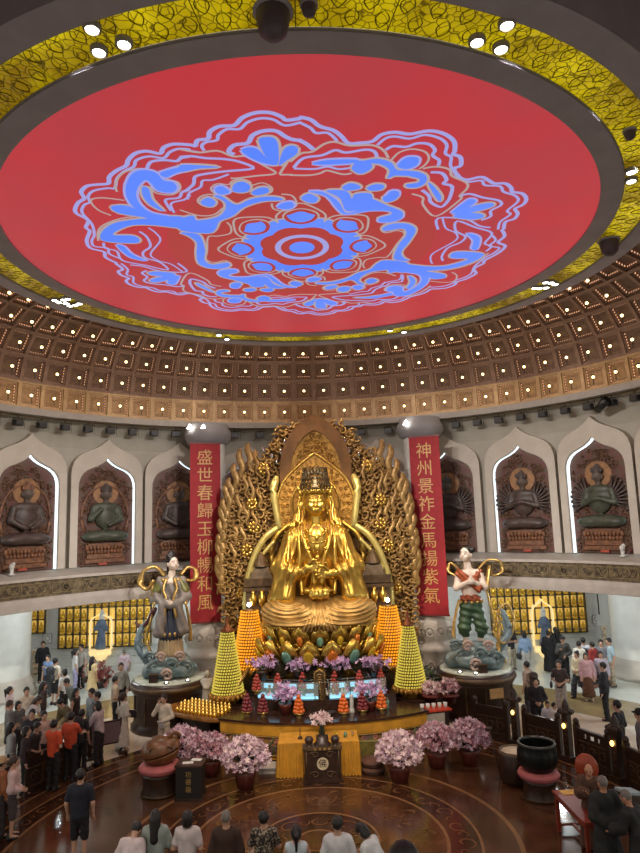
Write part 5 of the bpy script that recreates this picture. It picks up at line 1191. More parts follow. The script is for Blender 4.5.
# ================================================================= main altar with a curved front
ACX, ACY, AR = .25, 10.6, 6.2
def ap(r, deg, z): return Vector((ACX+r*math.sin(R(deg)), ACY-r*math.cos(R(deg)), z))
def aarc(mb, prof, a, n, mi=0):
    vs = [tuple(ap(r, -a+2*a*i/n, z)) for r, z in prof for i in range(n+1)]; k = n+1
    mb.add(vs, [(j*k+i, (j+1)*k+i, (j+1)*k+i+1, j*k+i+1) for j in range(len(prof)-1) for i in range(n)], mi)
    for e, flip in ((0, 0), (n, 1)):
        f = tuple(j*k+e+0 for j in range(len(prof))); o = len(mb.v)-len(vs); mb.f.append(tuple(o+v for v in (f if flip else f[::-1]))); mb.m.append(mi); mb.s.append(False)
m_ylac = mat('yellow_lacquer', (196, 140, 46), .4, var=.15, scale=3.); m_altop = mat('dark_lacquer_top', (58, 38, 30), .18, var=.15)
m_mural = mat('mural_ground', (176, 132, 74), .5, var=.3, scale=4., col2=(120, 96, 64)); m_mur2 = mat('mural_violet', (112, 84, 92), .5, var=.3); m_mur3 = mat('mural_green', (96, 96, 58), .5, var=.3); m_mur4 = mat('mural_rose', (178, 116, 96), .5)
AL = empty('main_altar', (0, 0, 0), 0, 'long curved altar with dark lacquer top and painted yellow front', 'altar')
q = MB(); aarc(q, [(4.7, 1.0), (6.26, 1.0), (6.26, 1.06), (4.7, 1.06), (4.7, 1.0)], 29.6, 40); q.build('altar_top', [m_altop], AL)
q = MB(); aarc(q, [(4.75, .04), (6.17, .04), (6.17, .12), (6.14, .14), (6.14, .66), (6.2, .68), (6.2, 1.0), (4.75, 1.0)], 29.2, 40); q.build('front', [m_ylac], AL)
r_ = random.Random(11)
for k in range(9):
    a0 = -28+6.25*k; q = MB()
    aarc_prof = [(6.155, .16), (6.155, .64)]
    vs = [tuple(ap(6.155, a0+5.9*i/8, z)) for z in (.16, .64) for i in range(9)]; q.add(vs, [(i, i+1, 10+i, 9+i) for i in range(8)], 0)
    for j in range(16):
        a = a0+r_.uniform(.5, 5.4); z = r_.uniform(.22, .58); mi = r_.choice((1, 2, 3, 3))
        if mi == 2: q.tube([ap(6.165, a+.8*t, z+.10*math.sin(3*t)) for t in np.linspace(-1, 1, 6)], [.01, .035, .05, .05, .03, .01], 5, mi)
        else:
            for e in range(6): u = e*PI/3+.3*j; q.sph(ap(6.17, a+.5*math.cos(u), z+.055*math.sin(u)), (.045, .02, .04), mi, 6, 4)
    q.build('painted_panel', [m_mural, m_mur2, m_mur3, m_mur4], AL)
q = MB()
for zz in (.15, .65, .99): q.tube([ap(6.2, -29+58*i/40, zz) for i in range(41)], .018, 5)
q.build('gilt_moulding', [m_gilt], AL)
# glass showcase on the altar, lit pale blue
SC = empty('glass_showcase', (0, 0, 0), 0, 'stepped glass showcase with pale blue light behind the altar offerings', 'showcase')
m_blight = noemis(mat('blue_light_panel', (150, 214, 240), .4, emit=1.1, ecol=(140, 205, 235)))
gm = bpy.data.materials.new('showcase_glass'); gm.use_nodes = True; gb = gm.node_tree.nodes['Principled BSDF']; gb.inputs['Base Color'].default_value = rgb(200, 225, 225); gb.inputs['Roughness'].default_value = .05; gb.inputs['Alpha'].default_value = .22
def barc(q, r0, r1, z0, z1, a0, a1, n=10, mi=0):
    vs = [tuple(ap(r, a0+(a1-a0)*i/n, z)) for r, z in ((r1, z0), (r1, z1), (r0, z1), (r0, z0)) for i in range(n+1)]; k = n+1
    q.add(vs, [(j*k+i, (j+1) % 4*k+i, (j+1) % 4*k+i+1, j*k+i+1) for j in range(4) for i in range(n)]+[(0, k, 2*k, 3*k), (n, 3*k+n, 2*k+n, k+n)], mi)
q = MB(); barc(q, 4.25, 5.12, 1.06, 1.36, -26, 26, 24); barc(q, 4.25, 4.72, 1.36, 1.84, -25, 25, 24); q.build('dark_base', [m_altop], SC)
for a0, a1 in ((-23, -9), (-8.4, -1.6), (2.4, 9), (9.6, 22)):
    q = MB(); barc(q, 4.73, 5.06, 1.38, 1.46, a0, a1); q.build('light_panel', [m_blight], SC)
    q = MB(); barc(q, 4.73, 4.75, 1.60, 1.74, a0+.6, a1-.6); q.build('light_panel', [m_blight], SC)
    q = MB(); barc(q, 5.07, 5.09, 1.46, 1.84, a0, a1); q.build('glass_pane', [gm], SC)
q = MB()
for a in (-23.3, -8.7, -1.2, 2.0, 9.3, 22.4):
    for rr_ in (5.08, 4.74): q.tube([ap(rr_, a, 1.36), ap(rr_, a, 1.86)], .018, 5)
for rr_ in (5.08, 4.74): q.tube([ap(rr_, -23.3+45.7*i/20, 1.85) for i in range(21)], .016, 5)
q.build('metal_frame', [mat('showcase_metal', (120, 116, 108), .3, metal=.8)], SC)
q = MB(); r_ = random.Random(4)
for k in range(26):
    a = r_.uniform(-22, 21); p = ap(r_.uniform(4.85, 5.0), a, 1.46); hgt = r_.uniform(.12, .3); q.lathe([(.05, 0), (.06, hgt*.4), (.03, hgt*.7), (.045, hgt), (0, hgt)], p, 8, k % 4)
q.build('displayed_vessels', [m_jteal, m_white, m_gilt, mat('red_glaze', (150, 40, 36), .3)], SC)
# dark carved plaque in the middle
pp = atY(320, 698, 5.55); t = empty('carved_name_tablet', (pp[0], 5.62, 1.06), 0, 'upright dark carved wooden tablet in the middle of the altar', 'tablet')
MB().box((0, 0, .08), (.5, .28, .16)).build('base', [m_wooddk], t); MB().box((0, 0, .62), (.36, .10, .95)).build('board', [m_wood], t)
q = MB()
for k in range(6): q.tube([(.0+.07*math.cos(u), -.07, .28+.14*k+.045*math.sin(u)) for u in np.linspace(0, 2*PI, 9)[:-1]], .016, 5, closed=True)
for d in (-1, 1): q.tube([(d*.15, -.06, .18), (d*.15, -.06, 1.06), (0, -.06, 1.16)], .024, 5)
q.build('carving', [m_gilt], t)

# cone lamps made of rows of tiny lights
def cone_lamp(name, x, y, zb, zt, rb, rt, col, ec, label, rows, stand, es, tip=True):
    t = empty(name, (x, y, zb-stand), 0, label, 'lamp')
    H = zt-zb; q = MB(); q.lathe([(0, stand), (rb*.93, stand), (rt*.93, stand+H), (0, stand+H)], n=24); q.build('cone', [mat(name+'_core', tuple(int(c*.55) for c in col), .5)], t)
    m = noemis(mat(name+'_lights', col, .3, emit=es, ecol=ec, var=.25, scale=40.)); q = MB()
    for j in range(rows):
        u = (j+.5)/rows; rr_ = rb+(rt-rb)*u; n = max(10, int(2*PI*rr_/(H/rows*.95)))
        for k in range(n): a = 2*PI*(k+.5*(j % 2))/n; q.sph((rr_*math.cos(a), rr_*math.sin(a), stand+H*u), H/rows*.40, 0, 6, 4)
    o = q.build('tiny_lights', [m], t); o['kind'] = 'stuff'
    q = MB(); q.lathe([(rb*.7, 0), (rb*.8, stand*.3), (rb*1.1, stand*.7), (rb*1.12, stand), (0, stand)], n=24)
    for k in range(22): a = 2*PI*k/22; q.sph((rb*1.12*math.cos(a), rb*1.12*math.sin(a), stand*.75), (.07, .07, .09), 0, 6, 4)
    q.build('lotus_stand', [m_golddk], t)
    if tip: MB().lathe([(rt*1.15, 0), (rt*1.2, .06), (rt*.7, .1), (.05, .28), (.06, .34), (0, .5)], (0, 0, stand+H), 14).build('finial', [mat('copper_tip', (128, 74, 44), .35, metal=.5)], t)
cone_lamp('cone_lamp', -2.75, 6.8, 1.36, 3.22, .50, .19, (206, 190, 72), (232, 216, 96), 'tall yellow cone lamp of tiny lights left of the altar', 22, .30, .40)
cone_lamp('cone_lamp', 3.08, 6.8, 1.36, 3.22, .50, .17, (206, 190, 72), (232, 216, 96), 'tall yellow cone lamp of tiny lights right of the altar', 22, .30, .40)
cone_lamp('amber_cone_lamp', -2.12, 7.75, 1.9, 3.75, .58, .27, (240, 160, 40), (255, 172, 40), 'amber cone lamp left of the lotus throne, behind the yellow one', 20, .25, .7, False)
cone_lamp('amber_cone_lamp', 2.58, 7.75, 1.9, 3.75, .58, .27, (240, 160, 40), (255, 172, 40), 'amber cone lamp right of the lotus throne, behind the yellow one', 20, .25, .7, False)
for (x, nm) in ((-2.45, 'left'), (2.83, 'right')):
    t = empty('lamp_table', (x, 7.3, 0), 0, 'dark wooden side table carrying the cone lamps on the '+nm, 'table')
    MB().box((0, -.5, 1.03), (1.3, 1.15, .06)).build('table_top', [m_wooddk], t); MB().box((0, -.5, .5), (1.2, 1.05, 1.0)).build('body', [m_wood], t)
    MB().box((x*-.06, .45, .82), (1.25, .75, 1.64)).build('rear_step', [m_wooddk], t)
for d in (-1, 1):
    q = MB(); p0 = atY(315-66 if d < 0 else 413, 668 if d < 0 else 672, 6.9); q.tube([p0, p0+np.array([d*.55, -.55, -.72])], .07, 6)
    tag(q.build('gilt_rail', [m_gilt]), 'slanting gilt rail between showcase and %s yellow cone lamp' % ('left' if d < 0 else 'right'), 'rail')

# ---------------- flowers
m_leaf = mat('leaf_green', (52, 66, 40), .5, var=.3, scale=10.); m_leafd = mat('leaf_dark', (36, 42, 30), .5, var=.3)
m_orch = mat('orchid_violet', (200, 156, 206), .5, var=.2, scale=12., col2=(226, 196, 230)); m_lilyp = mat('lily_pink', (196, 152, 172), .55, var=.25, scale=9., col2=(220, 198, 206)); m_lilyd = mat('lily_rose', (166, 104, 120), .55, var=.25, scale=9., col2=(206, 160, 168)); m_whitef = mat('flower_white', (222, 196, 196), .55, var=.1)
m_potred = mat('pot_red', (96, 40, 32), .4, var=.15); m_potdk = mat('pot_dark', (48, 34, 28), .35)
def flower(mb, c, r, r_, mi, n=5):
    """one open blossom: n petals around a small heart, turned a random way"""
    ax = Vector((r_.uniform(-1, 1), r_.uniform(-1, .3), r_.uniform(-.2, 1))).normalized(); u = ax.orthogonal().normalized(); w = ax.cross(u)
    c = Vector(c)
    for k in range(n):
        a = 2*PI*k/n+r_.random()*.5; d = u*math.cos(a)+w*math.sin(a); e = ax.cross(d)
        p1 = c+d*r*.5+ax*r*.12; mb.add([c, p1+e*r*.27, c+d*r+ax*r*.3, p1-e*r*.27], [(0, 1, 2, 3)], mi, True)
def orchid(name, x, y, z, label, m, n=26, w=.30, h=.20, pot=True, potm=None, drop=.5):
    t = empty(name, (x, y, z), 0, label, 'flowers'); r_ = random.Random(hash(label) % 999 if False else int(abs(x*1000+z*77)) % 997)
    if pot: MB().lathe([(0, 0), (.12, 0), (.18, .22), (.20, .30), (.17, .30), (0, .27)], n=14).build('pot', [potm or m_potdk], t)
    q = MB()
    for k in range(8): a = 2*PI*k/8; q.tube([(0, 0, .28), (.12*math.cos(a), .12*math.sin(a), .42), (.27*math.cos(a), .27*math.sin(a), .36)], [.03, .06, .01], 5, flat=.4)
    for k in range(6): q.tube([(0, 0, .28), ((k-2.5)*.05, -.02, .28+drop*.6), ((k-2.5)*w*.33, -.05, .28+drop)], .012, 4)
    q.build('leaves_and_stems', [m_leaf], t)
    q = MB()
    for k in range(n): flower(q, (r_.gauss(0, w*.5), -.06+r_.gauss(0, .08), .28+drop+r_.gauss(0, h*.45)), .105, r_, 0)
    o = q.build('blossoms', [m], t); return t
for (x, y, l) in ((262, 662, 'far left'), (298, 664, 'left of centre'), (336, 663, 'right of centre'), (374, 661, 'far right')):
    p = atY(x, y, 6.12); orchid('potted_orchid', p[0], 6.12, 1.84, 'violet orchid in the back row above the showcase, %s' % l, m_orch, 64, .42, .17, True, None, float(p[2])-1.84-.28)
for (x, y, l) in ((285, 692, 'left'), (370, 689, 'right')):
    p = atY(x, y, 5.3); orchid('potted_orchid', p[0], 5.3, 1.06, 'violet orchid in a red pot on the altar front, %s of the tablet' % l, m_orch, 76, .44, .26, True, m_potred, float(p[2])-1.06-.28)
def bouquet(x, y, z, r, label, ms_, seed, potm=m_potred, nf=620, ph=.42):
    t = empty('potted_lilies', (x, y, z), 0, label, 'flowers'); r_ = random.Random(seed)
    MB().lathe([(0, 0), (.2, 0), (.27, .3), (.32, ph), (.27, ph), (0, ph-.05)], n=16).build('pot', [potm], t)
    q = MB()
    for k in range(60):
        a = r_.uniform(0, 2*PI); e = r_.uniform(.15, 1.4); d = Vector((math.cos(a)*math.cos(e), math.sin(a)*math.cos(e), math.sin(e))); c = Vector((0, 0, ph+.02)); L = r*r_.uniform(.7, 1.0)
        q.tube([c, c+d*L*.5+Vector((0, 0, .06)), c+d*L], [.012, .03, .006], 4, flat=.5)
    q.build('leaves_and_stems', [m_leafd], t)
    q = MB()
    for k in range(nf):
        a = r_.uniform(0, 2*PI); e = math.asin(r_.uniform(-.25, 1)); rr_ = r*r_.uniform(.72, 1.06)
        flower(q, (math.cos(a)*math.cos(e)*rr_, math.sin(a)*math.cos(e)*rr_, ph+.12+r*.25+math.sin(e)*rr_*.85), .062+.028*r_.random(), r_, 0 if r_.random() < .62 else 1, 5)
    q.build('blossoms', ms_, t)
bouquet(-3.62, 3.9, 0, .60, 'large pink lily bouquet nearest the wooden fish drum', [m_lilyp, m_lilyd], 1)
bouquet(-2.83, 3.75, 0, .48, 'darker rose lily bouquet between the two large left bouquets', [m_lilyd, m_lilyp], 2, nf=420)
bouquet(-1.82, 2.85, 0, .60, 'large pale pink lily bouquet left of the yellow cloth table', [m_lilyp, m_whitef], 3)
bouquet(2.12, 2.85, 0, .58, 'large pale pink lily bouquet right of the yellow cloth table', [m_lilyp, m_whitef], 4)
bouquet(3.25, 3.7, 0, .52, 'dark rose lily bouquet with red pot right of the altar', [m_lilyd, m_lilyp], 5, nf=460)
bouquet(4.15, 3.8, 0, .56, 'pink lily bouquet at the right end of the row, below the right pedestal', [m_lilyp, m_lilyd], 6)
p = atY(431, 692, 6.3); bouquet(p[0], 6.3, .95, .28, 'small pink bouquet behind the red tray right of the altar', [m_whitef, m_lilyd], 7, nf=110, ph=.2)
p = atY(449, 694, 6.3); bouquet(p[0], 6.3, .95, .34, 'small rose and white bouquet at the foot of the right pedestal', [m_lilyd, m_whitef], 8, nf=130, ph=.2)
HG = empty('potted_hedge', (3.98, 8.3, 0), 0, 'dark green clipped bushes between right cone lamp and right pedestal', 'plants')
q = MB(); r_ = random.Random(9)
for k in range(700):
    c = Vector((r_.uniform(-.55, .5), r_.uniform(-.4, .4), .7+r_.uniform(0, .85))); d = Vector((r_.gauss(0, 1), r_.gauss(0, 1), r_.gauss(0, 1))).normalized()*.10; e = d.orthogonal().normalized()*.04
    q.add([c, c+d*.5+e, c+d, c+d*.5-e], [(0, 1, 2, 3)], 0)
q.build('foliage', [m_leaf], HG); MB().box((0, 0, .4), (1.05, .8, .8)).build('planter', [m_wooddk], HG)

# ---------------- fruit pyramids on gilt dishes
m_orange = mat('orange_peel', (214, 104, 38), .45, var=.15, scale=20.); m_plum = mat('dark_red_fruit', (120, 44, 50), .4, var=.2, scale=20.); m_apple = mat('red_apple', (170, 66, 56), .4, var=.2, scale=20.)
fr = {}
def fruit_pyramid(x, y, z, m, kind, where, s=1.):
    t = empty('offering_dish', (x, y, z), 0, 'gilt footed dish under the %s pyramid %s' % (kind, where), 'dish'); 
    MB().lathe([(0, 0), (.10*s, 0), (.05*s, .05*s), (.14*s, .10*s), (.16*s, .13*s), (0, .12*s)], n=14).build('dish', [m_gilt], t)
    if m.name not in fr: fr[m.name] = (MB().sph((0, 0, 0), .062, 0, 10, 7).mesh('fruit', [m]), MB().tube([(0, 0, .055), (.01, 0, .085)], .008, 5).mesh('stem', [m_leafd]))
    for lv, (n, rr_) in enumerate(((6, .112), (5, .094), (4, .074), (3, .054), (1, 0))):
        for k in range(n):
            a = 2*PI*(k+.5*(lv % 2))/n; f = link('fruit', fr[m.name][0], None, (x+s*rr_*math.cos(a), y+s*rr_*math.sin(a), z+s*(.175+.098*lv)), (0, 0, a)); f.scale = (s, s, s)
            tag(f, '%s in the pyramid %s' % (kind, where), 'fruit', '%s pyramid %s' % (kind, where))
            st = link('stem', fr[m.name][1], f)
def on(x, y, Z): p = atZ(x, y, Z); return float(p[0]), float(p[1])
for (px_, py_, m, kind, where) in ((299, 718, m_orange, 'small orange', 'left of the flower vase'), (344, 717, m_orange, 'small orange', 'right of the flower vase'), (382, 712.5, m_orange, 'small orange', 'at the right end of the altar'),
                                   (247, 716, m_plum, 'dark red fruit', 'at the left end of the altar'), (263, 717, m_plum, 'dark red fruit', 'second from the left on the altar'), (363, 714.5, m_plum, 'dark red fruit', 'between the two right orange ones')):
    x, y = on(px_, py_, 1.06); fruit_pyramid(x, y+.06, 1.06, m, kind, where)
for (px_, py_, where) in ((257, 694, 'far left in the showcase row'), (278, 693, 'left in the showcase row'), (303, 692, 'left of the tablet on the showcase'), (335, 691, 'right of the tablet on the showcase'), (360, 690, 'right in the showcase row'), (381, 688, 'far right in the showcase row')):
    x, y = on(px_, py_, 1.5); fruit_pyramid(x, y, 1.51, m_apple, 'red fruit', where, .92)
x, y = on(352, 712, 1.06); t = empty('white_candle_figure', (x, y, 1.06), 0, 'white porcelain candle pillar on the altar right of centre', 'candle')
MB().lathe([(0, 0), (.10, 0), (.07, .06), (.06, .12)], n=12).build('foot', [m_white], t); MB().lathe([(.055, .12), (.06, .3), (.05, .42), (.07, .46), (.0, .5)], n=12).build('pillar', [m_white], t)
for (px_, nm) in ((253, 'left'), (388, 'right')):
    x, y = on(px_, 709, 1.06); t = empty('glass_oil_lamp', (x, y+.1, 1.06), 0, 'small pale glass oil lamp near the %s end of the altar' % nm, 'lamp'); MB().lathe([(0, 0), (.06, 0), (.03, .05), (.07, .16), (.05, .22), (0, .22)], n=10).build('glass', [m_jteal], t); MB().lathe([(.0, .22), (.03, .23), (.015, .28), (0, .32)], n=8).build('top', [m_gilt], t)
for (px_, py_, w_) in ((331, 716, 'right of the white flower vase'), (313, 706, 'before the tablet')):
    x, y = on(px_, py_, 1.06); t = empty('offering_bowl', (x, y+.12, 1.06), 0, 'small dark offering bowl on the altar '+w_, 'bowl'); MB().lathe([(0, 0), (.08, 0), (.15, .09), (.13, .09), (0, .05)], n=14).build('bowl', [m_potdk], t)
# ---------------- yellow cloth table
CT = empty('cloth_table', (.07, 3.85, 0), 0, 'offering table draped to the floor in pleated yellow cloth', 'table')
m_ycl = mat('yellow_cloth', (196, 140, 40), .75, var=.12, scale=5.); 
MB().box((0, 0, .80), (2.05, .82, .05)).build('table_top', [m_wooddk], CT)
MB().box((0, 0, .835), (2.14, .92, .02)).build('cloth_top', [m_ycl], CT)
q = MB(); N = 150; per = [(-1.07+2.14*i/N, -.46) for i in range(N+1)]+[(1.07, -.46+.92*i/50) for i in range(1, 51)]; per = [(-1.07, .46-.92*i/50) for i in range(50)]+per
V = []
for zz, amp in ((.84, .008), (.4, .028), (.01, .045)):
    for i, (x, y) in enumerate(per):
        f = amp*math.sin(i*.95+.6*math.sin(i*.13)); n_ = (0, -1) if 50 <= i <= 50+N else ((-1, 0) if i < 50 else (1, 0)); V.append((x+n_[0]*(f+amp), y+n_[1]*(f+amp), zz))
k = len(per); q.add(V, [(j*k+i, (j+1)*k+i, (j+1)*k+i+1, j*k+i+1) for j in range(2) for i in range(k-1)], 0, True); q.build('pleated_skirt', [m_ycl], CT)
p = (.12, 3.95); t = empty('flower_vase', (p[0]+.05, 3.85, .846), 0, 'dark vase of pale pink flowers standing on the yellow cloth table', 'vase')
MB().lathe([(0, 0), (.07, 0), (.10, .12), (.06, .26), (.08, .32), (0, .30)], n=14).build('vase', [mat('vase_dark_glass', (46, 52, 40), .15)], t)
q = MB(); r_ = random.Random(8)
for k in range(70): flower(q, (r_.gauss(0, .12), r_.gauss(0, .08), .47+r_.gauss(0, .065)), .085, r_, 0)
q.build('blossoms', [m_whitef], t); q = MB()
for k in range(9): a = 2*PI*k/9; q.tube([(0, 0, .3), (.14*math.cos(a), .1*math.sin(a), .42)], .012, 4)
q.build('stems', [m_leaf], t)
for (x, y, w_, nm, lab) in ((.17, 3.55, .2, 'black_box', 'small black box on the yellow cloth table below the vase'), (.80, 3.75, .1, 'teal_cup', 'small teal cup on the right of the yellow cloth table'), (.55, 3.8, .12, 'amber_jar', 'small amber jar on the right half of the yellow cloth table'), (1.0, 3.8, .07, 'silver_cup', 'tiny silver cup at the right edge of the yellow table')):
    t = empty(nm, (x, y, .846), 0, lab, nm.split('_')[1]); m = {'black_box': m_black, 'teal_cup': m_jteal, 'amber_jar': m_jyel, 'silver_cup': m_fire}[nm]
    if nm == 'black_box': MB().box((0, 0, .06), (.32, .2, .12)).build('case', [m], t); MB().box((0, -.105, .07), (.1, .01, .06)).build('label_plate', [m_white], t)
    else: MB().lathe([(0, 0), (w_*.45, 0), (w_*.5, .1), (w_*.4, .12), (0, .08)], n=12).build('body', [m], t)
t = empty('incense_stick_holder', (-.42, 3.75, .846), 0, 'thin dark incense stick holder on the left of the yellow cloth table', 'holder'); MB().lathe([(0, 0), (.07, 0), (.05, .05), (.0, .05)], n=10).build('base', [m_wooddk], t); MB().tube([(0, 0, .05), (0, 0, .30)], .014, 6).build('stick', [m_wooddk], t)
# ---------------- dark carved incense chest before the table
IC = empty('incense_chest', (.16, 3.12, 0), 0, 'dark carved wooden incense chest with a round cream emblem before the yellow table', 'chest')
MB().box((0, 0, .44), (.94, .34, .72)).build('body', [m_wooddk], IC)
MB().box((0, 0, .05), (1.02, .40, .08)).build('plinth', [m_wooddk], IC); MB().box((0, 0, .83), (1.02, .40, .06)).build('lid', [m_wood], IC)
for d in (-1, 1):
    q = MB(); q.lathe([(.10, 0), (.06, .03), (.11, .10), (.12, .16), (.08, .22), (0, .24)], (d*.34, 0, .86), 14); q.build('ball_finial', [m_wooddk], IC)
q = MB(); q.lathe([(.22, 0), (.2, .08), (.16, .1), (.14, .2), (.0, .24)], (0, 0, .86), 16, sy=.6); q.build('crest', [m_wooddk], IC)
MB().prism([(.15*math.cos(u), .15*math.sin(u)) for u in np.linspace(0, 2*PI, 25)[:-1]], Matrix.Translation((0, -.19, .47)), .03).build('emblem_disc', [mat('emblem_cream', (196, 180, 150), .5)], IC)
text_mesh('佛', .22, m_wooddk, 'emblem_character', IC, .003, .0, Matrix.Translation((0, -.195, .47)) @ Matrix.Rotation(PI/2, 4, 'X'))
q = MB()
for d in (-1, 1):
    for zz in (.22, .7): q.tube([(d*(.2+.14*math.cos(u)*(1-u/9)), -.185, zz+.06*math.sin(u)) for u in np.linspace(0, 6.5, 14)], .014, 5)
    q.tube([(d*.42, -.18, .12), (d*.42, -.18, .78)], .016, 5)
q.build('carving', [m_wood], IC)
q = MB()
for k in range(4): q.box((-.18+.12*k, -.20, .83), (.07, .02, .05))
q.build('gilt_studs', [m_gilt], IC)
t = empty('kneeling_cushion', (1.48, 3.75, 0), 0, 'stack of round brown kneeling cushions right of the yellow table', 'cushion') if False else None
for k in range(2):
    t = tag(MB().lathe([(0, 0), (.27, 0), (.32, .05), (.32, .12), (.27, .17), (0, .19)], n=20).build('kneeling_cushion', [mat('cushion_brown', (92, 60, 46), .8)], None, (1.50, 3.55, .0+.18*k)), ('lower' if k == 0 else 'upper')+' round brown kneeling cushion stacked right of the yellow table', 'cushion')
    MB().lathe([(.325, .07), (.33, .085), (.325, .10)], n=20).build('piping', [m_wooddk], t)
t = tag(MB().box((0, 0, .3), (.72, .14, .5), rx=.15).build('square_cushion', [mat('cushion_olive', (120, 108, 50), .8, var=.2)], None, (1.55, 4.15, .05)), 'olive square cushion leaning against the altar right of the yellow table', 'cushion'); MB().tube([(-.36, -.1, .05), (-.36, -.1, .55), (.36, -.1, .55), (.36, -.1, .05)], .02, 5).build('piping', [m_mur3], t)
t = empty('stone_step', (-1.3, 3.95, 0), 0, 'low grey stone step before the altar left of the yellow table', 'step'); MB().box((0, 0, .07), (.5, .5, .14)).build('block', [m_stone], t); MB().box((0, -.26, .12), (.5, .03, .04)).build('nosing', [m_grey], t)
# ---------------- amber tray with rows of little gold lamps (left) and red tray with white cups (right)
TR = empty('lamp_tray_table', (-3.42, 6.42, 0), R(-32), 'amber boat-shaped tray table for little gold lamps, left of the altar', 'table')
q = MB(); V = [(-1.25, 0), (-1.0, -.55), (0, -.72), (1.0, -.6), (1.25, 0), (1.0, .5), (0, .55), (-1.0, .5)]; P = smooth_path(V, 5, True)
o = q.add([(x, y, .86) for x, y in P]+[(x*1.06, y*1.06, 1.0) for x, y in P]+[(x*1.0, y*1.0, 1.0) for x, y in P]+[(x*.98, y*.98, .9) for x, y in P]+[(x*.7, y*.6, .8) for x, y in P], [f for j in range(3) for i in range(len(P)) for f in [(j*len(P)+i, j*len(P)+(i+1) % len(P), (j+1)*len(P)+(i+1) % len(P), (j+1)*len(P)+i)]]+[tuple(3*len(P)+i for i in range(len(P)))], 0, True); q.build('tray', [mat('amber_wood', (140, 92, 40), .35, var=.25, scale=5.)], TR)
MB().box((-.1, 0, .43), (1.1, .6, .86)).build('cabinet', [m_wooddk], TR)
lm = MB().lathe([(0, 0), (.045, 0), (.03, .03), (.06, .09), (.055, .12), (0, .11)], n=10).mesh('little_gold_lamp', [m_figgold]); lf = noemis(mat('lamp_flame', (255, 220, 140), .4, emit=1.1, ecol=(255, 205, 110))); fm = MB().sph((0, 0, .135), (.02, .02, .03), 0, 6, 4).mesh('flame', [lf])
Mt = Matrix.Translation((-3.42, 6.42, 0)) @ Matrix.Rotation(R(-32), 4, 'Z')
for j in range(5):
    for i in range(13):
        x = -.9+.15*i; y = -.42+.17*j
        if abs(x) > .95-.2*abs(y): continue
        l = link('little_gold_lamp', lm, None, Mt @ Vector((x, y, .90+.03*j))); tag(l, 'little gold oil lamp standing in rows on the amber tray', 'lamp', 'little gold lamps on the amber tray'); link('flame', fm, l)
RT = empty('red_tray_stand', (3.55, 5.55, 0), R(12), 'stand with a red tray of white cups at the right end of the altar', 'stand')
MB().box((0, 0, .98), (.95, .5, .05)).build('red_tray', [mat('tray_red', (190, 62, 40), .45, var=.15)], RT); MB().box((0, .02, .47), (.8, .4, .94)).build('cabinet', [m_wooddk], RT); MB().box((-.1, -.2, .72), (.7, .06, .36)).build('white_drape', [mat('drape_pale', (170, 160, 146), .7)], RT)
for k in range(5): cup = MB().lathe([(0, 0), (.05, 0), (.065, .14), (.05, .14), (0, .04)], n=10).build('white_cup', [m_white], None, (3.55-.36+.18*k, 5.45+.03*k, 1.005)); tag(cup, 'white paper cup on the red tray right of the altar', 'cup', 'cups on the red tray'); MB().lathe([(.066, .13), (.069, .14), (.062, .14)], n=10).build('rim', [m_whitef], cup)
p = atZ(205, 700, .95); t = empty('small_stone_statue', (-3.50, 7.40, .0), 0, 'small grey stone standing figure between left pedestal and cone lamp', 'statue')
MB().lathe([(0, 0), (.3, 0), (.26, .1), (.22, .9), (.26, 1.0), (0, 1.0)], n=14).build('plinth', [m_stone], t)
s = SDF(.05); s.cap((0, 0, 1.05), (0, 0, 1.5), .17, .12).cap((-.1, 0, 1.6), (.1, 0, 1.6), .09).ell((0, -.02, 1.82), (.08, .09, .11)).cap((-.16, 0, 1.58), (-.05, -.15, 1.4), .06, .05).cap((.16, 0, 1.58), (.05, -.15, 1.4), .06, .05); s.build('figure', m_stone, .028, t)

# ================================================================= on the floor: wooden fish, donation box, bronze bowl, drum
m_pinkc = mat('pink_cushion', (176, 96, 96), .7, var=.1); m_fish = mat('fish_wood', (104, 66, 36), .35, var=.3, scale=4.)
S_ = empty('round_wooden_stand', (-3.96, 2.75, 0), 0, 'dark round stand under the pink cushion and wooden fish', 'stand'); MB().lathe([(0, 0), (.46, 0), (.44, .06), (.42, .44), (.46, .5), (0, .5)], n=28).build('drum', [m_wooddk], S_); MB().lathe([(.465, .03), (.48, .05), (.465, .07)], n=28).build('base_ring', [m_wood], S_)
t = tag(MB().lathe([(0, 0), (.40, 0), (.50, .06), (.53, .13), (.48, .20), (.36, .22), (0, .2)], n=32).build('ring_cushion', [m_pinkc], None, (-3.96, 2.75, .50)), 'pink ring cushion under the big wooden fish on the left', 'cushion'); MB().lathe([(.532, .12), (.538, .13), (.532, .14)], n=32).build('piping', [mat('piping_rose', (150, 80, 84), .7)], t)
WF = empty('wooden_fish_drum', (-3.96, 2.75, .70), R(15), 'large brown wooden fish temple block on a pink cushion', 'drum')
s = SDF(.08); s.ell((0, 0, .30), (.47, .40, .36)).ell((.28, 0, .42), (.22, .2, .2)); s.cut(lambda x, y, z: np.maximum(np.abs(z-.24-.10*x)-.018, -y-.1*0-.45)*-1 if False else -(np.maximum(np.abs(z-.26-.22*x)-.016, y+.10)))
s.build('body', m_fish, .016, WF); MB().tube(smooth_path([(.2, -.1, .62), (.34, -.08, .72), (.48, 0, .62), (.46, .1, .5)], 4), .045, 7).build('handle', [m_fish], WF)
q = MB()
for d in (-1, 1): q.tube([(d*.2+.09*(1-.7*t_)*math.cos(6*t_), -.36+.04*abs(d), .40+.09*(1-.7*t_)*math.sin(6*t_)) for t_ in np.linspace(0, 1, 10)], .02, 5)
q.build('carved_scales', [m_wood], WF)
DB = empty('donation_box', (-3.12, 2.42, 0), R(-4), 'black donation box with gold characters and papers on top', 'box')
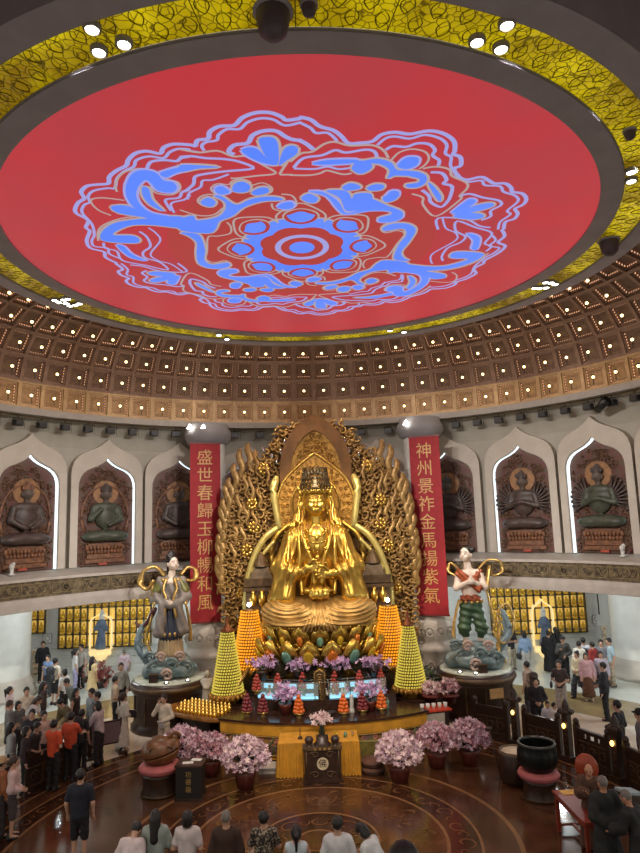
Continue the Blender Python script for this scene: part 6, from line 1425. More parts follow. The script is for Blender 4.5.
MB().box((0, 0, .40), (.62, .5, .74)).build('body', [m_black], DB); MB().box((0, 0, .03), (.68, .56, .06)).build('plinth', [m_wooddk], DB); MB().box((0, 0, .79), (.68, .56, .05)).build('lid', [m_wooddk], DB)
for i, ch in enumerate('功德箱'): text_mesh(ch, .15, m_gilt, 'character', DB, .003, 0, Matrix.Translation((0, -.254, .60-.17*i)) @ Matrix.Rotation(PI/2, 4, 'X'))
for (x, y, a, nm) in ((-3.18, 2.36, .1, 'front'), (-3.0, 2.55, -.15, 'rear')): tag(MB().box((0, 0, .004), (.26, .14, .008), rz=a).build('paper_slip', [m_white], None, (x, y, .817)), '%s white paper slip lying on the black donation box' % nm, 'paper')
S2 = empty('round_wooden_stand', (5.28, 1.62, 0), 0, 'dark round stand under the pink cushion and bronze bowl', 'stand'); S2.scale = (.84, .84, 1); MB().lathe([(0, 0), (.50, 0), (.46, .06), (.43, .36), (.5, .42), (0, .42)], n=28).build('drum', [m_wooddk], S2); MB().lathe([(.505, .03), (.52, .05), (.505, .07)], n=28).build('base_ring', [m_wood], S2)
t = tag(MB().lathe([(0, 0), (.44, 0), (.55, .06), (.58, .13), (.52, .21), (.40, .23), (0, .2)], n=32).build('ring_cushion', [m_pinkc], None, (5.28, 1.62, .42)), 'pink ring cushion under the big dark bronze bowl on the right', 'cushion'); t.scale = (.84, .84, .9); MB().lathe([(.582, .12), (.588, .13), (.582, .14)], n=32).build('piping', [MATS['piping_rose']], t)
BW = empty('bronze_bowl_gong', (5.28, 1.62, .585), 0, 'big dark bronze bowl gong on a pink cushion', 'bowl'); BW.scale = (.86, .86, .84); m_bronze = mat('dark_bronze', (34, 38, 38), .3, metal=.6, var=.2, scale=4.)
MB().lathe([(0, .0), (.30, .02), (.46, .12), (.545, .32), (.54, .55), (.50, .72), (.515, .76), (.50, .78), (.46, .76), (.47, .7), (.50, .5), (.44, .2), (.28, .07), (0, .05)], n=40).build('bowl', [m_bronze], BW); MB().lathe([(.505, .72), (.525, .75), (.505, .79), (.47, .79), (.455, .75)], n=40).build('rim', [mat('bronze_rim', (72, 74, 70), .3, metal=.6)], BW)
DR = empty('standing_drum', (5.02, 2.55, 0), 0, 'dark barrel drum with a cream skin behind the bronze bowl', 'drum'); DR.scale = (.92, .92, .8); MB().lathe([(0, 0), (.36, 0), (.42, .1), (.46, .5), (.44, .86), (.42, .92)], n=28).build('barrel', [m_wooddk], DR); MB().lathe([(0, .93), (.36, .93), (.36, .90)], n=28).build('drum_skin', [mat('drum_skin', (206, 190, 166), .6)], DR); MB().lathe([(.36, .90), (.38, .96), (.43, .96), (.45, .88)], n=28).build('rim', [m_wood], DR)
t = empty('drum_beater', (4.62, 3.0, 0), 0, 'thin dark beater pole leaning beside the cream skinned drum', 'beater'); MB().tube([(.1, -.1, 0), (-.08, .05, 1.05)], .022, 6).build('pole', [m_wooddk], t); MB().sph((-.1, .07, 1.12), (.10, .06, .06)).build('head', [m_wooddk], t)
# desk, red round-backed chair
DK = empty('red_brown_desk', (5.42, -.72, 0), R(2), 'red-brown wooden desk with papers where the monks talk', 'desk'); m_desk = mat('desk_wood', (126, 50, 34), .45, var=.2, scale=3.)
MB().box((0, 0, .755), (.74, 1.52, .05)).build('desk_top', [m_desk], DK); MB().box((0, 0, .68), (.66, 1.42, .10)).build('apron', [m_desk], DK)
for sx_ in (-1, 1):
    for sy_ in (-1, 1): MB().box((sx_*.31, sy_*.69, .32), (.07, .07, .64)).build('leg', [m_desk], DK)
q = MB(); q.box((0, .69, .12), (.6, .04, .05)); q.box((0, -.69, .12), (.6, .04, .05)); q.box((0, 0, .12), (.04, 1.36, .05)); q.build('stretcher', [m_desk], DK)
for (x, y, a, w_, h_, m, l) in ((5.33, -.12, .1, .34, .22, mat('paper_yellow', (206, 160, 80), .7), 'yellow paper sheet on the far left corner of the desk'), (5.62, -.25, -.5, .32, .24, m_white, 'white paper sheet in the middle of the desk far end'), (5.62, -.75, .6, .3, .22, m_white, 'white paper sheet beside the standing monk on the desk'), (5.6, -.05, .9, .2, .16, m_white, 'small white folded note at the far edge of the desk')):
    t = tag(MB().box((0, 0, .004), (w_, h_, .008), rz=a).build('paper_sheet', [m], None, (x, y, .781)), l, 'paper')
CH = empty('round_backed_chair', (6.15, .78, 0), R(150), 'red lacquered chair with a round disc back beside the balustrade', 'chair'); m_redl = mat('red_lacquer', (150, 62, 34), .3, var=.2, scale=4.)
MB().box((0, 0, .45), (.5, .48, .06)).build('seat', [m_redl], CH)
q = MB(); q.lathe([(0, -.03), (.235, -.03), (.25, 0), (.235, .03), (0, .03)], n=30); h = MB(); h.add([(x, .26+z, 1.02+y*1.16) for x, y, z in q.v], q.f, 0, True); h.build('backrest', [m_redl], CH)
q = MB(); q.tube([(.20*math.cos(u), .22, 1.02+.23*math.sin(u)) for u in np.linspace(0, 2*PI, 31)[:-1]], .018, 5, closed=True); q.tube([(.09*math.cos(u), .22, 1.0+.09*math.sin(u)) for u in np.linspace(0, 5, 14)], .02, 5); q.build('carving', [mat('lacquer_gold', (190, 110, 60), .35)], CH)
for sx_ in (-1, 1):
    for sy_ in (-1, 1): MB().tube([(sx_*.22, sy_*.2, 0), (sx_*.21, sy_*.19, .45)], .028, 7).build('leg', [m_redl], CH)
    MB().tube([(sx_*.24, .22, .5), (sx_*.26, .1, .7), (sx_*.24, -.2, .68), (sx_*.22, -.2, .45)], .022, 6).build('armrest', [m_redl], CH)
# ================================================================= balustrade of dark carved wood around the inner floor
BRD = 7.9
def baluster_post(a, label, lantern=True, h=1.25):
    t = empty('lotus_post', pol(BRD, a), -R(a), label, 'post')
    MB().box((0, 0, .06), (.36, .36, .12)).build('plinth', [m_wooddk], t); MB().box((0, 0, h*.45+.06), (.18, .18, h*.9)).build('shaft', [m_wooddk], t)
    q = MB(); q.lathe([(.09, 0), (.17, .04), (.19, .09), (.09, .12), (.10, .2), (.085, .28), (.04, .36), (.0, .40)], (0, 0, h*.9+.06), 14)
    for k in range(8): g = 2*PI*k/8; q.sph((.17*math.cos(g), .17*math.sin(g), h*.9+.13), (.07, .07, .06), 0, 6, 4)
    q.build('lotus_finial', [m_wooddk], t)
    if lantern:
        MB().sph((0, -.13, h*.72), (.05, .05, .07), 0, 8, 6).build('lantern', [noemis(mat('post_lantern', (255, 214, 130), .4, emit=4., ecol=(255, 205, 110)))], t)
    q = MB()
    for zz in (.3, .6): q.tube([(.05*math.cos(u), -.095, zz+.09*math.sin(u)) for u in np.linspace(0, 2*PI, 9)[:-1]], .014, 5, closed=True)
    q.build('carving', [m_wood], t)
def rail_panel(a0, a1, label, bright=False):
    am = (a0+a1)/2; t = empty('balustrade_panel', pol(BRD, am), -R(am), label, 'balustrade'); L = 2*BRD*math.sin(R((a1-a0)/2))
    for s_ in (-1, 1):
        q = MB(); q.box((s_*L/2, 0, .5), (.13, .13, 1.0)); q.sph((s_*L/2, 0, 1.06), (.085, .085, .10), 0, 10, 6); q.build('newel', [m_wooddk], t)
    q = MB(); q.box((0, 0, .88), (L, .11, .09)); q.build('handrail', [m_wooddk], t)
    q = MB(); q.box((0, 0, .40 if bright else .46), (L, .06, .62 if bright else .78)); q.box((0, 0, .06), (L, .12, .12)); q.build('board', [m_wooddk], t)
    q = MB()
    for zz in (.18, .62): q.box((0, -.035, zz), (L*.94, .02, .03))
    n = 3
    for i in range(n):
        xc = -L/2+L*(i+.5)/n; q.box((xc-L/n/2+.04, -.035, .4), (.03, .02, .46))
        q.tube([(xc+.14*math.cos(u)*(1-u/11), -.04, .4+.14*math.sin(u)*(1-u/11)) for u in np.linspace(0, 8, 18)], .014, 5)
    q.build('carving', [m_wood], t)
    q = MB()
    for i in range(4): xc = -L/2+L*(i+.5)/4; q.box((xc, 0, .78), (L*.25 if i in (0, 3) else L*.10, .05, .15))
    q.build('strut', [m_wooddk], t)
for a, l in ((48.3, 'lotus-topped dark wood post with lantern, beside the right pedestal'), (60.7, 'lotus-topped dark wood post with lantern, in the middle of the right balustrade'), (72.6, 'lotus-topped dark wood post with lantern, nearest the right edge')): baluster_post(a, l, a > 0)
for a0, a1, l in ((38.2, 46.6, 'dark carved balustrade panel in front of the right pedestal'), (50, 59, 'dark carved balustrade panel in front of the sitting visitors'), (62.4, 71, 'dark carved balustrade panel behind the red round-backed chair'), (74.4, 83, 'dark carved balustrade panel at the right edge behind the monks'), (-68.6, -58.6, 'dark carved balustrade panel in front of the orange shirts'), (-81.4, -71.8, 'dark carved balustrade panel at the left behind the pink-white jacket'), (-94, -84.6, 'dark carved balustrade panel at the lower left edge')): rail_panel(min(a0, a1)+.5*(a0 > 0), max(a0, a1)-.5*(a0 > 0), l, 62 < a0 < 63)
SB = empty('sign_board_stand', (-6.22, 5.62, 0), R(28), 'low standing board with a pinkish grey sheet at the left entrance', 'sign')
MB().box((0, 0, .62), (.95, .05, .66)).build('board_frame', [m_wooddk], SB); MB().box((0, -.035, .62), (.86, .02, .57)).build('sheet', [mat('board_sheet', (124, 104, 104), .5, var=.08)], SB)
for d in (-1, 1): MB().box((d*.46, 0, .5), (.10, .10, 1.0)).build('leg', [m_wooddk], SB); MB().box((d*.46, 0, .03), (.26, .5, .06)).build('foot', [m_wooddk], SB)
# floor level things by the left niche wall
p = atZ(101, 679, .35); t = empty('potted_red_flowers', (p[0], min(p[1], YW-.6), 0), 0, 'pot of red flowers below the left glowing shrine', 'flowers'); MB().lathe([(0, 0), (.2, 0), (.28, .3), (0, .3)], n=12).build('pot', [m_potdk], t); q = MB(); r_ = random.Random(2)
for k in range(120): flower(q, (r_.gauss(0, .22), r_.gauss(0, .16), .55+r_.gauss(0, .2)), .12, r_, 0)
q.build('blossoms', [mat('red_blossoms', (140, 72, 64), .6, var=.3)], t)
# ================================================================= people
m_skin = mat('skin', (186, 146, 122), .55, var=.06); m_eye = mat('eye_dark', (30, 24, 22), .4); m_lip = mat('lips', (160, 96, 88), .5); m_shoe_w = mat('shoe_pale', (190, 186, 180), .6); m_shoe_d = mat('shoe_dark', (36, 32, 32), .5)
m_hairs = {'k': mat('hair_black', (24, 20, 20), .45, var=.35, scale=30.), 'b': mat('hair_brown', (62, 42, 32), .45, var=.35, scale=30.), 'g': mat('hair_grey', (110, 104, 98), .5, var=.25, scale=30.)}
def cloth(c): return mat('cloth_%d_%d_%d' % c, c, .8, var=.12, scale=7., bump=.1)
def _head():
    s = SDF(.03); s.ell((0, -.005, .015), (.077, .097, .108)).ell((0, .03, -.05), (.056, .06, .062)).cap((0, -.01, -.05), (0, -.02, -.17), .052, .056)
    s.cap((0, .088, .02), (0, .108, -.018), .009, .016, .012); s.cap((-.02, .083, -.055), (.02, .083, -.055), .010, .010, .01)
    for d in (-1, 1): s.ell((d*.079, -.005, -.005), (.012, .022, .032), .01); s.cap((d*.015, .088, .032), (d*.05, .078, .034), .010, .010, .012)
    mb = s.to(MB(), .0105)
    for d in (-1, 1): mb.sph((d*.031, .087, .012), (.012, .008, .007), 1, 6, 4)
    mb.sph((0, .094, -.056), (.022, .006, .006), 2, 6, 4); return mb
def _hand():
    s = SDF(.012); s.ell((0, .0, -.05), (.040, .018, .048)).cap((0, 0, .01), (0, 0, -.03), .026, .028)
    for i, (x, L) in enumerate(((-.030, .066), (-.010, .078), (.010, .074), (.029, .058))):
        a = np.array([x, 0, -.088]); b = a+np.array([x*.15, .010, -L*.5]); c = b+np.array([0, .022, -L*.42]); s.cap(a, b, .0098, .0092, .004).cap(b, c, .0092, .0078, .004)
    s.cap((-.032, .004, -.03), (-.058, .016, -.062), .0115, .010, .006).cap((-.058, .016, -.062), (-.060, .028, -.09), .010, .0085, .004)
    return s.to(MB(), .0075)
HEAD_MB, HAND_MB = _head(), _hand()
def add_mb(dst, src, Mx, flip=False):
    vs = [Mx @ Vector(v) for v in src.v]; o = len(dst.v); dst.v.extend([tuple(v) for v in vs])
    for f, m_, s_ in zip(src.f, src.m, src.s): dst.f.append(tuple(o+i for i in (f[::-1] if flip else f))); dst.m.append(m_); dst.s.append(s_)
HAIR = {}
def hair_mesh(kind, col):
    if (kind, col) in HAIR: return HAIR[(kind, col)]
    s = SDF(.025)
    if kind == 'shaved': s.ell((0, -.012, .028), (.081, .099, .106))
    else: s.ell((0, -.018, .035), (.092, .106, .112))
    if kind in ('bob', 'long', 'pony', 'bun'): s.ell((0, -.045, -.01), (.09, .075, .11))
    if kind == 'bob': s.ell((0, -.045, -.06), (.098, .075, .09))
    if kind == 'long': s.cap((0, -.07, -.02), (0, -.105, -.34), .085, .075).ell((.05, -.05, -.1), (.05, .05, .13)).ell((-.05, -.05, -.1), (.05, .05, .13))
    if kind == 'pony': s.cap((0, -.11, .05), (0, -.16, .02), .03, .035).cap((0, -.16, .02), (0, -.13, -.24), .04, .022)
    if kind == 'bun': s.ell((0, -.085, .12), (.045, .045, .045))
    s.sub('e', (0, .075, -.045), (.078, .085, .105)); s.sub('e', (0, .09, -.16), (.09, .1, .14))
    s.disp = lambda x, y, z: .003*np.sin(160*x+30*y)+0*z
    me = s.to(MB(), .0135).mesh('hair_'+kind, [m_hairs[col]]); HAIR[(kind, col)] = me; return me
CAPS = {}
def cap_mesh(c):
    if c not in CAPS:
        q = MB(); q.lathe([(.108, .02), (.108, .06), (.09, .115), (.05, .14), (0, .146)], (0, -.01, .015), 16); q.prism([(.085*math.cos(u), .0) for u in (0, PI)]+[(-.06, .0)], Matrix.Identity(4), 0) if False else q.lathe([(.0, .0), (.105, .0), (.1, .01)], (0, .085, .05), 14, sy=.8); CAPS[c] = q.mesh('cap', [cloth(c)])
    return CAPS[c]
SHOE = {}
def shoe_mesh(m):
    if m.name not in SHOE:
        s = SDF(.03); s.cap((0, -.06, .045), (0, .13, .035), .042, .036).cap((0, -.06, .05), (0, -.05, .10), .042, .04); s.cut(lambda x, y, z: -z+0*x+0*y); SHOE[m.name] = s.to(MB(), .018).mesh('shoe', [m])
    return SHOE[m.name]
PEOPLE = []
ARMS = {'down': ((.07, -.02, -.28), (.06, .05, -.52)), 'front': ((.09, -.03, -.27), (-.09, .17, -.36)), 'pray': ((.09, .05, -.26), (-.13, .20, -.10)), 'back': ((.10, -.06, -.27), (-.13, -.20, -.40)),
        'reach': ((.05, .15, -.21), (.0, .36, -.25)), 'ear': ((.10, .14, -.20), (-.04, .10, .10)), 'phone': ((.07, .08, -.26), (-.06, .27, -.12)), 'cross': ((.09, .02, -.26), (-.22, .16, -.20)), 'strap': ((.09, -.02, -.27), (-.02, .14, -.08))}
def person(px_, py_, h, face, top, bottom, label, hair='short', hc='k', arms=('down', 'down'), lean=0., legs='stand', style='tee', bstyle='trousers', shoe=None, tilt=0., z0=0., skin=None, cap=None, mat_top=None, wide=1.):
    S_ = h/1.66; th = R(lean)
    u = np.array([0, math.sin(th), math.cos(th)]); f_ = np.array([0, math.cos(th), -math.sin(th)]); xx = np.array([1., 0, 0])
    pz = {'stand': .88, 'walk': .86, 'sit': .52, 'kneel': .50}[legs]*S_
    pel = np.array([0, -.10*math.sin(th), pz]); B = lambda o: xx*o[0]+f_*o[1]+u*o[2]
    sc = pel+u*.475*S_; nb = sc+u*.05*S_
    ht = th+R(tilt); hu = np.array([0, math.sin(ht), math.cos(ht)]); hc_ = nb+hu*.165*S_+np.array([0, .012, 0]); topz = (hc_+hu*.135*S_)
    p = atZ(px_, py_, topz[2]+z0); rz = -R(face); ca, sa = math.cos(rz), math.sin(rz)
    x = p[0]-(topz[0]*ca-topz[1]*sa); y = p[1]-(topz[0]*sa+topz[1]*ca)
    t = empty('person', (x, y, z0), rz, label, 'person'); PEOPLE.append((x, y, label))
    W = wide
    # limbs
    J = {}
    for d, an in ((-1, arms[0]), (1, arms[1])):
        e, w = ARMS[an]; sh = sc+xx*d*.165*S_*W
        el = sh+B((d*e[0]*S_, e[1]*S_, e[2]*S_)); wr = sh+B((d*w[0]*S_, w[1]*S_, w[2]*S_)); J['a', d] = (sh, el, wr)
        hip = pel+xx*d*.088*S_
        if legs == 'stand': kn = hip+np.array([d*.01, .02, -.41*S_]); an_ = np.array([d*.10*S_, 0, .08])
        elif legs == 'walk': kn = hip+np.array([0, d*.13+.04, -.40*S_]); an_ = np.array([d*.09*S_, d*.27-.04, .09])
        elif legs == 'sit': kn = hip+np.array([d*.05, .40*S_, .0]); an_ = kn+np.array([0, .02, -.42*S_]); 
        else: kn = np.array([d*.10, .08, .07]); an_ = kn+np.array([0, -.42*S_, 0])
        J['l', d] = (hip, kn, an_)
    s = SDF(.05)
    s.cap(pel, pel+u*.16*S_, .118*S_*W, .105*S_*W, sq=(.88, 1.15, 1)); s.cap(pel+u*.16*S_, sc-u*.08*S_, .105*S_*W, .128*S_*W, sq=(.85, 1.2, 1)); s.cap(sc-xx*.12*S_, sc+xx*.12*S_, .07*S_); s.cap(sc, hc_-hu*.06*S_, .055*S_, .05*S_)
    for d in (-1, 1):
        sh, el, wr = J['a', d]; s.cap(sh, el, .052*S_, .040*S_, .03).cap(el, wr, .040*S_, .027*S_, .03)
        hip, kn, an_ = J['l', d]; s.cap(hip, kn, .088*S_, .058*S_, .04).cap(kn, an_, .056*S_, .036*S_, .03); fd = np.array([0, .14, -.03]) if legs != 'kneel' else np.array([0, -.12, 0]); s.cap(an_, an_+fd, .036, .028, .02)
    mb = s.to(MB(), .024)
    Hm = Matrix.Translation(Vector(hc_)) @ Matrix.Rotation(-ht, 4, 'X') @ Matrix.Scale(S_, 4); add_mb(mb, HEAD_MB, Hm)
    for d in (-1, 1):
        sh, el, wr = J['a', d]; v = Vector(wr-el).normalized(); zax = -v; yax = Vector(f_); yax = (yax-zax*yax.dot(zax)); yax = yax.normalized() if yax.length > .2 else Vector((0, 0, 1)); xax = yax.cross(zax)
        Mr = Matrix((xax, yax, zax)).transposed().to_4x4(); Mr = Matrix.Translation(Vector(wr)) @ Mr @ Matrix.Diagonal((d if d > 0 else -1, 1, 1, 1)) @ Matrix.Scale(S_, 4); add_mb(mb, HAND_MB, Mr, d < 0)
    mb.build('body', [skin or m_skin, m_eye, m_lip], t)
    # clothes
    mt = mat_top or cloth(top); mbm = cloth(bottom)
    hem = pel[2]-.06*S_; s = SDF(.06)
    s.cap(pel-u*.02*S_, pel+u*.18*S_, .138*S_*W, .128*S_*W, sq=(.86, 1.1, 1)).cap(pel+u*.18*S_, sc-u*.08*S_, .128*S_*W, .148*S_*W, sq=(.85, 1.15, 1)).cap(sc-xx*.13*S_, sc+xx*.13*S_, .084*S_); 
    sl = {'tee': .55, 'shirt': .95, 'jacket': .97, 'coat': .97, 'vest': 0, 'dress': .5, 'robe': .95, 'longdress': .95}[style]
    for d in (-1, 1):
        sh, el, wr = J['a', d]; ex = {'jacket': .018, 'robe': .04, 'coat': .018}.get(style, .010)*S_
        if sl > 0: s.cap(sh, sh+(el-sh)*min(1, sl*1.25), .060*S_+ex, .052*S_+ex, .04)
        if sl > .8: s.cap(el, el+(wr-el)*.92, .050*S_+ex, (.040 if style != 'robe' else .075)*S_+ex, .04)
    if style == 'coat': hem = pel[2]-.38*S_; s.cap(pel-np.array([0, 0, .0]), pel-np.array([0, 0, .40*S_]), .14*S_, .20*S_, sq=(.9, 1.1, 1))
    if style in ('dress', 'longdress'): hem = pel[2]-(.45 if style == 'dress' else .72)*S_; s.cap(pel, (pel[0], pel[1]-.0, hem), .145*S_, .23*S_, sq=(.95, 1.1, 1))
    if style == 'robe': hem = .05; s.cap(pel+u*.1, (0, 0, .1), .17*S_*W, .27*S_, sq=(.9, 1.1, 1))
    if style in ('tee', 'shirt') and legs in ('sit', 'kneel'): hem = pel[2]-.10
    amp = .008 if style not in ('robe', 'dress', 'longdress') else .014
    s.disp = lambda X, Y, Z: amp*np.sin(30*X+12*Z)*np.sin(9*Z+14*Y)
    s.cut(lambda X, Y, Z: hem-Z+0*X+0*Y)
    s.sub('e', tuple(nb+hu*.07*S_), (.068*S_, .068*S_, .09*S_))
    s.build({'tee': 'shirt', 'shirt': 'shirt', 'jacket': 'jacket', 'coat': 'coat', 'vest': 'vest', 'dress': 'dress', 'robe': 'robe', 'longdress': 'dress'}[style], mt, .024, t)
    if style not in ('robe', 'longdress', 'dress'):
        s = SDF(.04)
        if bstyle == 'skirt': zb = .16*S_; s.cap(pel, (0, 0, zb), .14*S_, .23*S_, sq=(.95, 1.15, 1)); s.cut(lambda X, Y, Z: zb-Z+0*X+0*Y)
        else:
            s.cap(pel-u*.03*S_, pel+u*.05*S_, .132*S_*W, .126*S_*W, sq=(.88, 1.12, 1)); fr_ = {'trousers': .97, 'shorts': .0, 'wide': .98}[bstyle]; ex = .014 if bstyle != 'wide' else .04
            for d in (-1, 1):
                hip, kn, an_ = J['l', d]; s.cap(hip, kn, .096*S_, .068*S_+ex, .03)
                if fr_: s.cap(kn, kn+(an_-kn)*fr_, .062*S_+ex, .050*S_+ex*1.4, .02)
        s.disp = lambda X, Y, Z: .006*np.sin(40*Z+20*X)+0*Y
        s.build('skirt' if bstyle == 'skirt' else ('shorts' if bstyle == 'shorts' else 'trousers'), mbm, .024, t)
    for d in (-1, 1):
        hip, kn, an_ = J['l', d]; o = link('shoe', shoe_mesh(shoe or m_shoe_d), t, (an_[0], an_[1], max(0, an_[2]-.085) if legs != 'kneel' else .0)); 
        if legs == 'kneel': o.rotation_euler = (0, 0, PI)
    if hair != 'bald':
        o = link('hair', hair_mesh(hair, hc), t); o.matrix_local = Hm
    if cap: o = link('cap', cap_mesh(cap), t); o.matrix_local = Hm
    t['_x'] = 0; del t['_x']
    return t, dict(pel=pel, sc=sc, f=f_, u=u, S=S_, J=J)
def backpack(pt, c, label, s_=1.):
    t, i = pt; q = SDF(.06); pos = i['pel']+i['u']*.27*i['S']-i['f']*.235*i['S']
    M_ = t.matrix_basis.copy(); b = empty('backpack', M_ @ Vector(pos), t.rotation_euler.z, label, 'bag')
    q.cap((-.07, 0, -.14*s_), (.07, 0, -.14*s_), .10*s_).cap((-.06, 0, .14*s_), (.06, 0, .14*s_), .095*s_).cap((0, 0, -.14*s_), (0, 0, .14*s_), .13*s_); q.build('pack', cloth(c), .024, b)
    MB().box((0, -.12*s_, -.08*s_), (.2*s_, .05, .16*s_)).build('pocket', [cloth(tuple(max(0, v-12) for v in c))], b)
    MB().tube(smooth_path([(-.12, .08, -.12), (-.14, .2, 0), (-.14, .2, .16), (-.1, .06, .2)], 3), .016, 5).build('strap', [cloth(c)], b); MB().tube(smooth_path([(.12, .08, -.12), (.14, .2, 0), (.14, .2, .16), (.1, .06, .2)], 3), .016, 5).build('strap', [cloth(c)], b)
def handbag(pt, d, c, label, z=None, s_=1.):
    t, i = pt; sh, el, wr = i['J']['a', d]; pos = np.array(sh)+np.array([d*.13, -.03, -.50]) if z is None else np.array(sh)+np.array([d*.13, 0, z])
    b = empty('shoulder_bag', t.matrix_basis @ Vector(pos), t.rotation_euler.z+.15, label, 'bag'); q = SDF(.04); q.cap((0, -.09*s_, 0), (0, .09*s_, 0), .085*s_, sq=(1.5, 1, 1)).cap((0, -.08*s_, -.08*s_), (0, .08*s_, -.08*s_), .085*s_, sq=(1.5, 1, 1)); q.build('bag_body', cloth(c), .02, b)
    MB().tube(smooth_path([(0, -.1, .05), (-d*.07, -.06, .4), (-d*.09, 0, .52), (-d*.07, .06, .4), (0, .1, .05)], 4), .010, 5).build('strap', [cloth(c)], b)
def paper(pt, d, label):
    t, i = pt; wr = np.array(i['J']['a', d][2]); b = empty('folded_paper', t.matrix_basis @ Vector(wr+np.array([0, .10, -.06])), t.rotation_euler.z, label, 'paper'); MB().box((0, 0, 0), (.20, .012, .26), rx=-.5).build('sheet', [m_white], b); MB().box((0, .012, .0), (.19, .008, .02), rx=-.5).build('fold', [m_whitef], b)
K = (30, 28, 30); DKG = (52, 50, 52)
P_ = person
# --- crowd on the left, behind the balustrade
a = P_(43.2, 641, 1.72, 160, (34, 34, 40), K, 'person in a black suit with a pale sash, standing beside the big left column', style='jacket'); q = MB()
b = P_(48.2, 654.5, 1.60, 200, (110, 136, 176), DKG, 'person in a blue and white shirt beside the suited person at the left column', arms=('phone', 'down'))
b = P_(55.8, 658, 1.68, 25, (206, 196, 180), K, 'person in a cream top and dark shorts seen from behind, carrying a backpack', bstyle='shorts'); backpack(b, (48, 50, 56), 'dark backpack on the cream-topped person at the left', 1.15)
P_(64.5, 669, 1.58, -60, (204, 204, 200), K, 'person with black hair bun and white top, behind the grey-green jacket', hair='bun')
P_(10.4, 686.5, 1.58, 80, (206, 184, 182), (80, 78, 90), 'person with tied hair and a pink-white top at the left, before the big column', hair='pony')
P_(26.8, 687, 1.70, 150, (206, 190, 168), DKG, 'person in a plain cream shirt before the big left column')
P_(43.8, 681.5, 1.62, 60, (70, 52, 48), K, 'person with long dark hair and dark brown top in the left crowd', hair='long', style='shirt')
P_(65, 679, 1.66, 235, (112, 120, 112), DKG, 'person leaning in a grey-green jacket among the left crowd', style='jacket', lean=22)
P_(41, 696, 1.68, 95, (212, 208, 206), K, 'person in a white tee bending forward in the middle of the left crowd', hair='long', hc='b', lean=30, arms=('reach', 'reach'))
P_(10.4, 700, 1.66, 60, (110, 110, 108), K, 'person with brown hair, black vest over grey sleeves at the left', hc='b', style='shirt', arms=('reach', 'front'))
P_(18.8, 701, 1.55, 120, (96, 96, 92), K, 'short dark-haired person behind the brown-haired one at the left', hair='bob')
P_(32.3, 709, 1.64, 170, (44, 40, 46), K, 'person in dark clothes facing out of the left crowd', arms=('front', 'front'))
P_(44.3, 711, 1.60, 140, (206, 172, 156), DKG, 'person in a peach top among the dark clothes of the left crowd')
P_(58, 700, 1.66, 215, (104, 92, 66), K, 'person bending low in an olive jacket behind the orange shirts', style='jacket', lean=35, arms=('reach', 'reach'))
P_(81.3, 644.4, 1.74, 200, (150, 146, 138), K, 'tall person in a grey tee and black trousers below the left niche wall')
P_(75.9, 649, 1.62, 60, (206, 206, 204), (158, 156, 190), 'person in a white top and lilac trousers beside the grey tee, left niche wall', hair='pony', shoe=m_shoe_w)
b = P_(92.8, 656.4, 1.62, 30, (212, 190, 142), (212, 190, 142), 'person with long black hair in a pale yellow dress, left niche wall', hair='long', style='dress', shoe=m_shoe_w); handbag(b, -1, (60, 50, 46), 'dark shoulder bag of the person in the pale yellow dress')
P_(124.5, 648.5, 1.60, -20, (206, 184, 196), (120, 120, 140), 'person in a pink and white top near the left pedestal at the back', hc='g')
b = P_(121.2, 662.5, 1.74, 160, (150, 148, 142), K, 'person in a grey shirt with dark trousers left of the left pedestal', style='shirt'); handbag(b, -1, K, 'black bag hanging from the grey-shirted person by the left pedestal')
P_(115.8, 676, 1.70, 70, (176, 156, 134), K, 'person in a beige shirt and black trousers left of the left pedestal', arms=('front', 'front'))
b = P_(123.8, 692, 1.64, 40, (212, 204, 190), (212, 204, 190), 'person in a long white dress holding a dark folder by the sign board', hair='pony', hc='b', style='longdress', arms=('front', 'front'), shoe=m_shoe_w)
t, i = b; o = empty('dark_folder', t.matrix_basis @ Vector((.04, .30, 1.0)), t.rotation_euler.z+.3, 'dark folder in the hands of the person in the long white dress', 'folder'); MB().box((0, 0, 0), (.3, .04, .22)).build('cover', [cloth((52, 44, 52))], o); MB().box((0, .0, .112), (.28, .03, .006)).build('pages', [m_white], o)
P_(76.4, 688, 1.62, 100, (60, 44, 42), K, 'person with long black hair and dark vest over white sleeves, left crowd', hair='long', style='vest')
b = P_(91, 688.5, 1.72, 210, (150, 162, 166), DKG, 'tall person in a pale blue shirt behind the pale pink jacket', style='shirt', lean=8)
P_(97, 691.5, 1.70, 250, (70, 66, 66), K, 'dark-haired person half hidden behind the pale pink jacket')
b = P_(97, 701, 1.66, -75, (190, 172, 172), (40, 36, 38), 'person in a pale pink jacket and dark trousers at the left entrance', style='jacket', hair='bob', arms=('reach', 'reach'), lean=6); backpack(P_(82.5, 709, 1.58, 20, (40, 38, 40), K, 'person in black with a big round backpack beside the second orange shirt'), (30, 30, 32), 'big round black backpack next to the pale pink jacket', 1.5)
P_(54.5, 719.5, 1.68, 20, (206, 76, 38), K, 'person in an orange shirt and black trousers, left of the two in orange', arms=('reach', 'front'))
P_(71.5, 712, 1.70, 10, (200, 78, 44), K, 'person in an orange shirt and black trousers, right of the two in orange', arms=('front', 'reach'))
P_(12, 722, 1.62, 60, (160, 164, 160), K, 'person with long black hair in a light grey top at the left edge', hair='long', style='shirt')
P_(27, 726, 1.60, 80, (58, 48, 50), K, 'person in dark floral clothes beside the light grey top', hair='bob', style='shirt')
P_(38.5, 722, 1.62, 100, (54, 46, 46), (60, 56, 58), 'person in dark clothes left of the first orange shirt', arms=('front', 'front'), lean=10)
b = P_(14.5, 756, 1.64, 70, (206, 180, 176), (66, 56, 58), 'person in a pink-white jacket and dark skirt at the lower left', hair='short', hc='b', style='jacket', bstyle='shorts', arms=('front', 'front'))
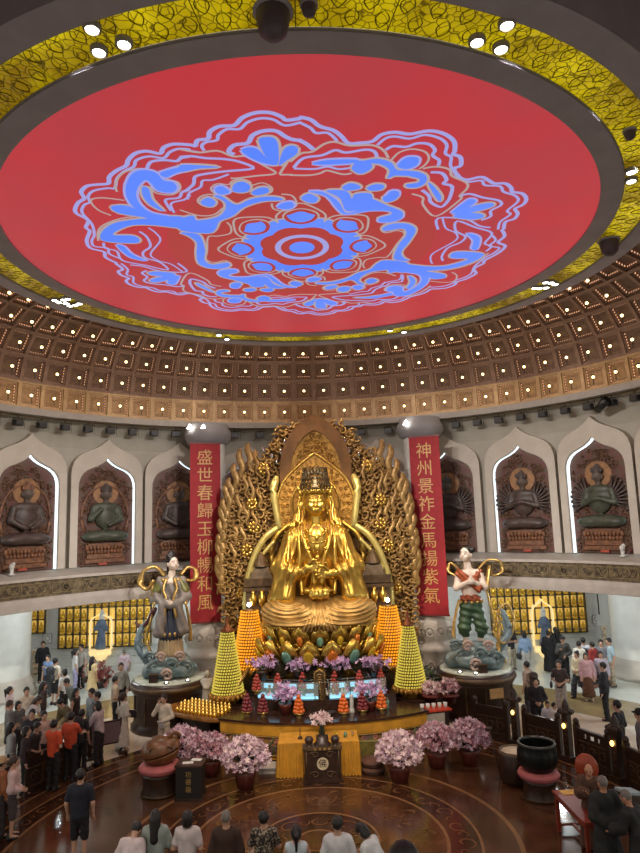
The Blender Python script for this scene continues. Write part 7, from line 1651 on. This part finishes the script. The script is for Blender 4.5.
P_(2.5, 757, 1.62, 40, (150, 92, 56), (52, 46, 48), 'person in a tan cap and orange-brown top at the lower left edge', cap=(190, 160, 118), style='shirt')
P_(81, 768.5, 1.72, 0, (26, 30, 42), (22, 22, 26), 'broad person in black tee and black shorts seen from behind on the inner floor', bstyle='shorts', wide=1.14, shoe=m_shoe_w)
b = P_(164, 694, 1.68, 200, (206, 194, 174), (196, 180, 158), 'person in cream clothes with a hand at the face, before the left pedestal', arms=('front', 'ear'), style='shirt', shoe=m_shoe_w); paper(b, -1, 'white folded paper held by the cream-clothed person by the left pedestal')
# --- row of worshippers in front, seen from behind
P_(139, 822, 1.58, 10, (204, 192, 192), DKG, 'bowing worshipper in a pale pink hoodie, leftmost of the front row', style='jacket', lean=38, arms=('pray', 'pray'), tilt=12)
P_(155.7, 809, 1.62, 0, (146, 158, 152), DKG, 'worshipper with long dark hair in a grey-green hoodie, front row', hair='long', style='jacket', arms=('pray', 'pray'))
P_(187.8, 810, 1.62, 5, (204, 194, 194), DKG, 'worshipper in a white tee with short dark hair, third from left in the front row', hair='bob', arms=('front', 'front'))
P_(226, 809.5, 1.70, 0, (58, 36, 28), K, 'worshipper in a dark brown shirt with cropped grey hair, front row', hair='shaved', hc='g', style='shirt', wide=1.08)
fm_ = mat('floral_cloth', (40, 36, 34), .8, var=.1, scale=26., col2=(150, 138, 118), lo=.5, hi=.58)
P_(263.5, 810.5, 1.64, 0, K, K, 'worshipper in a black and cream floral shirt, front row', mat_top=fm_, arms=('pray', 'pray'))
P_(296, 825, 1.55, 0, (190, 204, 212), DKG, 'worshipper with a ponytail and sleeveless pale blue top, front row', hair='pony', style='vest', arms=('pray', 'pray'))
P_(337, 815.5, 1.70, 0, (204, 206, 210), DKG, 'worshipper in a plain white shirt, centre of the front row', arms=('front', 'front'), wide=1.05)
P_(357, 824, 1.60, -55, (198, 204, 206), DKG, 'worshipper with bobbed hair bowing to the left in a white shirt', hair='bob', style='shirt', lean=28, arms=('pray', 'pray'), tilt=14)
P_(403, 841.5, 1.66, 0, (36, 34, 36), K, 'dark-haired visitor close to the camera, only the crown of the head showing', hair='short', z0=3.15)
lp = tag(MB().box((0, 0, 0), (1.6, 1.4, .16)).build('trim_5', [m_stone], None, (PEOPLE[-1][0], PEOPLE[-1][1], 3.065)), 'pale stone stair landing below the gallery'); struct(lp); lp2 = struct(MB().box((0, 0, 0), (1.4, 1.2, 3.0)).build('trim_6', [m_stone], None, (PEOPLE[-1][0], PEOPLE[-1][1], 1.49)))
# --- visitors on the right
P_(510, 627.5, 1.72, 170, (40, 40, 46), (176, 166, 146), 'person in a black tee and khaki trousers with crossed arms, right niche wall', arms=('cross', 'cross'), shoe=m_shoe_d)
b = P_(523.7, 631.5, 1.66, -5, (136, 160, 192), (206, 204, 200), 'person in a pale blue top and white trousers seen from behind, right niche wall', hair='bob', style='shirt', shoe=m_shoe_w); handbag(b, -1, (34, 34, 38), 'black handbag of the person in the pale blue top', -.62)
P_(547.7, 630.5, 1.66, 10, (26, 25, 28), K, 'person in a long black robe, left of the two under the right glowing shrine', style='robe')
P_(554.8, 627, 1.72, -10, (32, 30, 34), K, 'taller person in a black robe, right of the two under the right glowing shrine', style='robe', hair='long')
P_(562, 636, 1.74, -160, (58, 58, 56), K, 'person in a dark jacket and black cap right of the black robes', style='jacket', cap=(30, 30, 30), arms=('front', 'phone'))
b = P_(526, 661, 1.70, -40, (172, 152, 134), (50, 46, 50), 'person in a beige tee with dark straps, right of the right pedestal'); backpack(b, (60, 46, 44), 'dark backpack of the beige-clothed person beside the right pedestal', .95)
P_(535.4, 677, 1.66, 190, (36, 32, 36), (40, 40, 48), 'person in black with folded hands behind the right balustrade panel', style='shirt', arms=('front', 'front'))
b = P_(558.3, 660, 1.70, -150, (58, 46, 46), (160, 150, 144), 'person in a dark printed tee and pale grey trousers on the ochre floor', arms=('front', 'front')); handbag(b, 1, (66, 58, 56), 'dark waist bag of the person in the dark printed tee', -.44, .8)
P_(547.2, 701, 1.22, 190, (200, 200, 206), (90, 90, 100), 'child in a white and pale blue tee behind the right balustrade', arms=('front', 'front'))
P_(554, 702.5, 1.18, 150, (214, 206, 192), (120, 110, 104), 'small child in a cream top beside the white-tee child')
b = P_(582.7, 637.5, 1.72, 20, (204, 206, 214), DKG, 'person in a white shirt with a dark strap in the group by the right column'); backpack(b, (50, 54, 66), 'dark backpack of the white-shirted person near the big right column', .8)
P_(578.5, 641, 1.66, 40, (206, 202, 190), DKG, 'person in an off-white top left of the white-shirted backpacker', style='shirt')
P_(591.5, 641.5, 1.66, -30, (140, 44, 40), DKG, 'person in a dark red shirt near the big right column', style='shirt')
P_(600.5, 639.5, 1.70, 210, (120, 122, 130), DKG, 'person in a grey shirt between the red shirt and the light blue shirt', arms=('front', 'down'))
P_(608, 638, 1.76, -100, (160, 184, 196), (168, 156, 136), 'person in a light blue shirt and beige trousers against the big right column', arms=('down', 'front'))
P_(576, 651, 1.60, -120, (206, 194, 162), (48, 50, 58), 'walking person in a cream blouse and dark wide trousers, right side', hair='bun', style='shirt', legs='walk', bstyle='wide', arms=('front', 'front'))
P_(585.4, 652.5, 1.62, -160, (196, 156, 162), (92, 58, 38), 'person in a pink blouse and long brown skirt on the right', hair='bob', style='shirt', bstyle='skirt', shoe=m_shoe_w)
P_(600, 651, 1.62, 200, (176, 168, 184), (60, 60, 70), 'person in a grey and lilac top behind the dark suit', hair='bob', style='shirt', legs='walk')
P_(602, 662, 1.76, -60, (32, 34, 42), (26, 27, 32), 'standing person in a dark suit on the ochre floor at the right', style='jacket', arms=('down', 'front'))
P_(616, 700, 1.72, -45, (34, 34, 38), K, 'person in a dark suit behind the rightmost balustrade panel', style='jacket', arms=('front', 'front'))
P_(638.5, 709, 1.72, -60, (112, 110, 114), DKG, 'person in a grey tee and dark cap at the right edge', cap=(34, 32, 34))
# --- the monks at the desk
m_monkskin = mat('monk_skin', (176, 128, 100), .55, var=.06)
P_(588, 764, 1.58, 205, (84, 58, 44), K, 'monk with a shaved head in brown robe sitting behind the desk', hair='bald', style='robe', legs='stand', arms=('front', 'phone'), skin=m_monkskin, lean=8)
P_(601.5, 775, 1.72, -12, (30, 32, 32), K, 'monk in a long black robe with hands behind the back at the desk', hair='shaved', hc='g', style='robe', arms=('back', 'back'), skin=m_monkskin, wide=1.1)
P_(623, 789, 1.66, -40, (28, 29, 30), K, 'monk in black bending over beside the standing monk at the desk', hair='shaved', hc='g', style='robe', arms=('reach', 'reach'), lean=16, skin=m_monkskin)
b = empty('pale_blue_cloth', (6.72, .12, 0), R(20), 'pale blue-grey cloth draped over a low stool behind the seated monk', 'cloth'); MB().box((0, 0, .66), (.46, .34, .05), ry=.2).build('draped_cloth', [cloth((150, 166, 170))], b); MB().box((0, 0, .32), (.36, .28, .64)).build('stool', [m_wooddk], b)
for i_ in range(len(PEOPLE)):
    for j_ in range(i_):
        d_ = math.hypot(PEOPLE[i_][0]-PEOPLE[j_][0], PEOPLE[i_][1]-PEOPLE[j_][1])
        if d_ < .40: print('CLOSE %.2f' % d_, PEOPLE[i_][2][:50], '|', PEOPLE[j_][2][:50])
# ================================================================= pieces that belong to a part hang under that part
def under(parent_name, names):
    for o in list(bpy.data.objects):
        if o.parent and o.name.split('.')[0] in names:
            for sib in o.parent.children:
                if sib is not o and sib.name.split('.')[0] == parent_name:
                    mw = o.matrix_local.copy(); o.parent = sib; o.matrix_local = sib.matrix_local.inverted() @ mw; break
under('crown_band', ('crown_filigree', 'crown_figure')); under('head', ('eyelids',)); under('face', ('eyes_and_brows', 'lips'))
under('base', ('carved_petals',)); under('board', ('strut',)); under('cone', ('tiny_lights',)); under('emblem_disc', ('emblem_character',)); under('pack', ('pocket',)); under('drum', ('carved_band', 'panel_strip')); under('lap_drapery', ('drapery_folds',)); under('seat', ('bead_rim', 'gilt_scrolls'))
under('dark_base', ('light_panel', 'glass_pane')); under('plate', ('relief_scrolls', 'inner_ring')); under('cloth', ('character',)); under('chest', ('necklace',)); under('back_plate', ('rosette', 'mirror_inlays'))
for o in list(bpy.data.objects):
    l = o.get('label')
    if l and len(str(l).split()) > 16: print('LONG', len(l.split()), l)
